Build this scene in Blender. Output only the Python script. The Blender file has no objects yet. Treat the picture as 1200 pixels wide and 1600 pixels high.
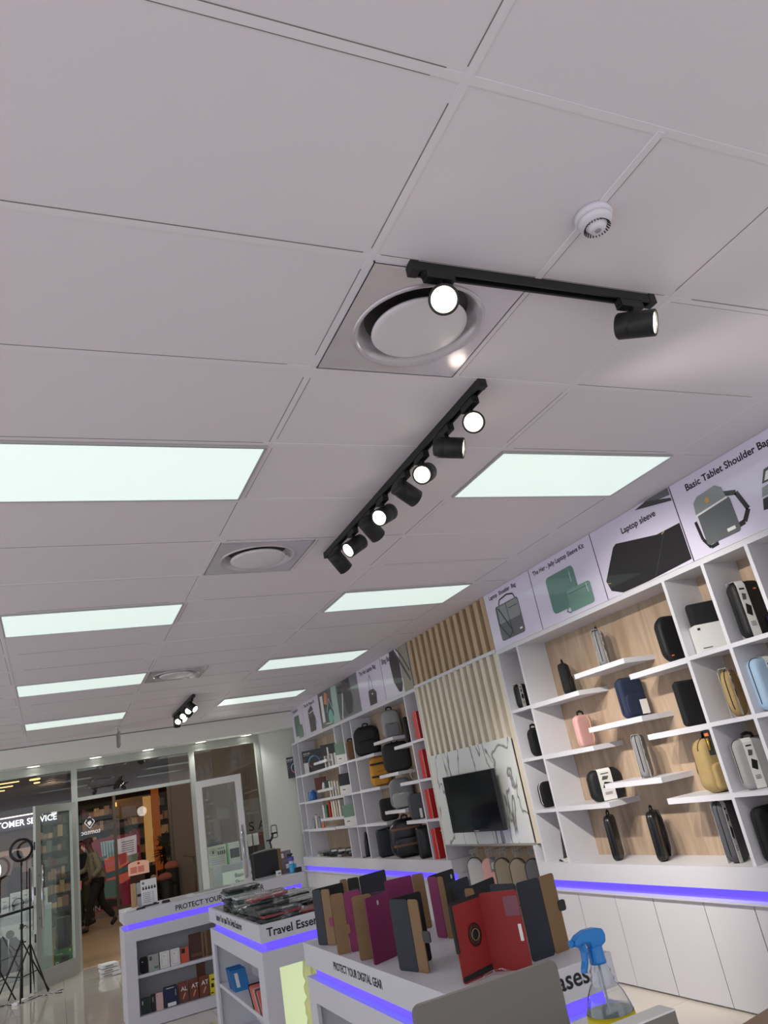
import bpy, math, random
from mathutils import Matrix, Vector, Euler
random.seed(7)
PI = math.pi
SC = bpy.context.scene
COL = SC.collection

# ---------------------------------------------------------------- camera
EYE = Vector((0.0, 0.0, 1.6))
FPX = 1140.98                               # focal length in pixels of the 1200x1600 frame
CR = Vector((0.90752052, -0.38044946, -0.17794582)).normalized()   # camera right
CD = Vector((-0.01712917, 0.38979474, -0.92074245)).normalized()   # camera down
CF = Vector((0.41965831, 0.83864073, 0.34722994)).normalized()     # camera forward
cam_data = bpy.data.cameras.new('camera')
cam_data.sensor_fit = 'VERTICAL'
cam_data.sensor_height = 24.0
cam_data.lens = FPX * 24.0 / 1600.0
cam_data.clip_start = 0.02
cam = bpy.data.objects.new('camera', cam_data)
COL.objects.link(cam)
m = Matrix((CR, -CD, -CF)).transposed().to_4x4()
m.translation = EYE
cam.matrix_world = m
SC.camera = cam

# ---------------------------------------------------------------- light, exposure
SC.view_settings.view_transform = 'Standard'
SC.view_settings.look = 'None'
SC.view_settings.gamma = 1.0
SC.view_settings.use_curve_mapping = False
SC.view_settings.exposure = 0.0
world = bpy.data.worlds.new('room_fill_light')  # uniform fill light added to brighten the room through its open sides
SC.world = world
world.use_nodes = True
bg = world.node_tree.nodes['Background']
bg.inputs[0].default_value = (0.77, 0.79, 0.84, 1)
bg.inputs[1].default_value = 1.54
PANEL_E = 0.80          # ceiling light panels
SPOT_W = 48.0           # track spot lamps, watts
DOWN_W = 22.0            # shopfront downlights
LED_E = 1.4

# ---------------------------------------------------------------- measuring helpers (pixel of the 1200x1600 frame -> point of the place)
def _ray(u, v):
    return CR * (u - 600.0) + CD * (v - 800.0) + CF * FPX
def lvl(u, v, z):
    r = _ray(u, v); t = (z - 1.6) / r.z
    return Vector((r.x * t, r.y * t, z))
def onx(u, v, x):
    r = _ray(u, v); t = x / r.x
    return Vector((x, r.y * t, 1.6 + r.z * t))
def ony(u, v, y):
    r = _ray(u, v); t = y / r.y
    return Vector((r.x * t, y, 1.6 + r.z * t))

# ---------------------------------------------------------------- materials
def lin(c):
    c = c / 255.0
    return c / 12.92 if c <= 0.04045 else ((c + 0.055) / 1.055) ** 2.4
_M = {}
def mat(name, rgb=(200, 200, 200), rough=0.5, metal=0.0, emit=0.0, noise=0.0, scale=40.0, bump=0.0, coat=0.0, alpha=1.0, trans=0.0, spec=0.5, ergb=None):
    if name in _M:
        return _M[name]
    mt = bpy.data.materials.new(name)
    mt.use_nodes = True
    nt = mt.node_tree
    b = nt.nodes['Principled BSDF']
    col = tuple(lin(c) for c in rgb) + (1,)
    b.inputs['Base Color'].default_value = col
    b.inputs['Roughness'].default_value = rough
    b.inputs['Metallic'].default_value = metal
    b.inputs['Specular IOR Level'].default_value = spec
    b.inputs['Coat Weight'].default_value = coat
    b.inputs['Transmission Weight'].default_value = trans
    b.inputs['Alpha'].default_value = alpha
    if emit:
        e = tuple(lin(c) for c in (ergb or rgb)) + (1,)
        b.inputs['Emission Color'].default_value = e
        b.inputs['Emission Strength'].default_value = emit
    if noise or bump:
        tc = nt.nodes.new('ShaderNodeTexCoord')
        n = nt.nodes.new('ShaderNodeTexNoise')
        n.inputs['Scale'].default_value = scale
        n.inputs['Detail'].default_value = 5
        nt.links.new(tc.outputs['Object'], n.inputs['Vector'])
        if noise:
            r = nt.nodes.new('ShaderNodeMix'); r.data_type = 'RGBA'
            r.inputs[6].default_value = tuple(x * (1 - noise) for x in col[:3]) + (1,)
            r.inputs[7].default_value = tuple(min(1, x * (1 + noise)) for x in col[:3]) + (1,)
            nt.links.new(n.outputs['Fac'], r.inputs[0])
            nt.links.new(r.outputs[2], b.inputs['Base Color'])
        if bump:
            bp = nt.nodes.new('ShaderNodeBump')
            bp.inputs['Strength'].default_value = bump
            bp.inputs['Distance'].default_value = 0.002
            nt.links.new(n.outputs['Fac'], bp.inputs['Height'])
            nt.links.new(bp.outputs['Normal'], b.inputs['Normal'])
    _M[name] = mt
    return mt

def glassy(name, tint=(230, 240, 238), refl=1.0):
    """clear pane: see-through with a fresnel reflection"""
    if name in _M: return _M[name]
    mt = bpy.data.materials.new(name); mt.use_nodes = True
    nt = mt.node_tree; nt.nodes.clear()
    out = nt.nodes.new('ShaderNodeOutputMaterial')
    mix = nt.nodes.new('ShaderNodeMixShader')
    tr = nt.nodes.new('ShaderNodeBsdfTransparent')
    gl = nt.nodes.new('ShaderNodeBsdfGlossy')
    fr = nt.nodes.new('ShaderNodeFresnel'); fr.inputs[0].default_value = 1.5
    mul = nt.nodes.new('ShaderNodeMath'); mul.operation = 'MULTIPLY'; mul.inputs[1].default_value = refl
    tr.inputs[0].default_value = tuple(lin(c) for c in tint) + (1,)
    gl.inputs['Roughness'].default_value = 0.01
    ge = nt.nodes.new('ShaderNodeNewGeometry'); inv = nt.nodes.new('ShaderNodeMath'); inv.operation = 'SUBTRACT'; inv.inputs[0].default_value = 1.0
    nt.links.new(ge.outputs['Backfacing'], inv.inputs[1]); m2 = nt.nodes.new('ShaderNodeMath'); m2.operation = 'MULTIPLY'; m2.use_clamp = True
    nt.links.new(fr.outputs[0], mul.inputs[0]); nt.links.new(mul.outputs[0], m2.inputs[0]); nt.links.new(inv.outputs[0], m2.inputs[1]); nt.links.new(m2.outputs[0], mix.inputs[0])
    nt.links.new(tr.outputs[0], mix.inputs[1]); nt.links.new(gl.outputs[0], mix.inputs[2])
    nt.links.new(mix.outputs[0], out.inputs[0])
    _M[name] = mt
    return mt

def tiled(name, rgb, line, pitch, off, width, rough, strength=1.0, noise=0.03, coat=0.0):
    """floor or ceiling with thin joint lines on a grid, procedural, in world metres"""
    if name in _M: return _M[name]
    mt = bpy.data.materials.new(name); mt.use_nodes = True
    nt = mt.node_tree; N = nt.nodes; L = nt.links
    b = N['Principled BSDF']; b.inputs['Roughness'].default_value = rough; b.inputs['Coat Weight'].default_value = coat
    geo = N.new('ShaderNodeNewGeometry'); sep = N.new('ShaderNodeSeparateXYZ'); L.new(geo.outputs['Position'], sep.inputs[0])
    fac = None
    for ax in (0, 1):
        a = N.new('ShaderNodeMath'); a.operation = 'SUBTRACT'; a.inputs[1].default_value = off[ax]; L.new(sep.outputs[ax], a.inputs[0])
        q = N.new('ShaderNodeMath'); q.operation = 'PINGPONG'; q.inputs[1].default_value = pitch[ax] / 2; L.new(a.outputs[0], q.inputs[0])
        c = N.new('ShaderNodeMath'); c.operation = 'LESS_THAN'; c.inputs[1].default_value = width; L.new(q.outputs[0], c.inputs[0])
        if fac is None: fac = c
        else:
            mx = N.new('ShaderNodeMath'); mx.operation = 'MAXIMUM'; L.new(fac.outputs[0], mx.inputs[0]); L.new(c.outputs[0], mx.inputs[1]); fac = mx
    n = N.new('ShaderNodeTexNoise'); n.inputs['Scale'].default_value = 1.3; n.inputs['Detail'].default_value = 6
    L.new(geo.outputs['Position'], n.inputs['Vector'])
    mr = N.new('ShaderNodeMapRange'); mr.inputs[1].default_value = 0.35; mr.inputs[2].default_value = 0.6
    L.new(n.outputs['Fac'], mr.inputs[0])
    mu = N.new('ShaderNodeMath'); mu.operation = 'MULTIPLY'; L.new(fac.outputs[0], mu.inputs[0]); mu.inputs[1].default_value = strength
    col = tuple(lin(c) for c in rgb)
    base = N.new('ShaderNodeMix'); base.data_type = 'RGBA'
    base.inputs[6].default_value = tuple(x * (1 - noise) for x in col) + (1,)
    base.inputs[7].default_value = tuple(x * (1 + noise) for x in col) + (1,)
    L.new(n.outputs['Fac'], base.inputs[0])
    fin = N.new('ShaderNodeMix'); fin.data_type = 'RGBA'
    L.new(mu.outputs[0], fin.inputs[0]); L.new(base.outputs[2], fin.inputs[6])
    fin.inputs[7].default_value = tuple(lin(c) for c in line) + (1,)
    L.new(fin.outputs[2], b.inputs['Base Color'])
    _M[name] = mt
    return mt

def wood(name, a, b_, scale=6.0, axis=2, rough=0.5):
    """straight-grained laminate"""
    if name in _M: return _M[name]
    mt = bpy.data.materials.new(name); mt.use_nodes = True
    nt = mt.node_tree; N = nt.nodes; L = nt.links
    b = N['Principled BSDF']; b.inputs['Roughness'].default_value = rough
    geo = N.new('ShaderNodeNewGeometry'); mp = N.new('ShaderNodeMapping')
    sc = [scale] * 3; sc[axis] = scale * 0.16
    mp.inputs['Scale'].default_value = sc
    L.new(geo.outputs['Position'], mp.inputs[0])
    n = N.new('ShaderNodeTexNoise'); n.inputs['Scale'].default_value = 1.6; n.inputs['Detail'].default_value = 8; n.inputs['Distortion'].default_value = 1.2
    L.new(mp.outputs[0], n.inputs['Vector'])
    r = N.new('ShaderNodeValToRGB')
    r.color_ramp.elements[0].position = 0.32; r.color_ramp.elements[0].color = tuple(lin(c) for c in a) + (1,)
    r.color_ramp.elements[1].position = 0.68; r.color_ramp.elements[1].color = tuple(lin(c) for c in b_) + (1,)
    L.new(n.outputs['Fac'], r.inputs[0]); L.new(r.outputs[0], b.inputs['Base Color'])
    _M[name] = mt
    return mt

def marble(name):
    mt = bpy.data.materials.new(name); mt.use_nodes = True
    nt = mt.node_tree; N = nt.nodes; L = nt.links
    b = N['Principled BSDF']; b.inputs['Roughness'].default_value = 0.16
    geo = N.new('ShaderNodeNewGeometry'); mp = N.new('ShaderNodeMapping')
    mp.inputs['Rotation'].default_value = (0.62, 0, 0); mp.inputs['Scale'].default_value = (1, 2.2, 0.8)
    L.new(geo.outputs['Position'], mp.inputs[0])
    n = N.new('ShaderNodeTexNoise'); n.inputs['Scale'].default_value = 1.3; n.inputs['Detail'].default_value = 3.5; n.inputs['Roughness'].default_value = 0.5; n.inputs['Distortion'].default_value = 0.6
    L.new(mp.outputs[0], n.inputs['Vector'])
    s = N.new('ShaderNodeMath'); s.operation = 'SUBTRACT'; s.inputs[1].default_value = 0.5; L.new(n.outputs['Fac'], s.inputs[0])
    ab = N.new('ShaderNodeMath'); ab.operation = 'ABSOLUTE'; L.new(s.outputs[0], ab.inputs[0])
    r = N.new('ShaderNodeValToRGB')
    e = r.color_ramp.elements
    e[0].position = 0.0; e[0].color = (lin(120), lin(122), lin(122), 1)
    e[1].position = 0.017; e[1].color = (lin(222), lin(226), lin(222), 1)
    k = r.color_ramp.elements.new(0.009); k.color = (lin(176), lin(178), lin(176), 1)
    L.new(ab.outputs[0], r.inputs[0]); L.new(r.outputs[0], b.inputs['Base Color'])
    _M[name] = mt
    return mt

# ---------------------------------------------------------------- mesh building
FRONT = Matrix(((1, 0, 0), (0, 0, -1), (0, 1, 0)))     # lettering that faces -y : x right, z up
SIDE = Matrix(((0, 0, -1), (-1, 0, 0), (0, 1, 0)))     # lettering that faces -x : -y right, z up
BACK = Matrix(((-1, 0, 0), (0, 0, 1), (0, 1, 0)))      # faces +y
TOPF = Matrix(((1, 0, 0), (0, 1, 0), (0, 0, 1)))

def rrect(w, h, r, n=5, cx=0.0, cz=0.0):
    r = min(r, w / 2 - 1e-5, h / 2 - 1e-5)
    pts = []
    for (sx, sz, a0) in ((1, 1, 0), (-1, 1, PI / 2), (-1, -1, PI), (1, -1, 3 * PI / 2)):
        for i in range(n + 1):
            a = a0 + (PI / 2) * i / n
            pts.append((cx + sx * (w / 2 - r) + r * math.cos(a), cz + sz * (h / 2 - r) + r * math.sin(a)))
    return pts
def circ(r, n=24, cx=0, cz=0, rz=None):
    return [(cx + r * math.cos(2 * PI * i / n), cz + (rz or r) * math.sin(2 * PI * i / n)) for i in range(n)]

class MB:
    def __init__(s):
        s.v = []; s.f = []; s.mi = []; s.sm = []; s.mats = []
    def _m(s, mt):
        if mt not in s.mats: s.mats.append(mt)
        return s.mats.index(mt)
    def add(s, verts, faces, mt, smooth=False, M=None):
        o = len(s.v); k = s._m(mt)
        for p in verts:
            p = Vector(p)
            s.v.append(M @ p if M is not None else p)
        for f in faces:
            s.f.append([o + i for i in f]); s.mi.append(k); s.sm.append(smooth)
        return s
    def box(s, a, b, mt, M=None):
        x0, x1 = sorted((a[0], b[0])); y0, y1 = sorted((a[1], b[1])); z0, z1 = sorted((a[2], b[2]))
        v = [(x0, y0, z0), (x1, y0, z0), (x1, y1, z0), (x0, y1, z0), (x0, y0, z1), (x1, y0, z1), (x1, y1, z1), (x0, y1, z1)]
        return s.add(v, [(0, 3, 2, 1), (4, 5, 6, 7), (0, 1, 5, 4), (1, 2, 6, 5), (2, 3, 7, 6), (3, 0, 4, 7)], mt, False, M)
    def prism(s, pts, t0, t1, mt, frame='y', M=None, smooth=False):
        """outline pts=(a,b); frame 'y': (a, t, b); 'x': (t, a, b); 'z': (a, b, t)"""
        f3 = {'y': lambda a, b, t: (a, t, b), 'x': lambda a, b, t: (t, a, b), 'z': lambda a, b, t: (a, b, t)}[frame]
        n = len(pts)
        v = [f3(a, b, t0) for a, b in pts] + [f3(a, b, t1) for a, b in pts]
        s.add(v, [tuple(range(n))[::-1], tuple(range(n, 2 * n))], mt, False, M)
        o = len(s.v) - 2 * n; k = s._m(mt)
        for i in range(n):
            j = (i + 1) % n
            s.f.append([o + i, o + j, o + n + j, o + n + i]); s.mi.append(k); s.sm.append(smooth)
        return s
    def pillow(s, pts, t, mt, M=None, puff=0.5, c=None):
        """soft padded body: outline (x,z), thickness t along y, rounded edges"""
        cx = sum(p[0] for p in pts) / len(pts) if c is None else c[0]
        cz = sum(p[1] for p in pts) / len(pts) if c is None else c[1]
        prof = [(-0.5, 0.55), (-0.5 + 0.06 * puff, 0.8), (-0.38, 0.93), (-0.2, 0.985), (0, 1.0), (0.2, 0.985), (0.38, 0.93), (0.5 - 0.06 * puff, 0.8), (0.5, 0.55)]
        n = len(pts); v = []
        for (ty, sc) in prof:
            for (a, b) in pts:
                da, db = a - cx, b - cz
                L = math.hypot(da, db) or 1
                k = (1 - sc) * t * 1.1 if sc > 0.9 else (1 - sc) * t * 1.0 + 0.0
                k = min(k, L * 0.6)
                v.append((a - da / L * k, ty * t, b - db / L * k))
        f = []
        for r in range(len(prof) - 1):
            for i in range(n):
                j = (i + 1) % n
                f.append((r * n + i, r * n + j, (r + 1) * n + j, (r + 1) * n + i))
        v.append((cx, -0.53 * t, cz)); v.append((cx, 0.53 * t, cz))
        a0 = len(v) - 2
        for i in range(n):
            j = (i + 1) % n
            f.append((j, i, a0)); f.append(((len(prof) - 1) * n + i, (len(prof) - 1) * n + j, a0 + 1))
        return s.add(v, f, mt, True, M)
    def cyl(s, p0, p1, r0, r1=None, mt=None, n=20, cap=True, M=None, smooth=True):
        r1 = r0 if r1 is None else r1
        p0 = Vector(p0); p1 = Vector(p1); d = (p1 - p0).normalized()
        q = Vector((0, 0, 1)) if abs(d.z) < 0.9 else Vector((1, 0, 0))
        a = d.cross(q).normalized(); b = d.cross(a)
        v = []
        for (p, r) in ((p0, r0), (p1, r1)):
            for i in range(n):
                t = 2 * PI * i / n
                v.append(p + a * (r * math.cos(t)) + b * (r * math.sin(t)))
        s.add(v, [(i, (i + 1) % n, n + (i + 1) % n, n + i) for i in range(n)], mt, smooth, M)
        if cap:
            o = len(s.v) - 2 * n; k = s._m(mt)
            s.f.append([o + i for i in range(n)][::-1]); s.mi.append(k); s.sm.append(False)
            s.f.append([o + n + i for i in range(n)]); s.mi.append(k); s.sm.append(False)
        return s
    def tube(s, pts, r, mt, n=8, closed=False, M=None, flat=None):
        pts = [Vector(p) for p in pts]; m_ = len(pts); v = []
        prev = None
        for i, p in enumerate(pts):
            if closed: d = pts[(i + 1) % m_] - pts[i - 1]
            else: d = pts[min(i + 1, m_ - 1)] - pts[max(i - 1, 0)]
            d = d.normalized() if d.length > 1e-9 else Vector((0, 0, 1))
            if prev is None:
                q = Vector((0, 0, 1)) if abs(d.z) < 0.9 else Vector((1, 0, 0))
                a = d.cross(q).normalized()
            else:
                a = (prev - d * prev.dot(d)); a = a.normalized() if a.length > 1e-6 else d.orthogonal().normalized()
            prev = a; b = d.cross(a)
            rr = r[i] if isinstance(r, (list, tuple)) else r
            for k in range(n):
                t = 2 * PI * k / n
                v.append(p + a * (rr * math.cos(t)) + b * (rr * (flat or 1) * math.sin(t)))
        f = []
        for i in range(m_ if closed else m_ - 1):
            j = (i + 1) % m_
            for k in range(n):
                l = (k + 1) % n
                f.append((i * n + k, i * n + l, j * n + l, j * n + k))
        if not closed:
            f.append(tuple(range(n))[::-1]); f.append(tuple((m_ - 1) * n + k for k in range(n)))
        return s.add(v, f, mt, True, M)
    def lathe(s, prof, mt, n=32, M=None, smooth=True, sx=1.0, sy=1.0):
        v = []; f = []
        for (r, z) in prof:
            for i in range(n):
                t = 2 * PI * i / n
                v.append((r * math.cos(t) * sx, r * math.sin(t) * sy, z))
        for k in range(len(prof) - 1):
            for i in range(n):
                j = (i + 1) % n
                f.append((k * n + i, k * n + j, (k + 1) * n + j, (k + 1) * n + i))
        return s.add(v, f, mt, smooth, M)
    def build(s, name, parent=None, label=None, cat=None, group=None, kind=None, world=False, base=None, bevel=0.0):
        me = bpy.data.meshes.new(name)
        off = None
        verts = s.v
        if parent is not None and world:
            mw = parent.matrix_basis
            if parent.parent is not None: mw = parent.parent.matrix_basis @ mw
            inv = mw.inverted()
            verts = [inv @ v for v in verts]
        if parent is None and base is None and not kind == 'structure':
            xs = [v.x for v in verts]; ys = [v.y for v in verts]; zs = [v.z for v in verts]
            base = Vector(((min(xs) + max(xs)) / 2, (min(ys) + max(ys)) / 2, min(zs)))
        if parent is None and base is not None:
            base = Vector(base); verts = [v - base for v in verts]
        me.from_pydata([tuple(v) for v in verts], [], s.f)
        for mt in s.mats: me.materials.append(mt)
        me.polygons.foreach_set('material_index', s.mi)
        me.polygons.foreach_set('use_smooth', s.sm)
        me.update()
        o = bpy.data.objects.new(name, me); COL.objects.link(o)
        if parent is not None: o.parent = parent
        elif base is not None: o.location = base
        if bevel:
            bv = o.modifiers.new('bevel', 'BEVEL'); bv.width = bevel; bv.segments = 2; bv.limit_method = 'ANGLE'
        tag(o, label, cat, group, kind)
        return o

def tag(o, label=None, cat=None, group=None, kind=None):
    if label: o['label'] = label
    if cat: o['category'] = cat
    if group: o['group'] = group
    if kind: o['kind'] = kind
    return o
def thing(name, label, cat, loc=(0, 0, 0), rz=0.0, group=None, rot=None):
    o = bpy.data.objects.new(name, None); COL.objects.link(o)
    o.empty_display_size = 0.1
    o.matrix_basis = Matrix.Translation(Vector(loc)) @ (rot.to_matrix().to_4x4() if rot is not None else Matrix.Rotation(rz, 4, 'Z'))
    return tag(o, label, cat, group)
def struct(name, fn):
    b = MB(); fn(b); return b.build(name, kind='structure')

_FT = {}
def letters(mb, text, size, loc, frame, mt, stretch=1.0, mirror=False, align='LEFT', thick=0.0006, bold=0.0, M=None):
    """add flat raised lettering to a mesh builder; loc is the left end of the baseline"""
    key = (text, round(bold, 4))
    if key not in _FT:
        cu = bpy.data.curves.new('lettering', 'FONT'); cu.body = text; cu.size = 1.0; cu.offset = bold; cu.resolution_u = 3
        to = bpy.data.objects.new('lettering', cu); COL.objects.link(to)
        dg = bpy.context.evaluated_depsgraph_get(); dg.update()
        me = bpy.data.meshes.new_from_object(to.evaluated_get(dg))
        _FT[key] = ([v.co.copy() for v in me.vertices], [tuple(p.vertices) for p in me.polygons])
        bpy.data.objects.remove(to); bpy.data.curves.remove(cu); bpy.data.meshes.remove(me)
    vs, fs = _FT[key]
    if not vs: return mb
    w = max(v.x for v in vs)
    sh = {'LEFT': 0, 'CENTER': -w / 2, 'RIGHT': -w}[align]
    loc = Vector(loc); out = []
    for v in vs:
        x = (v.x + sh) * size * stretch
        if mirror: x = -x
        out.append(loc + frame @ Vector((x, v.y * size, thick)))
    if mirror: fs = [f[::-1] for f in fs]
    return mb.add(out, fs, mt, False, M)

class Card:
    """flat printed artwork on a surface: shapes in card metres (a right, b up), stacked in thin layers"""
    def __init__(s, origin, frame, mb=None):
        s.o = Vector(origin); s.fr = frame; s.mb = mb or MB(); s.k = 0
    def poly(s, pts, mt, lay=None):
        s.k += 1
        d = 0.0004 * (s.k if lay is None else lay)
        v = [s.o + s.fr @ Vector((a, b, d)) for a, b in pts]
        s.mb.add(v, [tuple(range(len(v)))], mt); return s
    def rect(s, a0, b0, a1, b1, mt, r=0.0):
        if r: return s.poly(rrect(a1 - a0, b1 - b0, r, 4, (a0 + a1) / 2, (b0 + b1) / 2), mt)
        return s.poly([(a0, b0), (a1, b0), (a1, b1), (a0, b1)], mt)
    def line(s, pts, w, mt):
        for (p, q) in zip(pts[:-1], pts[1:]):
            dx, dy = q[0] - p[0], q[1] - p[1]; L = math.hypot(dx, dy) or 1; nx, ny = -dy / L * w / 2, dx / L * w / 2
            s.k += 1; d = 0.0004 * s.k
            v = [s.o + s.fr @ Vector((a, b, d)) for a, b in ((p[0] - nx, p[1] - ny), (q[0] - nx, q[1] - ny), (q[0] + nx, q[1] + ny), (p[0] + nx, p[1] + ny))]
            s.mb.add(v, [(0, 1, 2, 3)], mt)
            s.k -= 1
        s.k += 1
        return s
    def text(s, t, a, b, size, mt, **kw):
        s.k += 1
        letters(s.mb, t, size, s.o + s.fr @ Vector((a, b, 0)), s.fr, mt, thick=0.0004 * s.k, **kw); return s

# shared materials
WHITE = mat('white_laminate', (212, 212, 218), 0.42)
WHITE2 = mat('white_satin', (216, 215, 220), 0.3)
PAPER = mat('white_paper', (235, 235, 232), 0.7)
BLACKP = mat('black_plastic', (22, 24, 26), 0.42)
BLACKM = mat('black_powder_coat', (20, 21, 22), 0.5)
BLACKF = mat('black_fabric', (18, 19, 21), 0.85, bump=0.6, scale=300)
INK = mat('black_ink', (18, 16, 24), 0.6)
CHROME = mat('chrome', (200, 200, 202), 0.15, 1.0)
ALU = mat('brushed_aluminium', (150, 152, 148), 0.38, 0.6)
ZIP = mat('zip_tape', (14, 14, 15), 0.6)
GLASS = glassy('clear_glass', (246, 249, 247), 2.2)
# ================================================================ SETTING
CEIL = 3.07
GX = [-2.703, -1.503, -0.303, 0.897, 2.097, 3.297]
GY = [-2.05 + 0.6 * i for i in range(24)]
ceil_mat = tiled('ceiling_board', (228, 221, 229), (96, 92, 92), (1.2, 0.6), (0.897, 0.35), 0.0016, 0.55, 0.0, 0.02)
floor_mat = tiled('cream_floor_tile', (220, 212, 198), (120, 112, 104), (0.6, 0.6), (0.1, 0.2), 0.002, 0.09, 0.7, 0.05, 0.3)
mall_floor_mat = tiled('mall_floor_tile', (190, 160, 128), (96, 78, 64), (1.2, 1.2), (0.2, 0.6), 0.006, 0.28, 0.8, 0.06)
wall_mat = mat('white_wall_paint', (228, 230, 222), 0.7, noise=0.02, scale=3)
struct('floor', lambda b: b.box((-4.5, -3, -0.06), (3.98, 12.66, 0.0), floor_mat))
def _ceil(b):
    b.box((-4.5, -3, CEIL), (0.900, 12.199, CEIL + 0.06), ceil_mat); b.box((1.494, -3, CEIL), (3.983, 12.199, CEIL + 0.06), ceil_mat)
    e = -3.0
    for (p, q) in ((1.553, 2.147), (3.953, 4.547), (7.553, 8.147), (12.199, None)):     # openings for the air diffusers
        b.box((0.900, e, CEIL), (1.494, p, CEIL + 0.06), ceil_mat); e = q
struct('ceiling', _ceil)
struct('wall_right', lambda b: b.box((3.984, -3, -0.06), (4.064, 12.74, CEIL), wall_mat))
def _wf(b):
    b.box((3.161, 12.56, 0), (3.983, 12.74, 2.799), wall_mat)
struct('wall_front', _wf)
def _bulk(b):
    b.box((-4.5, 12.2, 2.8), (3.98, 12.25, CEIL + 0.06), wall_mat); b.box((-4.5, 12.192, CEIL - 0.012), (3.67, 12.1995, CEIL - 0.001), mat('ceiling_gap_and_shadow', (122, 116, 116), 0.9))  # dark strip put in as the shadow line where ceiling meets bulkhead
    b.box((-4.5, 12.25, 2.8), (3.98, 12.74, 2.84), wall_mat)
struct('trim_1', _bulk)
# ceiling grid: slim metal runners, a shadow gap on each side of the tile seats
bar = mat('ceiling_grid_metal', (230, 224, 231), 0.5)
gap = mat('ceiling_gap_and_shadow', (140, 135, 135), 0.9)
def _grid(b):
    z = CEIL
    for x in GX:
        b.box((x - 0.012, -3, z - 0.0018), (x + 0.012, 12.19, z), bar)
    for y in GY:
        b.box((-4.5, y - 0.012, z - 0.0016), (3.66, y + 0.012, z), bar)
    for (y0, y1) in ((0.95, 1.55), (1.55, 2.15), (3.95, 4.55), (7.55, 8.15)):
        b.box((1.485, y0, z - 0.004), (1.509, y1, z), bar)
struct('trim_2', _grid)
def _gaps(b):
    rnd = random.Random(3); z = CEIL
    for x in GX:
        for i, y in enumerate(GY[:-1]):
            for sgn in (-1, 1):
                if rnd.random() < (0.7 if sgn < 0 else 0.25):
                    w = 0.0018 + 0.0016 * rnd.random(); a = 0.02 + 0.05 * rnd.random(); e = 0.58 - 0.2 * rnd.random() ** 3
                    xx = x + sgn * 0.0135
                    b.box((xx - w / 2, y + a, z - 0.0012), (xx + w / 2, y + e, z), gap)
    for y in GY:
        for x in GX[:-1] + [3.297]:
            x1 = min(x + 1.2, 3.66)
            for sgn in (-1, 1):
                if rnd.random() < (0.62 if sgn < 0 else 0.2):
                    w = 0.0016 + 0.0018 * rnd.random(); a = 0.02 + 0.1 * rnd.random()
                    yy = y + sgn * 0.0135
                    b.box((x + a, yy - w / 2, z - 0.0012), (x1 - 0.02 - 0.1 * rnd.random(), yy + w / 2, z), gap)
    for (y0, y1) in ((0.95, 1.55), (1.55, 2.15), (3.95, 4.55), (7.55, 8.15)):
        b.box((1.511, y0 + 0.02, z - 0.0012), (1.514, y1 - 0.02, z), gap)
struct('trim_3', _gaps)

# ---------------------------------------------------------------- ceiling light panels
diff = mat('light_diffuser', (214, 232, 228), 0.4, emit=PANEL_E, ergb=(218, 233, 228))
frame_w = mat('panel_frame', (190, 190, 190), 0.35, 0.4)
nm = {(-0.303, 2.75): 'big light panel cut by the left edge, nearest on the left', (-0.303, 5.15): 'light panel second nearest on the left side of the ceiling',
      (-0.303, 7.55): 'left light panel touching the third ceiling diffuser', (-0.303, 9.95): 'farthest left light panel near the shopfront bulkhead',
      (2.097, 2.75): 'big light panel on the right beside the poster wall', (2.097, 5.15): 'right light panel second from the camera',
      (2.097, 7.55): 'right light panel third from the camera', (2.097, 9.95): 'farthest right light panel, smallest in view'}
for (x, y), lb in nm.items():
    t = thing('ceiling_light_panel', 'white LED ' + lb, 'ceiling light', (x + 0.6, y + 0.3, CEIL - 0.012), 0, 'LED ceiling light panels')
    b = MB(); w, h, e = 1.2 - 0.03, 0.6 - 0.03, 0.011
    for (a0, a1, c0, c1) in ((-w / 2, w / 2, -h / 2, -h / 2 + e), (-w / 2, w / 2, h / 2 - e, h / 2), (-w / 2, -w / 2 + e, -h / 2 + e, h / 2 - e), (w / 2 - e, w / 2, -h / 2 + e, h / 2 - e)):
        b.box((a0, c0, 0), (a1, c1, 0.012), frame_w)
    b.build('frame', t)
    b = MB(); b.box((-w / 2 + e, -h / 2 + e, 0.003), (w / 2 - e, h / 2 - e, 0.009), diff); b.build('diffuser', t)

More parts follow.
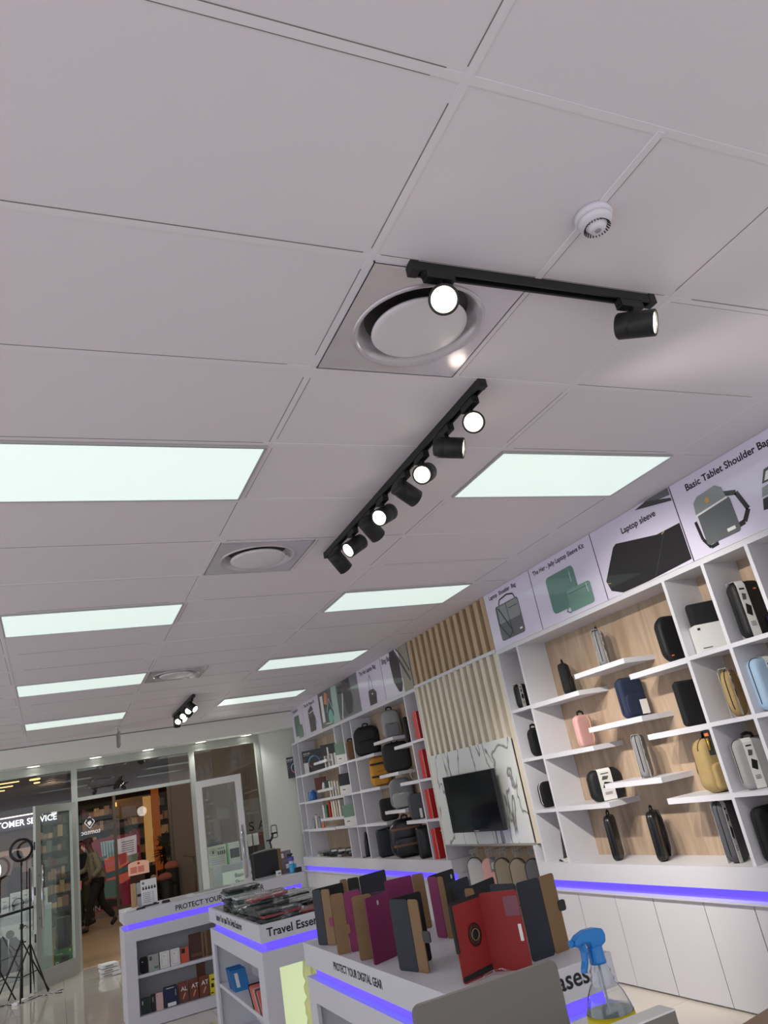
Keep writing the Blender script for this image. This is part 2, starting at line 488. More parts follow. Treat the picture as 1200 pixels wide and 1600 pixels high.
# ---------------------------------------------------------------- round ceiling diffusers on square plates
dplate = mat('diffuser_plate', (206, 200, 208), 0.22, 0.35, noise=0.1, scale=9)
dwhite = mat('diffuser_disc', (222, 216, 222), 0.3)
ddark = mat('duct_dark', (60, 58, 58), 0.5, 0.3)
for (x, y, lb) in ((1.197, 1.85, 'behind the bright spotlight, nearest to the camera'), (1.197, 4.25, 'at the far end of the long track'), (1.197, 7.85, 'farthest away, beside the left light panels')):
    t = thing('air_diffuser', 'square ceiling air diffuser with round disc, ' + lb, 'air vent', (x, y, CEIL - 0.008), 0, 'round ceiling air diffusers')
    b = MB(); R0 = 0.235; hw = 0.288; n = 48; v = []; f = []
    for i in range(n):
        a = 2 * PI * i / n; v.append((R0 * math.cos(a), R0 * math.sin(a), 0.0))
    for i in range(n):
        a = 2 * PI * i / n; k = hw / max(abs(math.cos(a)), abs(math.sin(a))); v.append((k * math.cos(a), k * math.sin(a), 0.0))
    for i in range(n):
        j = (i + 1) % n; f.append((i, j, n + j, n + i)[::-1])
    b.add(v, f, dplate)
    for (ax, ay, bx, by) in ((-hw, -hw, hw, -hw + 0.004), (-hw, hw - 0.004, hw, hw), (-hw, -hw, -hw + 0.004, hw), (hw - 0.004, -hw, hw, hw)):
        b.box((ax, ay, 0.0), (bx, by, 0.008), dplate)
    b.build('square_plate', t)
    b = MB(); b.lathe([(0.236, 0.0), (0.232, -0.008), (0.225, -0.006), (0.215, 0.004), (0.2, 0.03), (0.185, 0.058)], dplate, 48); b.build('flared_ring', t)
    b = MB(); b.lathe([(0.0, 0.054), (0.21, 0.056)], ddark, 32); b.build('duct', t)
    b = MB(); b.lathe([(0.0, -0.014), (0.15, -0.014), (0.166, -0.011), (0.171, -0.004), (0.167, 0.004), (0.0, 0.006)], dwhite, 48)
    b.cyl((0, 0, 0.006), (0, 0, 0.054), 0.012, mt=ddark); b.build('round_disc', t)

# ---------------------------------------------------------------- smoke detector
sd = mat('detector_plastic', (222, 218, 228), 0.35)
t = thing('smoke_detector', 'white round smoke detector with slotted cap on the near ceiling', 'smoke detector', (1.50, 1.25, CEIL - 0.062))
b = MB(); b.lathe([(0.0, 0.061), (0.056, 0.061), (0.057, 0.048), (0.054, 0.040), (0.0, 0.040)], sd, 40); b.build('mounting_base', t)
b = MB(); b.lathe([(0.0, 0.0405), (0.05, 0.040), (0.05, 0.030), (0.043, 0.022), (0.032, 0.018), (0.026, 0.008), (0.023, 0.002), (0.018, 0.0), (0.0, 0.0)], sd, 40); b.build('sensor_cap', t)
b = MB()
for k in range(26):
    a = 2 * PI * k / 26
    M_ = Matrix.Rotation(a, 4, 'Z') @ Matrix.Translation((0.0345, 0, 0.0145)) @ Matrix.Rotation(0.95, 4, 'Y')
    b.box((-0.009, -0.0016, -0.0012), (0.009, 0.0016, 0.0012), BLACKP, M_)
b.build('vent_slots', t)
b = MB(); b.lathe([(0.0, -0.0012), (0.009, -0.0012), (0.010, 0.0003), (0.0, 0.0004)], mat('detector_grey', (150, 148, 158), 0.4), 20); b.cyl((-0.03, -0.012, 0.0225), (-0.031, -0.0125, 0.0195), 0.0028, mt=BLACKP, n=10); b.build('test_button', t)

# ---------------------------------------------------------------- track lights
lens_hot = mat('lit_lens', (255, 247, 235), 0.3, emit=9.0, ergb=(255, 244, 228))
lens_rim = mat('lens_reflector', (210, 205, 196), 0.2, 0.8)
def track(p0, p1, lb):
    p0 = Vector(p0); p1 = Vector(p1); c = (p0 + p1) / 2; L = (p1 - p0).length; rz = math.atan2(p1.y - p0.y, p1.x - p0.x)
    t = thing('lighting_track', lb, 'light track', (c.x, c.y, CEIL - 0.036), rz, 'black ceiling lighting tracks')
    b = MB(); b.box((-L / 2, -0.0175, 0.018), (L / 2, 0.0175, 0.036), BLACKM); b.box((-L / 2, -0.0175, 0.0), (L / 2, -0.010, 0.018), BLACKM); b.box((-L / 2, 0.010, 0.0), (L / 2, 0.0175, 0.018), BLACKM); b.build('rail', t)
    for sgn in (-1, 1): MB().box((sgn * L / 2, -0.019, -0.002), (sgn * (L / 2 + 0.03), 0.019, 0.036), BLACKM).build('end_cap', t)
    return t
def spot(x, y, d, lb, grp, lamp=None, z=None, rail=0.0):
    """head hangs below the rail at (x,y); d = direction the lamp looks"""
    d = Vector(d).normalized(); z = z or 2.938
    t = thing('track_spotlight', lb, 'spotlight', (x, y, z), 0, grp)
    zt = CEIL - 0.036 - z
    b = MB(); M_ = Matrix.Rotation(rail, 4, 'Z'); b.box((-0.05, -0.016, zt - 0.03), (0.05, 0.016, zt), BLACKM, M_); b.box((-0.055, -0.012, zt - 0.02), (-0.05, 0.012, zt), BLACKM, M_); b.build('track_adapter', t)
    b = MB(); b.cyl((0, 0, zt - 0.03), (0, 0, 0.03), 0.009, mt=BLACKM, n=12); b.cyl((0, 0, 0.05), (0, 0, 0.03), 0.013, mt=BLACKM, n=12); b.build('swivel_arm', t)
    p0 = -d * 0.062; p1 = d * 0.066; a = d.orthogonal().normalized()
    b = MB(); n = 32; q = a; r_ = d.cross(a)
    prof = [(0.0, -0.068), (0.040, -0.068), (0.0465, -0.061), (0.047, -0.02), (0.0462, -0.018), (0.047, -0.016), (0.047, 0.064), (0.044, 0.066), (0.0415, 0.064), (0.0395, 0.045), (0.0, 0.045)]
    Rm = Matrix((a, r_, d)).transposed().to_4x4()
    b.lathe(prof, BLACKM, n, Rm); hs = b.build('housing', t)
    b = MB(); b.lathe([(0.0385, 0.0645), (0.035, 0.058), (0.0355, 0.0565), (0.039, 0.0635)], lens_rim, n, Rm); b.build('lens_ring', hs)
    b = MB(); b.lathe([(0.0, 0.0585), (0.033, 0.0585), (0.036, 0.056), (0.0, 0.055)], lens_hot, n, Rm); b.build('lens', hs)
    if lamp:
        ld = bpy.data.lights.new('spot_lamp', 'SPOT'); ld.energy = lamp; ld.spot_size = math.radians(62); ld.spot_blend = 0.7; ld.shadow_soft_size = 0.03; ld.color = (1.0, 0.93, 0.85)
        lo = bpy.data.objects.new('spot_lamp', ld); COL.objects.link(lo); lo.parent = t
        lo.matrix_basis = Matrix.Translation(d * 0.075) @ (-d).to_track_quat('Z', 'Y').to_matrix().to_4x4()
    return t
track((1.05, 1.556, 0), (1.98, 1.556, 0), 'short black lighting track running across the near ceiling')
track((1.625, 2.17, 0), (1.645, 4.2, 0), 'long black lighting track with eight spotlights')
track((1.60, 9.3, 0), (1.58, 10.85, 0), 'small distant black lighting track near the shopfront')
P = ony(690, 472, 1.52)
spot(1.112, 1.545, (EYE - Vector((1.112, 1.5, 2.93))), 'black spotlight glaring straight at the camera on the short track', 'spotlights on the short near track', SPOT_W * 0.6)
spot(1.89, 1.556, (0.55, -0.75, -0.35), 'black spotlight at the right end of the short near track', 'spotlights on the short near track', SPOT_W)
G = 'spotlights on the long middle track'
S2 = [(2.27, (-0.55, -0.72, -0.42), 'turned to the camera and lit, nearest on the long track'), (2.50, (0.80, -0.56, -0.30), 'pointing right, second on the long track, rim of its lens showing'),
      (2.76, (-0.62, -0.62, -0.42), 'lit and facing left, third on the long track'), (2.98, (0.80, 0.22, -0.42), 'turned away to the right, fourth on the long track, no lens seen'),
      (3.27, (-0.78, -0.42, -0.44), 'lit, fifth on the long track, in front of a dark one'), (3.47, (0.66, 0.40, -0.55), 'turned away behind the fifth lamp, sixth on the long track'),
      (3.74, (-0.86, -0.16, -0.5), 'with a slim lit crescent, seventh on the long track'), (4.02, (0.62, 0.30, -0.66), 'turned away at the far end of the long track')]
for i, (y, d, lb) in enumerate(S2):
    spot(1.627 + 0.0098 * (y - 2.17), y, d, 'black cylinder spotlight ' + lb, G, SPOT_W * (3.0 if i % 2 else 0.7), rail=PI / 2)
S3 = [(9.42, (0.5, -0.62, -0.6), 'pointing right, at the near end of the distant track'), (9.58, (-0.45, -0.75, -0.45), 'lit towards the camera, second on the distant track'), (9.80, (0.7, 0.2, -0.6), 'turned away, third on the distant track'),
      (10.0, (-0.5, -0.7, -0.5), 'lit towards the camera in the middle of the distant track'), (10.25, (0.5, -0.55, -0.65), 'angled down right, fifth on the distant track'), (10.45, (-0.5, -0.7, -0.5), 'lit towards the camera, sixth on the distant track'), (10.7, (0.0, 0.3, -0.95), 'hanging dark at the far end of the distant track')]
for i, (y, d, lb) in enumerate(S3):
    spot(1.592, y, d, 'small black spotlight ' + lb, 'spotlights on the distant track', SPOT_W if i in (0, 2, 4) else None, rail=PI / 2)

# ---------------------------------------------------------------- shopfront downlights in the soffit
dl = mat('downlight_lit', (255, 250, 238), 0.3, emit=2.6, ergb=(255, 250, 240))
pos = ['leftmost', 'second from the left', 'middle', 'fourth from the left', 'rightmost']
for k, x in enumerate((-0.235, 0.615, 1.38, 2.19, 2.93)):
    t = thing('downlight', 'round recessed downlight above the shopfront glass, ' + pos[k] + ' of five', 'downlight', (x, 12.42, 2.792), 0, 'round downlights over the shopfront')
    b = MB(); b.lathe([(0.105, 0.008), (0.105, 0.002), (0.095, 0.0), (0.086, 0.004)], WHITE2, 32); b.build('trim_ring', t)
    b = MB(); b.lathe([(0.0, 0.003), (0.087, 0.003), (0.087, 0.006), (0, 0.006)], dl, 32); b.build('lens', t)
    ld = bpy.data.lights.new('downlight_lamp', 'SPOT'); ld.energy = DOWN_W; ld.spot_size = math.radians(130); ld.spot_blend = 0.8; ld.shadow_soft_size = 0.07
    lo = bpy.data.objects.new('downlight_lamp', ld); COL.objects.link(lo); lo.parent = t; lo.location = (0, 0, -0.02)
# hanging sign seen edge-on
t = thing('hanging_exit_sign', 'slim sign hanging edge-on from the ceiling before the shopfront', 'sign', (0.875, 11.4, 2.80))
b = MB(); b.box((-0.014, -0.16, 0), (0.014, 0.16, 0.19), ALU); b.build('sign_body', t)
b = MB(); b.box((-0.018, -0.15, 0.012), (-0.0141, 0.15, 0.178), mat('sign_face', (60, 62, 58), 0.3)); b.box((0.0141, -0.15, 0.012), (0.018, 0.15, 0.178), WHITE2); b.build('sign_face', t)
b = MB(); b.cyl((0, 0, 0.19), (0, 0, CEIL - 2.80), 0.006, mt=ALU, n=8); b.lathe([(0, 0.27), (0.03, 0.27), (0.03, 0.255), (0, 0.255)], WHITE2, 16); b.build('hanger', t)

# ---------------------------------------------------------------- shopfront frames, panes, doors
YF = 12.6
alu2 = mat('shopfront_aluminium', (176, 180, 172), 0.35, 0.35)
def _fr(b):
    b.box((-4.5, YF - 0.05, 2.68), (3.16, YF + 0.05, 2.8), alu2)
    b.box((0.27, YF - 0.05, 0), (0.35, YF + 0.05, 2.68), alu2)
    b.box((2.01, YF - 0.05, 0), (2.09, YF + 0.05, 2.68), alu2)
    b.box((3.09, YF - 0.05, 0), (3.16, YF + 0.05, 2.68), alu2)
    b.box((0.35, YF - 0.04, 2.22), (2.01, YF + 0.04, 2.27), alu2)
    b.box((-4.5, YF - 0.05, 0), (0.27, YF + 0.05, 0.08), alu2)
    b.box((2.09, YF - 0.05, 0), (3.09, YF + 0.05, 0.08), alu2)
struct('trim_4', _fr)
struct('window_1', lambda b: b.box((-4.5, YF - 0.004, 0.08), (0.27, YF + 0.004, 2.68), GLASS))
struct('window_2', lambda b: b.box((2.09, YF - 0.004, 0.08), (3.09, YF + 0.004, 2.68), GLASS))
struct('window_3', lambda b: b.box((0.35, YF - 0.004, 2.27), (2.01, YF + 0.004, 2.68), glassy('transom_glass', (236, 240, 238), 3.4)))
def leaf(n, hinge, end, handle_side, alum):
    """swing door leaf; local x from hinge to free edge"""
    h = Vector(hinge); e = Vector(end); W = (e - h).length; rz = math.atan2(e.y - h.y, e.x - h.x)
    o = bpy.data.objects.new('door_%d' % n, None); COL.objects.link(o)
    o.matrix_basis = Matrix.Translation((h.x, h.y, 0.01)) @ Matrix.Rotation(rz, 4, 'Z'); o['kind'] = 'structure'
    b = MB(); H = 2.2; s_ = 0.10
    b.box((0, -0.02, 0), (s_, 0.02, H), alum); b.box((W - s_, -0.02, 0), (W, 0.02, H), alum)
    b.box((s_, -0.02, H - s_), (W - s_, 0.02, H), alum); b.box((s_, -0.02, 0), (W - s_, 0.02, 0.2), alum)
    b.build('door_frame', o)
    b = MB(); b.box((s_, -0.004, 0.2), (W - s_, 0.004, H - s_), glassy('door_glass_clear', (244, 248, 245), 1.2)); b.build('door_glass', o)
    for sg in (-1, 1):
        b = MB(); x = W - 0.055; y = sg * 0.065
        b.cyl((x, y, 0.70), (x, y, 1.45), 0.016, mt=CHROME, n=14)
        for z in (0.82, 1.33): b.cyl((x, sg * 0.02, z), (x, y, z), 0.011, mt=CHROME, n=10)
        b.build('door_handle', o)
    b = MB()
    for z in (0.55, 1.10, 1.65): b.box((W, -0.012, z), (W + 0.002, 0.012, z + 0.1), BLACKM)
    b.build('lock_plate', o)
leaf(1, (0.30, 12.42, 0), (-0.22, 11.70, 0), 1, alu2)
leaf(2, (2.06, 12.5, 0), (2.73, 12.24, 0), -1, mat('shopfront_aluminium_pale', (196, 196, 192), 0.35, 0.3))
# ================================================================ RIGHT WALL FURNITURE
XF, XB = 3.675, 3.962          # front plane and back panel of the wall shelving
bay_wood = wood('oak_back_board', (158, 136, 114), (184, 162, 140), 5.0)
LEDM = mat('violet_led_strip', (88, 70, 255), 0.4, emit=LED_E * 1.0, ergb=(86, 66, 255))
LV = (2.02, 1.61, 1.20)        # shelf levels (top faces)
def wall_unit(lb, y0, y1, dividers, cells, floats, header_y):
    t = thing('display_shelf', lb, 'shelving', (XF, (y0 + y1) / 2, 0.80), 0)
    B = lambda n, a, b, mt: MB().box(a, b, mt).build(n, t, world=True)
    B('back_panel', (XB, y0, 0.80), (3.98, y1, 2.55), bay_wood)
    B('header_panel', (XF, header_y[0], 2.55), (XF + 0.03, header_y[1], 3.07), WHITE)
    B('top_board', (XF, y0, 2.52), (XB, y1, 2.55), WHITE)
    for y in dividers: B('divider', (XF, y - 0.0125, 0.80), (XB, y + 0.0125, 2.52), WHITE)
    for (a, c) in cells:
        for z in LV: B('shelf', (XF, a + 0.0125, z - 0.026), (XB, c - 0.0125, z), WHITE)
    for (a, c, z) in floats: B('floating_shelf', (XF, a, z - 0.036), (XB, c, z), WHITE)
    return t
ND = [5.6425, 5.32, 3.515, 3.17, 2.83, 2.49, 2.15]
near_unit = wall_unit('white wall shelving with oak back and staggered shelves nearest to the camera', 2.14, 5.655, ND,
    [(5.32, 5.6425), (3.17, 3.515), (2.83, 3.17), (2.49, 2.83), (2.15, 2.49)],
    [(4.66, 5.3075, 2.02), (4.08, 4.66, 2.14), (3.5275, 4.07, 2.02), (4.66, 5.3075, 1.61), (4.07, 4.66, 1.738), (3.5275, 4.066, 1.61), (4.65, 5.3075, 1.208), (4.057, 4.648, 1.335), (3.5275, 4.06, 1.20)], (2.14, 5.655))
FD = [7.4325, 7.752, 9.56, 9.90, 10.25, 12.08, 12.41]
far_unit = wall_unit('white wall shelving with oak back standing beyond the television, by the shopfront', 7.42, 12.4225, FD,
    [(7.4325, 7.752), (9.56, 9.90), (9.90, 10.25), (12.08, 12.41)],
    [(8.91, 9.5475, 2.02), (8.255, 8.86, 2.137), (7.7645, 8.26, 2.017), (8.27, 8.85, 1.741), (8.90, 9.5475, 1.62), (7.7645, 8.27, 1.612), (8.262, 8.866, 1.328), (8.866, 9.5475, 1.208), (7.7645, 8.28, 1.20),
     (10.74, 12.0675, 2.02), (10.75, 11.37, 2.137), (10.2625, 10.76, 2.022), (10.80, 12.0675, 1.61), (10.65, 11.37, 1.738), (10.2625, 10.77, 1.61), (10.80, 12.0675, 1.20), (10.34, 11.41, 1.332), (10.2625, 10.77, 1.208)], (7.42, 12.2))

def bench(lb, y0, y1, splits):
    w = thing('bench_worktop', 'white continuous bench top with a violet light strip ' + lb, 'worktop', (XF, (y0 + y1) / 2, 0.60))
    MB().box((3.648, y0, 0.675), (3.98, y1, 0.7995), WHITE).build('top', w, world=True)
    rc_ = MB().box((3.700, y0 + 0.02, 0.604), (3.98, y1 - 0.02, 0.675), WHITE).build('recess', w, world=True)
    MB().box((3.694, y0 + 0.02, 0.612), (3.6995, y1 - 0.02, 0.672), LEDM).build('light_strip', rc_, world=True)
    MB().box((3.655, y0, 0.592), (3.98, y1, 0.604), WHITE).build('ledge', w, world=True)
    return w
def cabinet(lb, ys, grp):
    """ys: y of the gaps, from far to near; doors between"""
    a, c = min(ys), max(ys)
    t = thing('base_cabinet', lb, 'cabinet', (XF, (a + c) / 2, 0), 0, grp)
    MB().box((3.70, a + 0.001, 0.03), (3.98, c - 0.001, 0.592), mat('carcass_grey', (140, 140, 142), 0.6)).build('body', t, world=True)
    MB().box((3.705, a + 0.001, 0), (3.97, c - 0.001, 0.03), WHITE).build('plinth', t, world=True)
    for (p, q) in zip(ys[:-1], ys[1:]):
        MB().box((XF + 0.002, min(p, q) + 0.003, 0.012), (XF + 0.022, max(p, q) - 0.003, 0.586), WHITE2).build('door', t, world=True)
bench('under the near oak shelves', 1.4, 5.73, None)
for ys, lb in (((5.725, 5.312), 'narrow single-door white cabinet at the left end of the near bench'), ((5.310, 4.875, 4.473), 'white two-door cabinet under the dark sleeves on the bench'),
               ((4.471, 4.015, 3.622), 'white two-door cabinet right of the spray bottle'), ((3.620, 3.19, 2.77), 'white cabinet cut by the right edge of the picture')):
    cabinet(lb, ys, 'white cabinets of the near bench')
bench('under the far shelves by the shopfront', 7.30, 12.50, None)
for k, ys in enumerate(((12.49, 12.07, 11.65), (11.648, 11.23, 10.81), (10.808, 10.39, 9.97), (9.968, 9.55, 9.13), (9.128, 8.71, 8.29), (8.288, 7.8, 7.31))):
    cabinet(('white two-door cabinet at the shopfront end of the far bench', 'white cabinet second from the shopfront in the far bench', 'white cabinet third from the shopfront in the far bench',
             'white cabinet fourth from the shopfront, hidden by tablet cases', 'white far cabinet, fifth from the shopfront', 'white far cabinet beside the hanging sleeves')[k], ys, 'white cabinets of the far bench')

# slatted feature wall, marble board, niche
slat_l = wood('pale_slat_wood', (214, 204, 182), (228, 220, 202), 5)
slat_d = wood('tan_slat_wood', (176, 152, 120), (196, 172, 140), 5)
back_l = wood('slat_back_pale', (150, 136, 108), (164, 150, 122), 5)
back_d = wood('slat_back_dark', (104, 84, 62), (118, 98, 74), 5)
t = thing('slatted_panel', 'oak slatted wall panel with vertical battens above the television', 'wall panel', (XF, 6.54, 1.8))
MB().box((3.72, 5.656, 0.93), (3.98, 7.419, 2.545), back_l).build('lower_backing', t, world=True)
MB().box((3.72, 5.656, 2.575), (3.98, 7.419, 3.068), back_d).build('upper_backing', t, world=True)
MB().box((3.665, 5.656, 2.545), (3.98, 7.419, 2.575), WHITE).build('white_rail', t, world=True)
for k in range(14):
    y = 5.69 + k * (7.385 - 5.69) / 13
    MB().box((XF + 0.002, y - 0.031, 0.94 if k in (0, 13) else 1.8), (3.72, y + 0.031, 2.545), slat_l).build('lower_slat', t, world=True)
for k in range(13):
    y = 5.70 + k * (7.375 - 5.70) / 12
    MB().box((XF + 0.002, y - 0.036, 2.575), (3.72, y + 0.036, 3.068), slat_d).build('upper_slat', t, world=True)
MB().box((3.655, 5.742, 0.948), (3.6765, 7.343, 1.816), marble('grey_veined_marble')).build('marble_board', None, 'white marble-look board with grey veins behind the television', 'wall panel', base=(3.66, 6.54, 0.948))
t = thing('niche_cabinet', 'open oak-lined niche under the marble board holding hanging sleeves', 'niche', (XF, 6.54, 0))
MB().box((3.66, 5.732, 0.93), (3.98, 7.35, 0.947), mat('niche_top_grey', (150, 150, 146), 0.5)).build('top_board', t, world=True)
MB().box((3.93, 5.76, 0.1), (3.98, 7.29, 0.93), wood('niche_wood', (170, 146, 118), (186, 162, 134), 5)).build('back_panel', t, world=True)
MB().box((3.66, 5.732, 0), (3.98, 5.76, 0.93), WHITE).build('side_panel', t, world=True)
MB().box((3.66, 7.352, 0.80), (3.98, 7.3525, 0.93), WHITE).build('side_trim', t, world=True)
MB().box((3.66, 5.76, 0.0), (3.93, 7.29, 0.1), WHITE).build('floor_board', t, world=True)
# television
t = thing('television', 'black flat television on a wall bracket over the marble board', 'television', (3.52, 6.40, 1.075), 0)
tvx = mat('tv_screen', (6, 8, 12), 0.12, coat=0.1); _tz = Matrix.Rotation(math.radians(1.5), 4, 'Z')
b = MB(); b.box((-0.004, -0.455, 0), (0.035, 0.455, 0.51), BLACKP, _tz); tf = b.build('tv_frame', t)
b = MB(); b.box((-0.0055, -0.447, 0.018), (-0.0045, 0.447, 0.503), tvx, _tz); b.build('screen', tf)
b = MB(); b.box((0.035, -0.25, 0.08), (0.06, 0.25, 0.40), BLACKP, _tz); b.build('rear_housing', t)
b = MB(); b.box((0.06, -0.06, 0.15), (0.130, 0.06, 0.35), BLACKM); b.build('wall_bracket', t)
b = MB(); b.box((-0.0065, -0.04, 0.006), (-0.0045, 0.04, 0.012), mat('tv_badge', (170, 172, 176), 0.4)); b.build('badge', tf)
MB().box((3.635, 5.868, 1.34), (3.6545, 5.885, 1.49), WHITE2).build('wall_sensor', None, 'small white upright sensor strip on the marble right of the television', 'sensor')

# ================================================================ POSTERS ON THE HEADERS
px_ = 3.675 - 0.006
pw = mat('poster_lilac', (222, 216, 236), 0.22, coat=0.6); pd = mat('print_black', (24, 24, 26), 0.3, coat=0.5)
pg = mat('print_grey', (98, 102, 104), 0.3, coat=0.4); pg2 = mat('print_pale_grey', (140, 145, 146), 0.3, coat=0.4); pgd = mat('print_dark_grey', (56, 60, 62), 0.3, coat=0.4)
pt = mat('print_sage', (92, 134, 122), 0.3, coat=0.4); pt2 = mat('print_sage_light', (112, 152, 140), 0.3, coat=0.4); ptd = mat('print_deep_teal', (44, 74, 76), 0.3, coat=0.4)
gold = mat('print_gold', (190, 160, 90), 0.4)
def poster(y0, y1, lb, base=pw, title=None, tsz=0.06, ta=0.06, tb=0.43, tst=1.0):
    t = thing('header_poster', lb, 'poster', (px_, (y0 + y1) / 2, 2.556), 0, None)
    bd = MB().box((px_, y0 + 0.004, 2.556), (px_ + 0.0055, y1 - 0.004, 3.066), base).build('board', t, world=True)
    MB().box((px_ - 0.0005, y0 - 0.003, 2.556), (px_ + 0.004, y0 + 0.0035, 3.066), pd).build('dark_edge', bd, world=True)
    MB().box((px_ - 0.0006, y0 + 0.004, 2.556), (px_ - 0.0001, y1 - 0.004, 2.562), WHITE2).build('white_lower_edge', bd, world=True)
    c = Card((px_ - 0.0004, y1, 2.556), SIDE)
    if title:
        b = MB(); letters(b, title, tsz, Vector((px_, y1, 2.556)) + SIDE @ Vector((ta, tb, 0)), SIDE, INK, stretch=tst, thick=0.0008, bold=0.024); b.build('lettering', bd, world=True)
    return bd, c
def fin(t, c): c.mb.build('product_picture', t, world=True)
# near row
t, c = poster(4.885, 5.65, 'lilac poster of a grey laptop shoulder bag beside the oak slats', title='Laptop  Shoulder  Bag', tsz=0.052, ta=0.09, tb=0.445, tst=0.98)
c.rect(0.15, 0.05, 0.53, 0.36, pg, 0.03); c.rect(0.16, 0.2, 0.52, 0.35, pg2, 0.03); c.line([(0.33, 0.36), (0.345, 0.06)], 0.008, pgd)
c.line([(0.22, 0.36), (0.25, 0.405), (0.38, 0.42), (0.47, 0.40), (0.49, 0.36)], 0.013, pd); c.line([(0.18, 0.36), (0.165, 0.2), (0.28, 0.06), (0.35, 0.10), (0.20, 0.34)], 0.014, pgd)
c.line([(0.36, 0.30), (0.50, 0.30)], 0.006, pgd); c.rect(0.46, 0.085, 0.50, 0.10, PAPER); fin(t, c)
t, c = poster(4.05, 4.885, 'lilac poster of a sage green sleeve with a small pouch', title='The Her - Jelly Laptop Sleeve Kit', tsz=0.052, ta=0.05, tb=0.44)
c.rect(0.19, 0.07, 0.56, 0.37, pt, 0.04); c.line([(0.50, 0.36), (0.50, 0.27)], 0.012, pt2); c.line([(0.50, 0.33), (0.50, 0.25)], 0.004, PAPER)
c.rect(0.41, 0.03, 0.70, 0.20, pt2, 0.025); c.line([(0.43, 0.17), (0.68, 0.17)], 0.004, ptd); c.line([(0.655, 0.19), (0.66, 0.12)], 0.006, PAPER); c.line([(0.42, 0.1), (0.36, 0.05), (0.40, 0.03), (0.44, 0.05)], 0.012, pt2); fin(t, c)
t, c = poster(3.21, 4.05, 'lilac poster with a huge black laptop sleeve', title='Laptop sleeve', tsz=0.062, ta=0.32, tb=0.385)
c.poly([(0.035, 0.13), (0.20, 0.33), (0.235, 0.345), (0.62, 0.265), (0.83, 0.265), (0.83, 0.02), (0.42, 0.004), (0.17, 0.004), (0.06, 0.05)], pd)
c.line([(0.69, 0.262), (0.50, 0.01)], 0.006, pgd); c.line([(0.66, 0.25), (0.69, 0.262)], 0.006, gold); c.line([(0.045, 0.11), (0.08, 0.10)], 0.005, gold)
c.poly([(0.62, 0.51), (0.83, 0.51), (0.83, 0.46), (0.55, 0.49)], pg); c.poly([(0.50, 0.49), (0.62, 0.505), (0.83, 0.44), (0.83, 0.42)], pgd); fin(t, c)
t, c = poster(2.37, 3.21, 'lilac poster of a grey tablet shoulder bag and an open tablet folder', title='Basic Tablet Shoulder Bag', tsz=0.062, ta=0.12, tb=0.425)
c.line([(0.36, 0.30), (0.45, 0.27), (0.49, 0.15), (0.44, 0.09), (0.36, 0.08)], 0.03, pd); c.line([(0.11, 0.22), (0.12, 0.1), (0.16, 0.035), (0.22, 0.04)], 0.022, pd)
c.rect(0.14, 0.05, 0.40, 0.27, pg, 0.02); c.poly([(0.13, 0.25), (0.14, 0.33), (0.18, 0.36), (0.33, 0.37), (0.37, 0.34), (0.38, 0.27)], pg2); c.line([(0.13, 0.25), (0.385, 0.27)], 0.012, PAPER)
c.poly(circ(0.02, 12, 0.245, 0.31), gold); c.rect(0.31, 0.075, 0.37, 0.095, PAPER)
c.poly([(0.58, 0.10), (0.60, 0.16), (0.83, 0.17), (0.83, 0.06)], pd); c.poly([(0.60, 0.17), (0.62, 0.22), (0.83, 0.24), (0.83, 0.17)], pg2); c.poly([(0.63, 0.24), (0.67, 0.31), (0.83, 0.33), (0.83, 0.24)], pgd); c.poly([(0.65, 0.25), (0.68, 0.295), (0.83, 0.31), (0.83, 0.25)], PAPER); c.poly(circ(0.018, 12, 0.72, 0.2), gold); fin(t, c)
t, c = poster(2.145, 2.37, 'lilac poster strip cut off by the right edge'); fin(t, c)
# far row
t, c = poster(7.425, 8.22, 'poster of a big black sling bag right beside the slats', base=mat('poster_white', (226, 222, 236), 0.22, coat=0.6), title='Sling Bag', tsz=0.085, ta=0.04, tb=0.42, tst=0.9)
c.rect(0.55, 0.0, 0.788, 0.51, mat('print_khaki', (150, 146, 128), 0.3)); c.poly([(0.30, 0.51), (0.27, 0.38), (0.30, 0.16), (0.40, 0.03), (0.48, 0.02), (0.53, 0.10), (0.54, 0.34), (0.45, 0.51)], pd)
c.line([(0.42, 0.51), (0.60, 0.30), (0.75, 0.10)], 0.035, pgd); c.line([(0.5, 0.51), (0.62, 0.4), (0.77, 0.2)], 0.02, pd); fin(t, c)
t, c = poster(8.22, 9.05, 'lilac poster of a small black tote bag with long handles', title='The Her Laptop Bag', tsz=0.075, ta=0.10, tb=0.43, tst=0.92)
c.line([(0.37, 0.19), (0.37, 0.30), (0.42, 0.39), (0.47, 0.30), (0.47, 0.19)], 0.01, pd); c.poly([(0.31, 0.19), (0.36, 0.21), (0.50, 0.20), (0.57, 0.15), (0.54, 0.02), (0.31, 0.02)], pd); c.rect(0.42, 0.14, 0.45, 0.16, PAPER); fin(t, c)
t, c = poster(9.05, 9.88, 'grey poster with one tall black sleeve', base=mat('poster_grey', (112, 116, 124), 0.22, coat=0.6))
c.rect(0.02, 0.03, 0.34, 0.48, mat('print_moss', (84, 96, 92), 0.3)); c.poly([(0.27, 0.50), (0.24, 0.38), (0.29, 0.10), (0.36, 0.03), (0.50, 0.05), (0.56, 0.18), (0.54, 0.50)], pd); c.line([(0.10, 0.02), (0.22, 0.34)], 0.03, PAPER)
c.text('The New', 0.05, 0.42, 0.05, INK); c.text('Sleeve', 0.05, 0.36, 0.05, INK); fin(t, c)
t, c = poster(9.88, 10.71, 'dark teal poster with cosmetics and a triangle of white light', base=mat('poster_teal', (34, 52, 56), 0.22, coat=0.6))
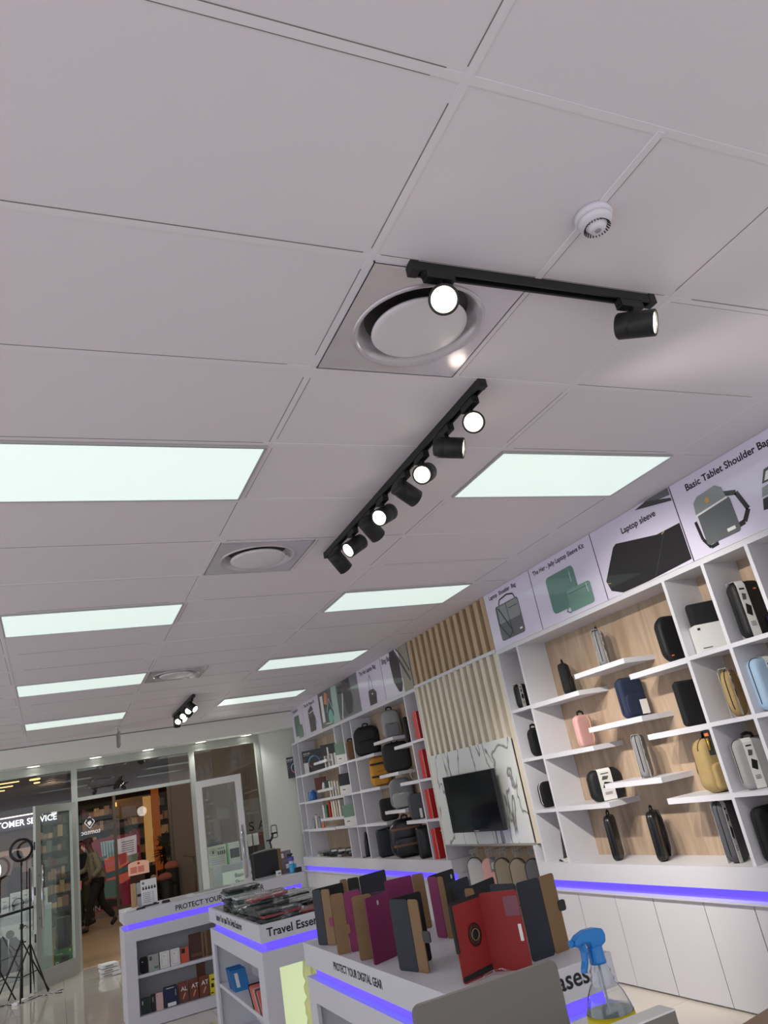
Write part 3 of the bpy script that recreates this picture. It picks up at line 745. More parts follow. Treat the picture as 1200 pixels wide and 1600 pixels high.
c.poly([(0.60, 0.505), (0.82, 0.505), (0.82, 0.01), (0.55, 0.01)], mat('print_ice', (170, 196, 190), 0.3)); c.rect(0.08, 0.08, 0.20, 0.46, PAPER, 0.01); c.poly([(0.3, 0.50), (0.42, 0.44), (0.36, 0.30), (0.24, 0.33)], mat('print_peach', (214, 140, 104), 0.4))
c.poly([(0.28, 0.20), (0.44, 0.40), (0.58, 0.30), (0.60, 0.12), (0.40, 0.06)], ptd); c.poly(circ(0.10, 20, 0.46, 0.12), mat('print_mint', (126, 190, 178), 0.3)); c.line([(0.32, 0.2), (0.46, 0.38), (0.58, 0.2)], 0.012, PAPER); fin(t, c)
t, c = poster(10.71, 11.55, 'pale poster of an upright black phone sling', title='The Her Phone Kit', tsz=0.07, ta=0.10, tb=0.43)
c.rect(0.28, 0.03, 0.58, 0.26, pd, 0.03); c.poly([(0.26, 0.24), (0.28, 0.36), (0.46, 0.42), (0.52, 0.36), (0.55, 0.25)], pgd); c.line([(0.32, 0.31), (0.53, 0.33)], 0.012, PAPER); c.line([(0.58, 0.24), (0.62, 0.12)], 0.02, pd); fin(t, c)
t, c = poster(11.55, 12.2, 'pale poster of a moss green case at the shopfront end', title='The Jelly Kit', tsz=0.06, ta=0.10, tb=0.44)
moss = mat('print_moss_light', (92, 116, 104), 0.3); c.rect(0.14, 0.06, 0.42, 0.38, moss, 0.03); c.rect(0.30, 0.02, 0.56, 0.22, mat('print_moss2', (110, 134, 122), 0.3), 0.03); fin(t, c)
# ================================================================ MERCHANDISE ON THE RIGHT WALL
def yat(u, x, z):
    n = CR * FPX - CF * (u - 600.0)
    return -(n.x * x + n.z * (z - 1.6)) / n.y
F_BLK = BLACKF
F_BLK2 = mat('black_nylon', (16, 17, 19), 0.6, bump=0.4, scale=200)
F_GRY = mat('grey_melange', (128, 128, 130), 0.9, noise=0.3, scale=260, bump=0.5)
F_GRY2 = mat('dark_grey_melange', (84, 85, 90), 0.9, noise=0.35, scale=260, bump=0.5)
F_LGR = mat('light_grey_fabric', (158, 160, 158), 0.85, noise=0.15, scale=200, bump=0.4)
F_NAVY = mat('navy_fabric', (28, 40, 66), 0.85, bump=0.5, scale=260)
F_PINK = mat('pink_fabric', (206, 160, 156), 0.8, bump=0.3, scale=200)
F_TAN = mat('tan_fabric', (172, 148, 100), 0.85, noise=0.12, scale=90, bump=0.5)
F_KHA = mat('khaki_canvas', (170, 146, 98), 0.8, noise=0.1, scale=30, bump=0.5)
F_BLU = mat('pale_blue_fabric', (156, 182, 206), 0.8, bump=0.3, scale=200)
F_YEL = mat('mustard_canvas', (206, 146, 50), 0.75, noise=0.12, scale=50, bump=0.5)
F_OLV = mat('dark_olive_fabric', (44, 46, 40), 0.85, bump=0.4, scale=200)
F_TAU = mat('taupe_fabric', (132, 124, 108), 0.85, noise=0.1, scale=200, bump=0.3)
CARD = mat('white_card', (226, 226, 222), 0.6)
CARDB = mat('brown_card', (164, 134, 96), 0.75)
PURP = mat('deep_purple_card', (46, 30, 92), 0.5)
ORNG = mat('orange_mark', (230, 116, 50), 0.5)

def sleeve(lb, cat, u, z, fab, w=0.2, h=0.28, t=0.055, ang=35, x=3.80, r=0.045, grp=None, name='laptop_sleeve', band=None, tag_=None, handle=False, pocket=False, strap=None, piping=None, um=None, zip_=True, mark=None, off=0.0):
    y = yat(u, x, z + (um if um is not None else h / 2)) + off
    o = thing(name, lb, cat, (x, y, z), math.radians(ang), grp)
    pts = rrect(w, h, r, 6, 0, h / 2)
    MB().pillow(pts, t, fab).build('body', o)
    if zip_:
        k = MB(); k.tube([(a * 1.003, 0, h / 2 + (b_ - h / 2) * 1.003) for a, b_ in pts if b_ > h * 0.12], 0.0032, piping or ZIP, 6); k.build('zip', o)
    if pocket:
        k = MB(); k.pillow(rrect(w * 0.86, h * 0.52, r * 0.8, 5, 0, h * 0.32), t * 0.45, fab, Matrix.Translation((0, -t * 0.42, 0))); k.build('front_pocket', o)
    if band:
        bw, bx = band
        k = MB(); e = 0.0025
        x0, x1 = bx - bw / 2, bx + bw / 2
        out = [(-t * 0.5 - e, 0.004), (-t * 0.5 - e, h * 0.93), (-t * 0.36, h + 0.003), (t * 0.36, h + 0.003), (t * 0.5 + e, h * 0.93), (t * 0.5 + e, 0.004)]
        inn = [(-t * 0.5 - e + 0.0012, 0.004), (-t * 0.5 - e + 0.0012, h * 0.93), (-t * 0.36, h + 0.0015), (t * 0.36, h + 0.0015), (t * 0.5 + e - 0.0012, h * 0.93), (t * 0.5 + e - 0.0012, 0.004)]
        k.prism(out + inn[::-1], x0, x1, CARD, 'x'); pb = k.build('paper_band', o)
        c = Card((x0, -t * 0.5 - e, 0), FRONT)
        s_ = bw
        c.rect(s_ * 0.2, h * 0.84, s_ * 0.8, h * 0.87, INK)
        c.poly([(s_ * 0.15, h * 0.42), (s_ * 0.7, h * 0.36), (s_ * 0.9, h * 0.54), (s_ * 0.35, h * 0.60)], F_BLK2)
        c.poly([(s_ * 0.2, h * 0.66), (s_ * 0.6, h * 0.66), (s_ * 0.75, h * 0.76), (s_ * 0.3, h * 0.78)], F_GRY2)
        for q in range(3): c.rect(s_ * 0.2, h * (0.26 - 0.03 * q), s_ * 0.75, h * (0.27 - 0.03 * q), INK)
        c.mb.build('printed_picture', pb)
    if handle:
        k = MB(); k.tube([(-0.035, 0, h - 0.004), (-0.03, 0, h + 0.022), (0.0, 0, h + 0.030), (0.03, 0, h + 0.022), (0.035, 0, h - 0.004)], 0.0055, ZIP, 8, flat=1.8); k.build('handle', o)
    if strap:
        k = MB(); k.tube([(w * 0.2, -t * 0.5, h * 0.98), (w * 0.24, -t * 0.68, h * 0.8), (w * 0.22, -t * 0.75, h * 0.5), (w * 0.26, -t * 0.68, h * 0.2), (w * 0.22, -t * 0.5, h * 0.05)], 0.010, strap, 6, flat=0.35); k.build('strap', o)
    if tag_:
        tm, ta, tb, tw, th = tag_
        k = MB(); k.box((ta, -t * 0.5 - 0.012, tb), (ta + tw, -t * 0.5 - 0.009, tb + th), tm)
        k.tube([(ta + tw / 2, -t * 0.5 - 0.010, tb + th), (ta + tw / 2 - 0.006, -t * 0.4, tb + th + 0.03)], 0.001, ZIP, 5); k.build('hang_tag', o)
    if mark:
        k = MB(); k.box((mark[1], -t * 0.5 - 0.0035, mark[2]), (mark[1] + 0.018, -t * 0.5 + 0.002, mark[2] + 0.008), mark[0]); k.build('logo_patch', o)
    return o

def backpack(lb, u, z, fab, w=0.3, h=0.4, t=0.16, ang=-10, x=3.81, strapm=None, um=None, side=None, grp=None, name='backpack', cat='backpack', pocket=True, trim=None, roll=False, off=0.0):
    y = yat(u, x, z + (um if um is not None else h / 2)) + off
    o = thing(name, lb, cat, (x, y, z), math.radians(ang), grp)
    top = rrect(w, h, w * 0.3, 7, 0, h / 2)
    pts = [(a * (1.0 - 0.10 * max(0, (b_ - h * 0.5)) / h * 2), b_) for a, b_ in top]
    MB().pillow(pts, t, fab).build('main_body', o)
    if pocket:
        k = MB(); k.pillow(rrect(w * 0.74, h * 0.48, w * 0.14, 6, 0, h * 0.29), t * 0.4, side or fab, Matrix.Translation((0, -t * 0.46, 0))); k.build('front_pocket', o)
        k = MB(); k.tube([(-w * 0.33, -t * 0.60, h * 0.46), (0, -t * 0.66, h * 0.49), (w * 0.33, -t * 0.60, h * 0.46)], 0.003, trim or ZIP, 6); k.build('pocket_zip', o)
    k = MB(); k.tube([(a * 0.985, -t * 0.12, h / 2 + (b_ - h / 2) * 0.985) for a, b_ in pts if b_ > h * 0.35], 0.004, trim or ZIP, 6); k.build('main_zip', o)
    k = MB(); k.tube([(-0.035, 0, h * 0.985), (-0.032, 0, h + 0.026), (0, 0, h + 0.036), (0.032, 0, h + 0.026), (0.035, 0, h * 0.985)], 0.006, trim or ZIP, 8, flat=1.6); k.build('top_handle', o)
    for sg in (-1, 1):
        k = MB(); k.tube([(sg * w * 0.2, t * 0.45, h * 0.93), (sg * w * 0.3, t * 0.66, h * 0.75), (sg * w * 0.34, t * 0.66, h * 0.4), (sg * w * 0.3, t * 0.5, h * 0.1)], 0.014, trim or F_BLK2, 6, flat=0.4); k.build('shoulder_strap', o)
    if strapm:
        for zz in (0.30, 0.72):
            k = MB(); k.prism([(-w * 0.42, -t * 0.50), (-w * 0.36, -t * 0.72), (w * 0.36, -t * 0.72), (w * 0.42, -t * 0.50)], h * zz, h * zz + 0.024, strapm, 'z')
            k.build('compression_strap', o)
    return o

def carton(lb, cat, u, z, w, d, h, m_, ang=0, x=3.80, grp=None, name='product_box', art=None, um=None, off=0.0, at=None, lean=0.0):
    """printed cardboard box; art(card, w, h) draws on its front, the face that looks to -y before turning"""
    if at is None: y = yat(u, x, z + (um if um is not None else h / 2)) + off; loc = (x, y, z)
    else: loc = (at[0], at[1], z)
    o = thing(name, lb, cat, loc, math.radians(ang), grp, rot=Euler((lean, 0, math.radians(ang))) if lean else None)
    ct = MB().box((-w / 2, -d / 2, 0), (w / 2, d / 2, h), m_).build('carton', o, bevel=0.001)
    if art:
        c = Card((-w / 2, -d / 2 - 0.0002, 0), FRONT); art(c, w, h); c.mb.build('printed_front', ct)
    return o

G1 = 'cases on the near oak shelves'
sleeve('grey melange sleeve with a white paper band on the topmost floating shelf', 'laptop sleeve', 940, 2.14, F_GRY, 0.20, 0.27, 0.06, 40, band=(0.06, -0.06), handle=True)
sleeve('slim black sleeve on the top left floating shelf, left of the grey one', 'laptop sleeve', 885, 2.02, F_BLK, 0.20, 0.25, 0.07, 44, handle=True, pocket=True)
sleeve('black rounded case with a tiny orange mark, top right floating shelf', 'laptop sleeve', 1055, 2.02, F_BLK2, 0.22, 0.31, 0.07, -5, x=3.82, r=0.08, mark=(ORNG, -0.08, 0.04), off=0.02)
sleeve('navy blue case with white and dark tags on the middle floating shelf', 'laptop sleeve', 987, 1.738, F_NAVY, 0.22, 0.28, 0.07, 2, tag_=(PAPER, 0.02, 0.015, 0.07, 0.10), pocket=True, x=3.80)
sleeve('pale pink slim case with a beige strap on the left', 'laptop sleeve', 913, 1.61, F_PINK, 0.18, 0.24, 0.055, 12, strap=mat('beige_strap', (170, 140, 116), 0.7), handle=True, piping=F_PINK)
sleeve('plain matte black case beside the white divider on the right middle floating shelf', 'laptop sleeve', 1084, 1.61, F_BLK, 0.20, 0.285, 0.05, -5, x=3.80, r=0.025, zip_=True, off=0.02)
sleeve('grey striped sleeve standing edge-on on the central lower floating shelf', 'laptop sleeve', 1004, 1.335, F_GRY, 0.20, 0.29, 0.06, 38, band=(0.04, -0.07), handle=False)
sleeve('wide black case with a broad white printed band on the lowest left floating shelf', 'laptop case', 946, 1.208, F_BLK2, 0.27, 0.225, 0.09, -12, band=(0.11, -0.01), r=0.06, x=3.83)
sleeve('glossy black slim case at the left on the near bench', 'laptop sleeve', 959, 0.80, mat('black_leatherette', (18, 18, 20), 0.3), 0.18, 0.31, 0.055, 38, handle=True)
sleeve('glossy black slim case with a loop, right of its twin on the bench', 'laptop sleeve', 1028, 0.80, mat('black_leatherette', (18, 18, 20), 0.3), 0.19, 0.32, 0.06, 36, handle=True, strap=ZIP)
sleeve('dark grey melange sleeve with white side label on the bench near the grid', 'laptop sleeve', 1142, 0.80, F_GRY2, 0.20, 0.36, 0.07, 18, band=(0.045, -0.07), r=0.06, handle=True)
# tan backpack
o = backpack('khaki canvas backpack with black handle on the lowest right floating shelf', 1119, 1.20, F_KHA, 0.24, 0.33, 0.13, -8, x=3.81, um=0.16)
# hanging blister pack
y = yat(1108, 3.668, 1.50)
o = thing('hanging_battery_pack', 'small black and gold packet hanging from the floating shelf edge above the khaki backpack', 'packet', (3.669, y, 1.425))
MB().box((-0.004, -0.022, 0), (0.004, 0.022, 0.145), BLACKP).build('backing_card', o)
MB().cyl((-0.010, 0, 0.03), (-0.010, 0, 0.10), 0.008, mt=mat('gold_cell', (190, 150, 60), 0.3, 0.6), n=12).build('gold_cell', o)
MB().box((-0.0052, -0.016, 0.112), (-0.004, 0.016, 0.13), ORNG).build('printed_stripe', o)
# grid cells
o = sleeve('black roll-top bag half inside a white cardboard sleeve, top cell of the grid', 'laptop bag', 1110, 2.02, F_BLK, 0.23, 0.31, 0.09, -30, x=3.82, r=0.02, um=0.16)
k = MB(); k.box((-0.118, -0.062, 0.001), (0.118, 0.06, 0.17), CARD); k.build('cardboard_sleeve', o)
c = Card((-0.118, -0.0625, 0), FRONT); c.rect(0.012, 0.135, 0.03, 0.15, INK); c.rect(0.19, 0.02, 0.21, 0.04, INK); c.rect(0.012, 0.02, 0.07, 0.025, INK); c.mb.build('printed_marks', o)
k = MB(); k.box((0.1185, -0.05, 0.002), (0.123, 0.05, 0.15), CARDB); k.build('brown_edge', o)
sleeve('beige oval pouch with a paper ribbon in the second grid cell', 'pouch', 1147, 1.61, F_TAN, 0.20, 0.29, 0.06, 25, r=0.095, band=(0.03, -0.075), x=3.82)
sleeve('light grey case with a printed white band in the third grid cell', 'laptop case', 1181, 1.20, F_LGR, 0.23, 0.285, 0.07, -22, band=(0.06, -0.03), handle=True, x=3.82)
sleeve('tall black case with a white printed band and a purple tag, top right grid cell', 'laptop case', 1173, 2.02, F_BLK2, 0.20, 0.34, 0.09, -12, band=(0.06, -0.05), tag_=(PURP, 0.04, 0.02, 0.055, 0.09), x=3.81, mark=(ORNG, 0.03, 0.28))
sleeve('pale blue bag cut by the right edge of the picture', 'bag', 1203, 1.61, F_BLU, 0.20, 0.30, 0.09, -10, band=(0.04, 0.0), x=3.82)
sleeve('dark case at the right edge of the picture on the bench', 'laptop sleeve', 1206, 0.80, F_BLK, 0.2, 0.3, 0.07, 0, x=3.82)
# narrow column
o = sleeve('black case with white panel and a small purple box, top of the narrow column', 'laptop case', 817, 2.02, F_BLK2, 0.17, 0.21, 0.06, 20, x=3.80, band=(0.05, -0.05), tag_=(PURP, 0.02, 0.004, 0.05, 0.075))
sleeve('slouching black drawstring pouch in the second cell of the narrow column', 'pouch', 838, 1.61, F_BLK, 0.15, 0.235, 0.06, 15, r=0.06, x=3.81, handle=True)
sleeve('small black case with white piping in the third cell of the narrow column', 'laptop sleeve', 855, 1.20, F_BLK, 0.16, 0.205, 0.06, 10, r=0.06, x=3.80, piping=CARD)
o = thing('strap_with_label', 'black strap leaning in the corner with a white label, left end of the near bench', 'strap', (3.74, yat(886, 3.74, 0.83), 0.801))
MB().tube([(0.0, 0.02, 0.012), (0.02, 0.05, 0.05), (0.03, 0.055, 0.16), (0.04, 0.05, 0.24)], [0.02, 0.013, 0.008, 0.005], F_BLK2, 8, flat=0.5).build('strap', o)
MB().box((-0.055, -0.07, 0.0), (0.03, 0.01, 0.003), CARD, Matrix.Translation((0, 0, 0.012)) @ Matrix.Rotation(0.35, 4, 'X')).build('label_card', o)
MB().tube([(0.0, 0.02, 0.010), (-0.04, 0.06, 0.006), (-0.05, 0.02, 0.005), (-0.02, -0.01, 0.008)], 0.006, F_BLK2, 8).build('loop', o)

# hanging sleeves in the niche
hang = mat('hanger_plastic', (176, 172, 162), 0.4)
for k_, (u, fab, lb, pip) in enumerate(((741, mat('white_grey_fabric', (206, 206, 208), 0.7, noise=0.1, scale=60), 'white and grey padded sleeve hanging first on the left in the niche', ZIP), (765, F_PINK, 'pink sleeve with a grey price card hanging in the niche', F_PINK),
        (784, F_TAU, 'taupe sleeve with black piping hanging in the middle of the niche', ZIP), (808, F_TAU, 'taupe sleeve with black piping hanging second from the right in the niche', ZIP), (833, F_GRY2, 'grey sleeve with black piping hanging last on the right in the niche', ZIP))):
    x = 3.80; y = yat(u, x, 0.74); zt = 0.885
    o = thing('hanging_sleeve', lb, 'laptop sleeve', (x, y, 0.40), math.radians(-22), 'sleeves hanging in the niche')
    pts = rrect(0.155, 0.40, 0.07, 7, 0, 0.20)
    MB().pillow(pts, 0.045, fab).build('body', o)
    MB().tube([(a, -0.018, b_) for a, b_ in rrect(0.15, 0.395, 0.068, 7, 0, 0.20)], 0.0045, pip, 6, closed=True).build('piping', o)
    k = MB(); k.prism(rrect(0.085, 0.04, 0.008, 4, 0.02, 0.455), -0.002, 0.002, hang); k.prism(rrect(0.014, 0.05, 0.004, 3, 0.052, 0.42), -0.002, 0.002, hang); k.prism(rrect(0.018, 0.03, 0.004, 3, 0.0, 0.425), -0.002, 0.002, hang)
    for a in (-0.005, 0.02, 0.045): k.cyl((a, -0.0026, 0.457), (a, -0.0021, 0.457), 0.004, mt=BLACKP, n=10)
    k.build('display_hanger', o)
    if k_ == 1:
        k = MB(); k.box((0.0, -0.036, 0.28), (0.06, -0.033, 0.40), mat('grey_price_card', (120, 122, 126), 0.5)); k.build('price_card', o)
        c = Card((0.0, -0.0365, 0.28), FRONT)
        for q in range(4): c.rect(0.012 + q * 0.01, 0.02, 0.016 + q * 0.01, 0.075, PAPER)
        c.mb.build('barcode', o)
    MB().cyl((x + 0.02, y - 0.008, 0.865), (3.935, y - 0.008, 0.865), 0.003, mt=CHROME, n=8).build('peg_hook', None, 'thin chrome peg hook %s in the niche' % ('holding the white sleeve', 'holding the pink sleeve', 'holding the middle taupe sleeve', 'holding the right taupe sleeve', 'holding the grey sleeve')[k_], 'hook', 'peg hooks in the niche')

# ---------------------------------------------------------------- far unit
backpack('round black backpack on the upper left shelf of the far bay', 574, 2.02, F_BLK2, 0.36, 0.38, 0.17, -25, x=3.83, um=0.19)
backpack('tall grey canvas bag with folded top on the highest far shelf', 611, 2.137, F_LGR, 0.24, 0.34, 0.13, -20, x=3.83, um=0.17, side=F_GRY)
sleeve('thin black sleeve at the right end of the far upper shelf', 'laptop sleeve', 638, 2.017, F_BLK2, 0.2, 0.30, 0.05, 48, x=3.80)
sleeve('large black garment-like case with pointed top in the middle of the far bay', 'bag', 620, 1.741, F_BLK2, 0.34, 0.345, 0.10, -30, x=3.82, r=0.09, um=0.17, handle=True)
backpack('mustard yellow backpack with black straps on the far shelves', 594, 1.62, F_YEL, 0.27, 0.36, 0.15, -25, x=3.82, strapm=F_BLK2, um=0.18)
o = thing('grey_strap_loop', 'grey coiled strap under the far middle floating shelf', 'strap', (3.79, yat(648, 3.79, 1.66), 1.613))
MB().tube([(0.05 * math.cos(a), 0.0, 0.062 + 0.055 * math.sin(a)) for a in [2 * PI * i / 20 for i in range(20)]], 0.007, F_LGR, 8, closed=True).build('loop', o)
backpack('grey and white backpack on the low far shelf', 628, 1.328, F_GRY, 0.30, 0.345, 0.15, -30, x=3.81, um=0.17, side=F_LGR, trim=CARD)
sleeve('dark olive pouch with a dangling strap on the low left far shelf', 'pouch', 608, 1.208, F_OLV, 0.22, 0.26, 0.07, -15, x=3.82, strap=F_BLK2, um=0.13)
sleeve('dark grey folded bag with a white tag at the right of the far bay', 'bag', 654, 1.20, F_GRY2, 0.22, 0.27, 0.09, -25, x=3.80, tag_=(PAPER, 0.0, 0.01, 0.03, 0.10), um=0.14)
o = sleeve('navy shoulder bag with a grey strap on the far bench', 'shoulder bag', 606, 0.80, mat('navy_leatherette', (26, 32, 42), 0.45), 0.26, 0.33, 0.10, -20, x=3.80, r=0.04, um=0.16)
MB().tube([(-0.10, -0.05, 0.33), (0.0, -0.06, 0.335), (0.09, -0.075, 0.24), (0.12, -0.085, 0.12), (0.15, -0.08, 0.02)], 0.010, F_GRY, 8, flat=0.5).build('shoulder_strap', o)
o = backpack('big black backpack with two brown leather straps on the far bench', 637, 0.80, mat('black_leatherette', (18, 18, 20), 0.3), 0.42, 0.42, 0.16, -22, x=3.81, um=0.2, strapm=mat('brown_leather', (122, 82, 52), 0.45))
sleeve('black pointed tote bag on the right of the far bench', 'tote bag', 669, 0.80, mat('black_leatherette', (18, 18, 20), 0.3), 0.24, 0.33, 0.11, -18, x=3.79, r=0.03, um=0.16, strap=ZIP)
o = thing('folded_umbrella_bag', 'narrow black pouch standing at the foot of the far slim cells', 'pouch', (3.76, yat(574, 3.76, 0.93), 0.80))
MB().lathe([(0.0, 0.0), (0.035, 0.0), (0.038, 0.03), (0.030, 0.16), (0.018, 0.27), (0.010, 0.30), (0.0, 0.30)], F_BLK2, 16).build('body', o)
MB().tube([(0.0, -0.02, 0.02), (-0.06, -0.05, 0.006), (-0.09, -0.02, 0.005), (-0.05, 0.02, 0.006)], 0.005, F_BLK2, 6).build('wrist_loop', o)
# slim cells
def art_half(c1, c2):
    def f(c, w, h): c.rect(0.0, 0.0, w, h * 0.42, c2); c.rect(w * 0.2, h * 0.2, w * 0.4, h * 0.24, INK)
    return f
sage = mat('sage_card', (118, 146, 128), 0.6)
carton('sage green and white box in the top slim cell of the far unit', 'box', 535, 2.02, 0.19, 0.05, 0.27, sage, -30, x=3.725, art=art_half(sage, CARD))
carton('black and white box in the second slim cell of the far unit', 'box', 541, 1.61, 0.19, 0.05, 0.27, mat('charcoal_card', (40, 42, 44), 0.6), -30, x=3.725, art=art_half(None, CARD))
carton('sage green and white box in the third slim cell of the far unit', 'box', 548, 1.20, 0.19, 0.05, 0.27, sage, -30, x=3.725, art=art_half(sage, CARD))
sleeve('slender brown bottle bag in the top slim cell near the far bay', 'pouch', 549, 2.02, mat('brown_suede', (112, 84, 52), 0.8), 0.11, 0.25, 0.06, -20, x=3.73, r=0.035, handle=True)
carton('small dark packet in the slim cell below the brown bottle bag', 'packet', 558, 1.61, 0.05, 0.03, 0.15, F_GRY2, 0, x=3.77)
carton('thin orange and white packet standing in the lowest slim cell', 'packet', 556, 0.80, 0.05, 0.04, 0.24, mat('orange_card', (222, 92, 56), 0.6), 0, x=3.78, art=art_half(None, CARD))
# ring light boxes
neon = [mat('ring_' + n, c_, 0.4) for n, c_ in (('blue', (86, 110, 200)), ('cyan', (120, 190, 210)), ('pink', (200, 110, 150)), ('violet', (110, 90, 190)))]
def ring_art(c, w, h):
    for q in range(24):
        a0 = 2 * PI * q / 24; a1 = 2 * PI * (q + 1) / 24; r0, r1 = w * 0.25, w * 0.30; cx, cy = w * 0.58, h * 0.45
        c.k = 2
        c.poly([(cx + r * math.cos(a), cy + r * math.sin(a)) for r, a in ((r0, a0), (r1, a0), (r1, a1), (r0, a1))], neon[(q // 6) % 4], 2)
    c.text('RGB LED', w * 0.07, h * 0.84, h * 0.085, PAPER, bold=0.02); c.text('RING LIGHT', w * 0.07, h * 0.77, h * 0.05, PAPER)
    for q in range(4): c.poly(circ(w * 0.03, 10, w * 0.1, h * (0.6 - 0.11 * q)), F_GRY)
    for q in range(3): c.rect(w * 0.88, h * (0.55 - 0.13 * q), w * 0.94, h * (0.60 - 0.13 * q), F_GRY)
blk = mat('black_gloss_card', (18, 20, 24), 0.35)
carton('big black ring light box with a coloured circle in the far left bay', 'box', 490, 2.02, 0.34, 0.08, 0.345, blk, -42, x=3.83, art=ring_art, um=0.17)
carton('black ring light box leaning out of the outermost narrow cell', 'box', 461, 2.02, 0.27, 0.10, 0.33, blk, -42, x=3.72, art=ring_art, um=0.16, off=-0.02)
def cam_art(c, w, h): c.rect(w * 0.4, h * 0.25, w * 0.5, h * 0.8, PAPER); c.rect(w * 0.4, h * 0.25, w * 0.62, h * 0.34, PAPER)
carton('slanted black box with a white pen drawing on the high far left floating shelf', 'box', 514, 2.137, 0.24, 0.06, 0.22, blk, -35, x=3.82, art=cam_art)
carton('clear and white narrow box in front of the big ring light box', 'box', 480, 2.02, 0.08, 0.05, 0.16, CARD, -35, x=3.72)
carton('flat black box lying under the ring light box shelf', 'box', 499, 2.02, 0.22, 0.06, 0.085, blk, -35, x=3.76)
for q, u in enumerate((512, 517.5, 523, 528)):
    carton('slim white packet standing upright, %s of the row of four on the far floating shelf' % ('first', 'second', 'third', 'last')[q], 'packet', u, 2.022, 0.12, 0.018, 0.17, CARD, 30, x=3.77, grp='white packets on the far floating shelf', name='white_packet')
blue = mat('translucent_blue', (50, 110, 190), 0.25)
o = thing('blue_jar', 'bright blue round jar on the far left bay second shelf', 'jar', (3.75, yat(489, 3.75, 1.68), 1.611))
MB().lathe([(0, 0), (0.055, 0), (0.062, 0.02), (0.060, 0.10), (0.045, 0.125), (0, 0.125)], blue, 24).build('jar_body', o); MB().lathe([(0, 0.125), (0.04, 0.125), (0.038, 0.15), (0, 0.152)], mat('jar_lid', (90, 150, 210), 0.3), 20).build('lid', o)
for q, (u, h) in enumerate(((482, 0.13), (485.5, 0.09))):
    carton('clear plastic %s packet left of the blue jar' % ('tall', 'short')[q], 'packet', u, 1.61, 0.03, 0.03, h, mat('frosted_plastic', (160, 176, 180), 0.3), 0, x=3.72, name='clear_packet')
carton('dark red patterned box on the small far left floating shelf', 'box', 501, 1.738, 0.17, 0.05, 0.185, mat('dark_red_print', (96, 34, 34), 0.5, noise=0.6, scale=25), -35, x=3.80)
o = thing('white_cone_speaker', 'little white cone in front of the dark red box', 'speaker', (3.73, yat(506, 3.73, 1.78), 1.739)); MB().lathe([(0, 0), (0.032, 0), (0.018, 0.085), (0.010, 0.095), (0, 0.095)], CARD, 16).build('body', o); MB().lathe([(0.033, 0.0), (0.038, 0.002), (0.036, 0.006), (0.031, 0.006)], F_LGR, 16).build('foot_ring', o)
carton('small dark green box right of the white cone', 'box', 512, 1.738, 0.06, 0.05, 0.115, mat('bottle_green', (60, 86, 74), 0.5), -20, x=3.78)
for q, u in enumerate((521, 525, 529, 533.5)):
    carton('white or cream packet, %s of the row on the second far left shelf' % ('first', 'second', 'third', 'fourth')[q], 'packet', u, 1.61, 0.15, 0.022, 0.22 - 0.008 * q, CARD if q % 2 == 0 else mat('cream_card', (214, 204, 176), 0.6), 28, x=3.78, grp='packets on the second far floating shelf', name='white_packet')
rc = [CARD, mat('leaf_green_card', (84, 130, 96), 0.6), mat('red_card', (186, 40, 36), 0.5), mat('cream_card', (214, 204, 176), 0.6), CARD, mat('beige_card', (196, 180, 156), 0.6), CARD]
for q, u in enumerate((511, 515, 520, 524.5, 528, 532, 536)):
    carton(('white', 'leaf green', 'red', 'cream', 'white', 'beige', 'outermost white')[q] + ' boxed accessory %s in the third far row' % ('leaning first', 'second', 'third', 'fourth', 'fifth', 'sixth', 'seventh')[q], 'packet', u, 1.332, 0.15, 0.03, 0.20 + (0.02 if q > 1 else -0.02), rc[q], 28, x=3.80, grp='boxed accessories on the third far row', name='accessory_packet')
for q, (u, h, m_, n_) in enumerate(((491, 0.13, F_LGR, 'white earphone figure'), (495.5, 0.19, CARD, 'tall white toothbrush head'), (500, 0.15, F_LGR, 'slim grey charger stick'), (505.5, 0.11, ORNG, 'short orange power bank'))):
    o = thing('accessory_stand', n_ + ' on the lowest far left shelf', 'accessory', (3.74, yat(u, 3.74, 1.26), 1.2005)); MB().lathe([(0, 0), (0.024, 0), (0.024, 0.008), (0.015, 0.02), (0.013, h - 0.02), (0.009, h), (0, h)], m_, 14).build('body', o); MB().lathe([(0, h), (0.011, h), (0.012, h + 0.01), (0, h + 0.014)], BLACKP, 12).build('tip', o)
carton('tiny dark camera box in the outermost narrow cell, second from the top', 'box', 468, 1.61, 0.07, 0.05, 0.09, F_OLV, -20, x=3.75)
carton('small white earbud box in the outermost narrow cell, third from the top', 'box', 473, 1.20, 0.09, 0.05, 0.11, CARD, -20, x=3.75, art=lambda c, w, h: c.rect(w * 0.3, h * 0.2, w * 0.45, h * 0.7, BLACKP))
def tall_art(c, w, h):
    for q in range(5): c.poly(circ(w * 0.16, 12, w * 0.5, h * (0.1 + 0.12 * q)), F_GRY)
    c.rect(w * 0.2, h * 0.78, w * 0.8, h * 0.84, PAPER); c.rect(w * 0.25, h * 0.68, w * 0.75, h * 0.72, PAPER)
carton('tall narrow black box with a column of circles on the far bench end', 'box', 482, 0.80, 0.12, 0.08, 0.34, blk, -42, x=3.76, art=tall_art)
# red boxes
red = mat('red_gloss_card', (200, 36, 32), 0.35)
for q, (u, z) in enumerate(((657, 2.02), (667, 1.61), (677, 1.20), (687, 0.80))):
    o = carton('red box standing upright in the narrow far column, %s' % ('topmost', 'second from the top', 'third from the top', 'on the bench')[q], 'box', u, z, 0.12, 0.06, 0.30, red, 8, x=3.75, grp='red boxes of the narrow far column', art=lambda c, w, h: (c.rect(0.0, 0, w * 0.06, h, PAPER), c.rect(w * 0.6, h * 0.86, w * 0.85, h * 0.90, PAPER)))
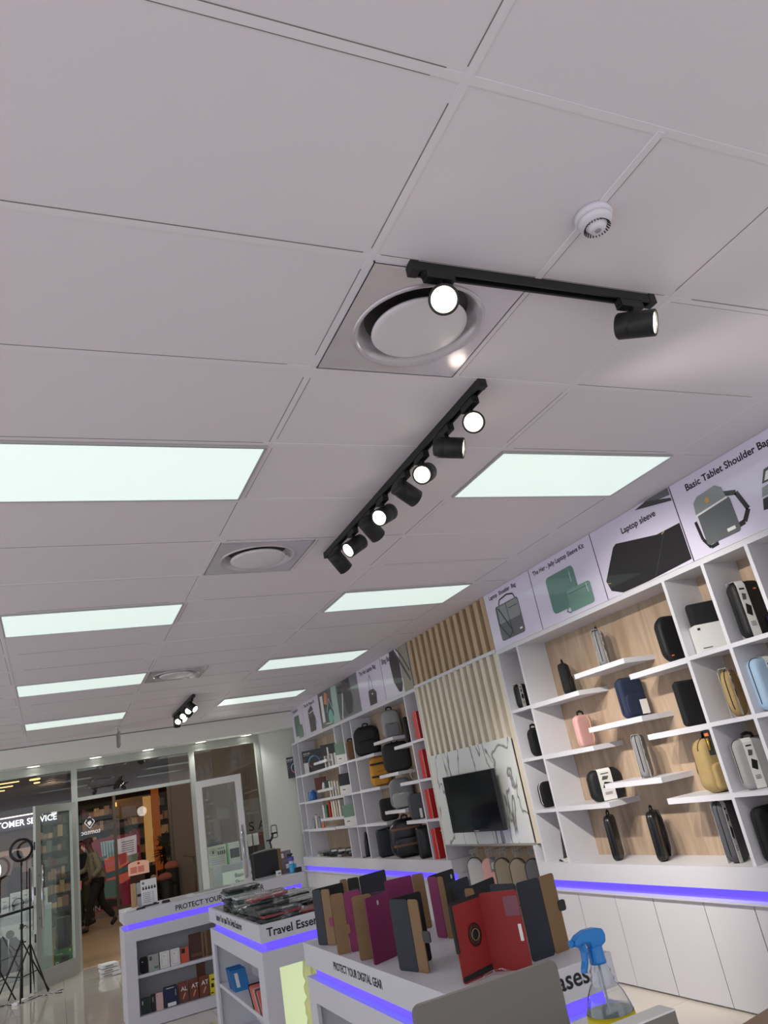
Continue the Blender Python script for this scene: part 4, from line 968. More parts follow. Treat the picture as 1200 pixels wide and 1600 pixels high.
# heap of small packages on the far bench
pk = [mat('pack_black', (34, 34, 36), 0.3), mat('pack_grey', (120, 122, 122), 0.35), mat('pack_red', (150, 34, 40), 0.35), mat('pack_clear', (190, 194, 192), 0.2), mat('pack_brown', (92, 74, 62), 0.4)]
rnd = random.Random(5)
for q in range(26):
    lay = q // 10
    y = 10.45 + (q % 10) * 0.155 + 0.05 * rnd.random() + 0.08 * lay; x = 3.74 + 0.10 * rnd.random()
    m_ = pk[rnd.choice([0, 0, 1, 3, 4, 2 if q in (5, 14) else 0])]; nmz = {'pack_black': 'black', 'pack_grey': 'grey', 'pack_red': 'red', 'pack_clear': 'clear', 'pack_brown': 'brown'}[m_.name]
    o = thing('packaged_accessory', 'flat %s packaged accessory in the heap on the far bench' % nmz, 'packet', (x, y, 0.802 + lay * 0.034), rnd.uniform(-0.5, 0.5), 'flat packages heaped on the far bench')
    MB().box((-0.055, -0.065, 0), (0.055, 0.065, 0.022), m_, Matrix.Rotation(rnd.uniform(-0.08, 0.08), 4, 'Y') @ Matrix.Translation((0, 0, 0.004))).build('packet', o)
    MB().box((-0.03, -0.05, 0.0265), (0.03, 0.03, 0.0275), pk[3] if m_ is not pk[3] else pk[0], Matrix.Rotation(rnd.uniform(-0.02, 0.02), 4, 'Y')).build('label', o)
# ================================================================ DISPLAY COUNTERS
def island(lb, x0, x1, y0, y1, front=None, left=None, tray=False, front_lit=None):
    """counter with overhanging fascia, violet recess and open shelves. front/left: list of (a0,a1) openings"""
    t = thing('display_counter', lb, 'counter', ((x0 + x1) / 2, (y0 + y1) / 2, 0), 0, 'white display counters with violet light strips')
    def B(n, a, b, mt=WHITE, bev=0.0): return MB().box(a, b, mt).build(n, t, world=True, bevel=bev)
    if tray:
        B('top', (x0, y0, 0.85), (x1, y1, 0.90), WHITE)
        for (a, b) in (((x0, y0), (x1, y0 + 0.02)), ((x0, y1 - 0.02), (x1, y1)), ((x0, y0 + 0.02), (x0 + 0.02, y1 - 0.02)), ((x1 - 0.02, y0 + 0.02), (x1, y1 - 0.02))):
            B('tray_rim', (a[0], a[1], 0.90), (b[0], b[1], 0.95), WHITE)
    else:
        B('top', (x0, y0, 0.85), (x1, y1, 0.95), WHITE, 0.002)
    r = 0.04
    B('recess_core', (x0 + r + 0.006, y0 + r + 0.006, 0.80), (x1 - r - 0.006, y1 - r - 0.006, 0.85))
    k = MB()
    for (a, b) in (((x0 + r, y0 + r), (x1 - r, y0 + r + 0.005)), ((x0 + r, y1 - r - 0.005), (x1 - r, y1 - r)), ((x0 + r, y0 + r + 0.005), (x0 + r + 0.005, y1 - r - 0.005)), ((x1 - r - 0.005, y0 + r + 0.005), (x1 - r, y1 - r - 0.005))):
        k.box((a[0], a[1], 0.801), (b[0], b[1], 0.849), LEDM)
    k.build('light_strip', t, world=True)
    B('body_top', (x0, y0, 0.775), (x1, y1, 0.80))
    zb, zt = 0.10, 0.70
    B('bottom_board', (x0 + 0.018, y0 + 0.018, 0.06), (x1 - 0.018, y1 - 0.018, zb))
    B('plinth', (x0 + 0.03, y0 + 0.03, 0.0), (x1 - 0.03, y1 - 0.03, 0.06))
    def face(axis, at, thick, a0, a1, ops):
        def bb(p, q, z0, z1):
            if axis == 'y': B('face_panel', (p, at, z0), (q, at + thick, z1))
            else: B('face_panel', (at, p, z0), (at + thick, q, z1))
        if not ops: bb(a0, a1, 0.005, 0.775); return
        bb(a0, a1, zt, 0.775); bb(a0, a1, 0.005, zb)
        e = a0
        for (p, q) in ops:
            bb(e, p, zb, zt); e = q
        bb(e, a1, zb, zt)
    face('y', y0, 0.018, x0, x1, front)
    face('y', y1 - 0.018, 0.018, x0, x1, None)
    face('x', x0, 0.018, y0 + 0.018, y1 - 0.018, left)
    face('x', x1 - 0.018, 0.018, y0 + 0.018, y1 - 0.018, None)
    for (p, q) in (front or []):
        if front_lit is None:
            B('inner_back', (p - 0.03, y0 + 0.30, zb), (q + 0.03, y0 + 0.315, 0.775), mat('shelf_grey', (188, 188, 190), 0.5)); B('shelf', (p - 0.03, y0 + 0.018, 0.395), (q + 0.03, y0 + 0.30, 0.42))
            B('inner_side', (p - 0.045, y0 + 0.018, zb), (p - 0.03, y0 + 0.30, 0.775)); B('inner_side', (q + 0.03, y0 + 0.018, zb), (q + 0.045, y0 + 0.30, 0.775))
    for (p, q) in (left or []):
        B('inner_back', (x0 + 0.28, p - 0.03, zb), (x0 + 0.295, q + 0.03, 0.775)); B('shelf', (x0 + 0.018, p - 0.03, 0.395), (x0 + 0.28, q + 0.03, 0.42))
        B('inner_side', (x0 + 0.018, p - 0.045, zb), (x0 + 0.28, p - 0.03, 0.775)); B('inner_side', (x0 + 0.018, q + 0.03, zb), (x0 + 0.28, q + 0.045, 0.775))
    return t
CA = island('long white counter farthest back, stretching to the right before the shopfront', 0.583, 2.345, 8.04, 8.61, front=[(0.683, 1.42), (1.52, 2.245)])
CB = island('middle white counter with a tray heaped with packaged cases', 1.148, 1.715, 5.07, 6.82, front=[(1.246, 1.62)], left=[(5.22, 6.70)], tray=True, front_lit=True)
CC = island('nearest white counter carrying the standing tablet cases', 1.142, 1.714, 2.37, 4.11, left=[(2.50, 4.00)])
def fascia_text(t, s, size, loc, frame, stretch=1.0, bold=0.018, align='LEFT'):
    b = MB(); letters(b, s, size, loc, frame, INK, stretch=stretch, bold=bold, align=align, thick=0.0012); return b.build('lettering', t, world=True)
fascia_text(CA, 'PROTECT YOUR DIGITAL GEAR', 0.062, (1.046, 8.04, 0.876), FRONT, 0.98)
fascia_text(CB, 'Travel Essentials', 0.066, (1.190, 5.07, 0.880), FRONT, 1.0, 0.02)
fascia_text(CB, 'Inspire Your ipad The Digital Explorer', 0.064, (1.148, 6.50, 0.883), SIDE, 0.92)
fascia_text(CC, 'PROTECT YOUR DIGITAL GEAR', 0.044, (1.142, 3.65, 0.886), SIDE, 0.93)
fascia_text(CC, 'Tablet cases', 0.078, (1.605, 2.37, 0.888), FRONT, 1.0, 0.016, align='RIGHT')
# lit showcase in the front of the middle counter
glow = mat('showcase_backlight', (170, 180, 140), 0.5, emit=0.62, ergb=(232, 246, 196))
MB().box((1.20, 5.158, 0.11), (1.64, 5.160, 0.74), glow).build('backlight', CB, world=True)
MB().box((1.18, 5.161, 0.10), (1.66, 5.172, 0.775), WHITE).build('showcase_back', CB, world=True)
b = MB(); rnd = random.Random(9); v = []; f = []; nu, nv = 14, 20
for i in range(nv + 1):
    for j in range(nu + 1):
        s_ = j / nu; q = i / nv
        xx = 1.475 + 0.04 * q + (0.10 + 0.10 * q) * (s_ - 0.5) * 1.3; yy = 5.122 + 0.016 * math.sin(s_ * 17 + q * 5) + 0.010 * rnd.uniform(-1, 1)
        v.append((xx + 0.008 * rnd.uniform(-1, 1), yy, 0.69 - 0.56 * q))
for i in range(nv):
    for j in range(nu):
        a = i * (nu + 1) + j; f.append((a, a + 1, a + nu + 2, a + nu + 1))
b.add(v, f, mat('yellowish_film', (232, 226, 166), 0.3, alpha=0.55, trans=0.3), True)
o = b.build('plastic_garment_bag', None, 'crumpled yellowish clear plastic bag hanging in the lit showcase', 'bag'); sf = o.modifiers.new('thickness', 'SOLIDIFY'); sf.thickness = 0.002

# ---------------------------------------------------------------- heap of packaged tablet cases on the middle counter
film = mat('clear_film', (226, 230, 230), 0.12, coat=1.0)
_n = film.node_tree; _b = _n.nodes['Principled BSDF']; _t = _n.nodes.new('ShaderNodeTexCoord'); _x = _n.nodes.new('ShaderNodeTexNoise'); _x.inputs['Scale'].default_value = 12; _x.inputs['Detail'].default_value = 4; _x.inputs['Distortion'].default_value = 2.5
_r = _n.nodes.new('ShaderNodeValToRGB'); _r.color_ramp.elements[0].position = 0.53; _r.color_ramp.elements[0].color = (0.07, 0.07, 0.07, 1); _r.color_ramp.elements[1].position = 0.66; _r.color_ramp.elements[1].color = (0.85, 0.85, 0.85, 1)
_n.links.new(_t.outputs['Object'], _x.inputs[0]); _n.links.new(_x.outputs['Fac'], _r.inputs[0]); _n.links.new(_r.outputs[0], _b.inputs['Alpha'])      # crinkle highlights painted as white streaks in otherwise clear film
def film_mesh(seed):
    r_ = random.Random(seed); nx, ny = 12, 9; W, H = 0.30, 0.225; v = []; f = []
    for side in (0, 1):
        for j in range(ny + 1):
            for i in range(nx + 1):
                edge = min(i, nx - i, j, ny - j)
                zz = (0.014 if side else -0.002) + (0.006 * r_.random() if side else -0.0) if edge > 0 else 0.006 + 0.010 * r_.random()
                v.append((-W / 2 + W * i / nx + 0.006 * r_.uniform(-1, 1), -H / 2 + H * j / ny + 0.006 * r_.uniform(-1, 1), zz))
    n = (nx + 1) * (ny + 1)
    for side in (0, 1):
        for j in range(ny):
            for i in range(nx):
                a = side * n + j * (nx + 1) + i; q = (a, a + 1, a + nx + 2, a + nx + 1); f.append(q if side else q[::-1])
    return v, f
def packed(colname, m_, seed):
    o = thing('packaged_tablet_case', 'x', 'tablet case', (0, 0, 0))
    MB().prism(rrect(0.25, 0.18, 0.012, 4, 0, 0.0), 0.0, 0.013, m_, 'z').build('case', o)
    k = MB(); k.box((-0.125, -0.02, 0.0132), (0.125, 0.012, 0.0145), mat('elastic_grey', (116, 118, 120), 0.5)); k.box((0.03, -0.06, 0.0132), (0.10, 0.0, 0.0142), PAPER); k.build('strap_and_label', o)
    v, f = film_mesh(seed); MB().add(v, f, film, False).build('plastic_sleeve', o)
    return o
pc = {'black': mat('case_black', (22, 24, 25), 0.4), 'charcoal': mat('case_charcoal', (58, 60, 62), 0.45), 'green': mat('case_green', (34, 62, 50), 0.45), 'red': mat('case_red', (150, 26, 40), 0.4), 'silver': mat('case_silver', (190, 194, 192), 0.35)}
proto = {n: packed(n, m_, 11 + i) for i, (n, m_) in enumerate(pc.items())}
used = set()
ORD = ('bottom', 'second', 'third', 'fourth', 'fifth', 'sixth', 'seventh', 'eighth', 'ninth')
def put_case(n, x, y, z, rz, tx, ty, where, k_=0):
    p = proto[n]
    if n not in used: used.add(n); r = p
    else:
        r = p.copy(); COL.objects.link(r)
        for ch in list(p.children):
            c = ch.copy(); COL.objects.link(c); c.parent = r
    r.matrix_basis = Matrix.Translation((x, y, z)) @ Euler((tx, ty, rz)).to_matrix().to_4x4()
    r['label'] = '%s tablet case in clear plastic, %s layer, %s' % (n, ORD[k_], where); r['group'] = 'packaged tablet cases heaped on the middle counter'
rnd = random.Random(21)
stacks = [(1.325, 5.22, 5, 'at the front left corner of the heap'), (1.56, 5.235, 3, 'at the front right of the heap'), (1.315, 5.47, 8, 'in the tall front left stack'), (1.565, 5.50, 5, 'in the front right stack'),
          (1.315, 5.74, 5, 'in the middle left of the heap'), (1.565, 5.78, 6, 'in the middle right of the heap'), (1.32, 6.02, 7, 'in the left rear of the heap'), (1.56, 6.06, 5, 'in the right rear of the heap'), (1.32, 6.34, 9, 'in the tallest rear left stack'), (1.555, 6.38, 5, 'in the rear right stack'), (1.42, 6.63, 3, 'at the far end of the heap')]
for si, (sx, sy, n, wh) in enumerate(stacks):
    for q in range(n):
        cn = rnd.choices(['black', 'charcoal', 'green', 'silver', 'red'], [5, 4, 4, 4, 0.7])[0]
        if si == 0 and q == 0: cn = 'red'
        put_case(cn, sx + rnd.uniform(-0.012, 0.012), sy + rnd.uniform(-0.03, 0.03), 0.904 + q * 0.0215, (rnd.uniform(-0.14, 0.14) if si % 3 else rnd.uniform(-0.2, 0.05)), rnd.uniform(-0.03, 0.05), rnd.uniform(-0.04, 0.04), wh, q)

# packets on the left shelf of the middle counter
lb_ = mat('light_blue_pack', (56, 130, 196), 0.3); db_ = mat('dark_blue_pack', (30, 84, 150), 0.3); ck = mat('coral_pack', (226, 120, 108), 0.35)
for q in range(5):
    y = 6.33 + 0.045 * q
    o = thing('blue_cable_packet', 'sky blue accessory packet leaning in the row on the middle counter shelf, %s' % ('nearest', 'second', 'third', 'fourth', 'farthest')[q], 'packet', (1.24, y - 0.12, 0.4205), 0, 'blue packets on the counter shelf', rot=Euler((-0.75, 0, 0)))
    MB().box((-0.055, 0.0, 0), (0.055, 0.018, 0.17), lb_ if q % 2 == 0 else db_).build('packet', o)
    MB().box((-0.035, -0.0015, 0.03), (-0.01, -0.0005, 0.14), PAPER).build('printed_stripe', o)
for q in range(6):
    y = 5.30 + 0.05 * q
    nm_ = ('black', 'coral', 'coral', 'pink', 'grey', 'coral')[5 - q]; m_ = {'black': BLACKP, 'coral': ck, 'pink': mat('soft_pink_pack', (222, 170, 166), 0.4), 'grey': F_GRY2}[nm_]
    o = thing('boxed_case_packet', '%s packet leaning in the row of coral packets on the counter shelf, %s' % (nm_, ('nearest', 'second', 'third', 'fourth', 'fifth', 'farthest')[q]), 'packet', (1.22, y, 0.4205), 0, 'coral packets on the counter shelf', rot=Euler((-0.8, 0, 0)))
    MB().box((-0.05, 0.0, 0), (0.05, 0.02, 0.18), m_).build('packet', o)
    MB().box((-0.03, -0.0015, 0.10), (0.03, -0.0005, 0.12), PAPER).build('printed_stripe', o)

# ---------------------------------------------------------------- standing tablet folios on the nearest counter
navy = mat('folio_navy', (26, 30, 46), 0.6, bump=0.15, scale=400); tanl = mat('folio_tan', (128, 98, 64), 0.6, noise=0.08, scale=40); mag = mat('folio_magenta', (124, 34, 84), 0.55, noise=0.05, scale=60)
blki = mat('folio_black_lining', (18, 20, 21), 0.7); teal = mat('folio_dark_teal', (20, 34, 44), 0.55); redf = mat('folio_red', (142, 24, 22), 0.55, noise=0.06, scale=50)
TZ = 0.9503
def folio(lb, segs, strap=None, hole=None):
    """segs: (u0,v0,u1,v1,outer,inner,height,name): upright covers; feet of each cover given where the photo shows them on the counter"""
    P0 = lvl(segs[0][0], segs[0][1], TZ) if isinstance(segs[0][0], (int, float)) and segs[0][0] > 10 else Vector((segs[0][0], segs[0][1], TZ))
    o = thing('tablet_folio_case', lb, 'tablet case', P0, 0, None)
    for s_ in segs:
        (a, b_, c, d, m1, m2, h, nm_) = s_
        p = lvl(a, b_, TZ) if a > 10 else Vector((a, b_, TZ)); q = lvl(c, d, TZ) if c > 10 else Vector((c, d, TZ))
        e = q - p; L = e.length; ang = math.atan2(e.y, e.x)
        M_ = Matrix.Translation(p - P0) @ Matrix.Rotation(ang, 4, 'Z')
        k = MB(); k.prism(rrect(L, h, min(0.010, L * 0.3), 4, L / 2, h / 2), -0.0025, 0.0, m1, 'y', M_); k.prism(rrect(L - 0.003, h - 0.003, min(0.009, L * 0.3), 4, L / 2, h / 2), 0.0003, 0.003, m2, 'y', M_)
        k.build(nm_, o)
        if strap and strap[0] == nm_:
            (_, mt, tx, zc, ln) = strap
            k = MB(); k.prism(rrect(ln, 0.038, 0.008, 4, tx, zc), -0.0075, -0.0035, mt, 'y', M_); k.build('closing_strap', o)
        if hole and hole[0] == nm_:
            k = MB(); k.prism(rrect(0.010, 0.018, 0.0045, 4, hole[1] * L, h - 0.03), -0.0032, 0.0036, mat('camera_hole_light', (196, 198, 200), 0.5), 'y', M_); k.build('camera_hole', o)
    return o
H = 0.243
c4p = lambda x, y: (470 + x / 5.217, 1340 + y / 5.217)
folio('navy and tan tablet case standing leftmost at the back of the near counter', [(1.169, 3.922, 1.191, 3.851, navy, blki, H, 'front_cover'), (1.1925, 3.849, 1.214, 3.79, tanl, tanl, H, 'spine'), (1.172, 3.928, 1.335, 3.93, blki, blki, H, 'back_cover')], hole=('back_cover', 0.42), strap=('spine', mag, 0.055, 0.10, 0.03))
folio('tan and magenta tablet case, second from the left on the near counter', [(1.142, 3.562, 1.196, 3.54, tanl, blki, H, 'spine'), (1.197, 3.539, 1.268, 3.51, mag, blki, H, 'front_cover'), (1.270, 3.512, 1.262, 3.60, blki, blki, H, 'back_cover')], strap=('spine', tanl, 0.055, 0.095, 0.03))
folio('magenta tablet case with a camera hole and open tan cover, at the left edge', [(1.156, 3.318, 1.235, 3.29, tanl, tanl, H, 'spine'), (1.159, 3.17, 1.288, 3.226, mag, blki, H, 'front_cover'), (1.286, 3.229, 1.237, 3.289, mag, blki, H, 'back_cover')], hole=('front_cover', 0.50))
folio('black and tan tablet case with a black strap tab at the front left', [(1.190, 2.978, 1.217, 2.866, navy, blki, H, 'front_cover'), (1.218, 2.864, 1.231, 2.803, tanl, tanl, H, 'spine'), (1.193, 2.982, 1.330, 2.985, blki, blki, H, 'back_cover')], strap=('spine', BLACKP, 0.088, 0.12, 0.045))
folio('dark navy tablet case with a tan spine standing behind the others', [(1.345, 4.00, 1.375, 3.975, tanl, tanl, 0.25, 'spine'), (1.3765, 3.974, 1.425, 3.935, blki, blki, 0.25, 'back_cover'), (1.427, 3.934, 1.595, 3.985, navy, blki, 0.25, 'front_cover')])
folio('magenta tablet case with a tan band, centre back of the near counter', [(1.435, 3.62, 1.572, 3.60, mag, blki, 0.237, 'front_cover'), (1.574, 3.60, 1.620, 3.565, tanl, tanl, 0.237, 'spine')])
folio('magenta tablet case with a narrow tan edge and black lining, beside the centre one', [(1.533, 3.334, 1.545, 3.262, mag, blki, H, 'front_cover'), (1.546, 3.260, 1.553, 3.222, tanl, tanl, H, 'spine'), (1.540, 3.345, 1.70, 3.40, blki, blki, H, 'back_cover')], hole=('back_cover', 0.87))
folio('dark teal tablet case half hidden behind the red one', [(1.418, 2.93, 1.56, 3.0, teal, blki, 0.25, 'front_cover'), (1.416, 2.927, 1.408, 2.86, blki, blki, 0.25, 'back_cover')])
folio('black tablet case with a gold inner edge, right behind the red one', [(1.413, 2.76, 1.425, 2.71, tanl, blki, H, 'spine'), (1.418, 2.765, 1.60, 2.86, blki, blki, H, 'back_cover')])
o = folio('large open red tablet case with a round swivel window, in front', [(1.228, 2.537, 1.366, 2.575, redf, redf, 0.244, 'front_cover'), (1.368, 2.575, 1.455, 2.458, redf, redf, 0.244, 'back_cover')])
p = Vector((1.228, 2.537, 0)); e = Vector((1.366, 2.575, 0)) - p; M_ = Matrix.Rotation(math.atan2(e.y, e.x), 4, 'Z'); L = e.length
k = MB(); k.prism([(0.03, 0.006), (L - 0.002, 0.006), (L - 0.002, 0.026), (0.0, 0.020), (0.0, 0.006)], -0.0042, -0.003, blki, 'y', M_); k.prism(rrect(L, 0.012, 0.004, 3, L / 2, 0.240), -0.0045, -0.003, blki, 'y', M_); k.prism(rrect(0.008, 0.15, 0.003, 3, 0.002, 0.165), -0.006, 0.006, blki, 'y', M_); k.build('black_edging', o)
k = MB(); Mw = M_ @ Matrix.Translation((L * 0.62, -0.004, 0.128)) @ Matrix.Rotation(PI / 2, 4, 'X')
k.lathe([(0.034, 0.0), (0.036, 0.003), (0.026, 0.0035), (0.020, 0.001)], mat('dark_red_ring', (52, 14, 14), 0.5), 28, Mw, sx=0.8); k.build('swivel_ring', o)
k = MB(); k.lathe([(0.0, 0.0006), (0.016, 0.0006), (0.016, 0.002), (0, 0.002)], blki, 20, Mw); k.lathe([(0.0165, 0.002), (0.0185, 0.0032), (0.0165, 0.0042)], mat('gold_window', (176, 160, 96), 0.4), 20, Mw); k.build('logo_window', o)
p2 = Vector((1.368, 2.575, 0)) - Vector((1.228, 2.537, 0)); e2 = Vector((1.455 - 1.368, 2.458 - 2.575, 0)); M2 = Matrix.Translation(p2) @ Matrix.Rotation(math.atan2(e2.y, e2.x), 4, 'Z'); L2 = e2.length
k = MB(); k.prism(rrect(0.055, 0.062, 0.004, 3, L2 * 0.80, 0.195), -0.0036, -0.003, mat('plum_sticker', (120, 60, 76), 0.35), 'y', M2); k.build('sticker', o)
k = MB(); k.prism(rrect(0.012, 0.052, 0.002, 3, L2 * 0.90, 0.112), -0.0036, -0.003, PAPER, 'y', M2); k.build('white_label', o)
o = folio('big navy tablet case with a tan band and strap tab, rightmost on the near counter', [(1.468, 2.66, 1.500, 2.535, teal, blki, 0.25, 'back_cover'), (1.502, 2.533, 1.600, 2.535, navy, blki, 0.25, 'front_cover'), (1.602, 2.535, 1.672, 2.545, tanl, tanl, 0.25, 'spine')])
MB().prism(rrect(0.03, 0.036, 0.008, 4, 1.678 - 1.468, 0.14), -0.122, -0.117, BLACKP, 'y').build('closing_strap', o)
o = thing('clear_plastic_strap', 'clear plastic loops lying at the foot of the red tablet case', 'plastic film', (1.30, 2.47, TZ))
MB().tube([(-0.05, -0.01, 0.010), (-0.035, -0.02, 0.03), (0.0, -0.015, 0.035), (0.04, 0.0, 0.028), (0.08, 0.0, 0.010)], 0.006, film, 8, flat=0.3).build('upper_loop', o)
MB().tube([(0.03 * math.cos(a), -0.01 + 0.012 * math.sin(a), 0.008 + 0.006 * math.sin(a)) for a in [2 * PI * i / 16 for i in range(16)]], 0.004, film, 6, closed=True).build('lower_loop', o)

# ---------------------------------------------------------------- back counter: on top
card_blk = mat('card_dark_print', (40, 40, 44), 0.5)
o = thing('display_sign_card', 'upright white price card with five small camera pictures on the far counter', 'sign', (0.845, 8.27, 0.9503), math.radians(3), rot=Euler((-0.06, 0, 0.05)))
MB().box((-0.075, -0.004, 0), (0.075, 0.0, 0.235), PAPER).build('card', o)
c = Card((-0.075, -0.0042, 0), FRONT); c.rect(0.012, 0.195, 0.035, 0.215, F_GRY)
for q in range(5): c.poly(circ(0.010, 12, 0.022 + q * 0.027, 0.155), INK); c.rect(0.016 + q * 0.027, 0.160, 0.028 + q * 0.027, 0.175, F_GRY2)
for q in range(6): c.rect(0.015, 0.115 - q * 0.016, 0.085, 0.119 - q * 0.016, F_GRY); c.rect(0.105, 0.115 - q * 0.016, 0.115, 0.119 - q * 0.016, INK)
c.rect(0.105, 0.01, 0.135, 0.02, INK); c.mb.build('printed_front', o)
MB().box((-0.07, -0.03, 0.0), (0.08, -0.005, 0.012), card_blk).build('card_foot', o)
o = thing('phone_on_wooden_stand', 'pale phone box on a wooden upright holder, left end of the far counter', 'phone stand', (0.735, 8.38, 0.9503))
MB().box((-0.045, 0.0, 0), (0.0, 0.05, 0.215), wood('stand_wood', (180, 140, 96), (196, 158, 112), 8)).build('wooden_upright', o)
k = MB(); k.prism(rrect(0.075, 0.21, 0.012, 5, 0.042, 0.108), 0.0, 0.02, mat('phone_silver', (170, 172, 174), 0.35), 'y'); k.build('phone_body', o)
MB().box((0.008, -0.0015, 0.09), (0.076, -0.0005, 0.115), card_blk).build('dark_band', o)
for nm_, lb, x, y, w, d, h, m_ in (('paper_stack', 'small stack of white papers at the left end of the far counter', 0.665, 8.17, 0.12, 0.09, 0.018, PAPER), ('card_reader', 'small dark object beside the price card on the far counter', 0.745, 8.13, 0.08, 0.05, 0.014, card_blk), ('small_gadget', 'small dark metallic gadget right of the price card', 0.985, 8.20, 0.07, 0.06, 0.022, mat('gadget_metal', (70, 68, 62), 0.3, 0.6))):
    o = thing(nm_, lb, 'object', (x, y, 0.9503), 0.1); MB().box((-w / 2, -d / 2, 0), (w / 2, d / 2, h * 0.6), m_).build('lower_part', o, bevel=0.002); MB().box((-w / 2 + 0.006, -d / 2 + 0.006, h * 0.6), (w / 2 - 0.004, d / 2 - 0.004, h), m_).build('upper_part', o, bevel=0.002)
o = thing('flat_white_sleeve', 'long flat white folder lying on the far counter behind the packages', 'folder', (1.42, 8.28, 0.9503), 0.04)
MB().box((-0.22, -0.10, 0), (0.22, 0.10, 0.012), PAPER).build('folder', o, bevel=0.002); MB().box((-0.15, -0.08, 0.012), (0.20, 0.09, 0.018), mat('grey_sheet', (170, 172, 172), 0.4)).build('grey_sheet', o)
# black display case with tan side
o = thing('black_display_box', 'black upright box with a tan side standing on the far counter', 'box', (2.03, 8.36, 0.9503), math.radians(4))
MB().box((-0.145, -0.05, 0.0), (0.125, 0.05, 0.25), mat('black_satin_box', (14, 18, 20), 0.35)).build('box_body', o, bevel=0.006); MB().box((0.126, -0.045, 0.0), (0.165, 0.05, 0.25), tanl).build('tan_side', o)
MB().box((-0.145, -0.10, 0.0), (0.10, -0.052, 0.016), mat('grey_sheet', (170, 172, 172), 0.4)).build('folded_flap', o)
k = MB(); k.tube([(-0.12, 0.0, 0.252), (0.0, 0.0, 0.262), (0.12, 0.0, 0.254)], 0.008, F_LGR, 8); k.build('film_on_top', o)
o = thing('phone_holder_arm', 'black jointed phone holder gripping a phone frame above the far counter', 'phone holder', (2.145, 8.50, 0.9503))
k = MB(); k.lathe([(0, 0), (0.05, 0), (0.05, 0.008), (0.012, 0.014), (0, 0.014)], BLACKP, 20); k.build('base', o)
k = MB(); k.tube([(0, 0, 0.012), (0.0, 0, 0.28), (-0.01, 0, 0.33)], 0.009, BLACKP, 10); k.build('stem', o)
k = MB(); k.tube([(-0.01, 0, 0.33), (0.02, 0, 0.36), (0.03, 0, 0.40)], 0.013, BLACKP, 10); k.box((-0.045, -0.012, 0.335), (-0.005, 0.012, 0.350), BLACKP); k.build('joint', o)
k = MB(); k.box((0.015, -0.012, 0.395), (0.085, 0.012, 0.412), BLACKP); k.build('clamp', o)
k = MB(); k.tube([(0.052 + a, 0, 0.42 + b_) for a, b_ in rrect(0.062, 0.125, 0.014, 4)], 0.0055, mat('phone_frame_grey', (92, 94, 96), 0.3), 8, closed=True); k.build('phone_frame', o)
o = thing('spray_bottle', 'small spray bottle with violet label and blue liquid on the far counter', 'spray bottle', (2.262, 8.20, 0.9503))
MB().lathe([(0, 0), (0.027, 0), (0.029, 0.008), (0.027, 0.09), (0, 0.092)], mat('cyan_liquid', (60, 170, 220), 0.15), 20).build('liquid_part', o)
MB().lathe([(0.0272, 0.091), (0.024, 0.115), (0.022, 0.13), (0.014, 0.148), (0.0, 0.15)], mat('clear_plastic_pale', (196, 206, 220), 0.15), 20).build('upper_bottle', o)
MB().lathe([(0.0292, 0.115), (0.0295, 0.15), (0.024, 0.155), (0.024, 0.113)], mat('violet_label', (84, 84, 170), 0.4), 20).build('label', o)
k = MB(); k.cyl((0, 0, 0.148), (0, 0, 0.172), 0.010, mt=BLACKP, n=12); k.box((-0.035, -0.009, 0.168), (0.02, 0.009, 0.186), BLACKP); k.tube([(-0.025, 0, 0.168), (-0.028, 0, 0.145)], 0.004, BLACKP, 6); k.build('trigger_head', o)
o = carton('photo printed box standing behind the small spray bottle', 'box', 0, 0.9503, 0.14, 0.05, 0.215, mat('photo_print', (126, 112, 124), 0.5, noise=0.7, scale=30), 5, at=(2.235, 8.36), art=lambda c, w, h: (c.rect(0.02, h * 0.7, w * 0.4, h * 0.9, PAPER), c.rect(w * 0.5, h * 0.2, w * 0.9, h * 0.4, PAPER)))
carton('cyan and white carton beside the small spray bottle', 'box', 0, 0.9503, 0.05, 0.05, 0.075, mat('cyan_card', (74, 178, 214), 0.5), 8, at=(2.315, 8.33))
carton('little dark box at the right tip of the far counter', 'box', 0, 0.9503, 0.06, 0.05, 0.045, card_blk, 5, at=(2.312, 8.15))
carton('little white packet in front of the black display box', 'box', 0, 0.9503, 0.05, 0.03, 0.05, PAPER, 5, at=(2.12, 8.22), art=lambda c, w, h: c.rect(w * 0.3, h * 0.4, w * 0.8, h * 0.6, INK))
# ---------------------------------------------------------------- back counter: shelves
def xat(u, y, z):
    n = CR * FPX - CF * (u - 600.0)
    return -(n.y * y + n.z * (z - 1.6)) / n.x
def shelf_item(lb, cat, u0, u1, z, h, m_, y=8.10, d=0.03, art=None, ang=0, lean=0.0, name='product_box', rr=0.0):
    xa, xb = xat(u0, y, z + h / 2), xat(u1, y, z + h / 2)
    o = thing(name, lb, cat, ((xa + xb) / 2, y, z), 0, None, rot=Euler((lean, 0, math.radians(ang))))
    w = (xb - xa); 
    if rr: k = MB(); k.prism(rrect(w, h, rr, 5, 0, h / 2), 0, d, m_, 'y')
    else: k = MB(); k.box((-w / 2, 0, 0), (w / 2, d, h), m_)
    bd = k.build('body', o)
    if art: c = Card((-w / 2, -0.0003, 0), FRONT); art(c, w, h); c.mb.build('printed_front', bd)
    return o
def phone_line(c, w, h):
    pts = rrect(w * 0.66, h * 0.8, w * 0.12, 4, w / 2, h / 2); c.line(pts + pts[:1], 0.0022, F_LGR)
    c.poly(circ(w * 0.06, 10, w * 0.42, h * 0.72), F_LGR)
z1, z0 = 0.4205, 0.1005
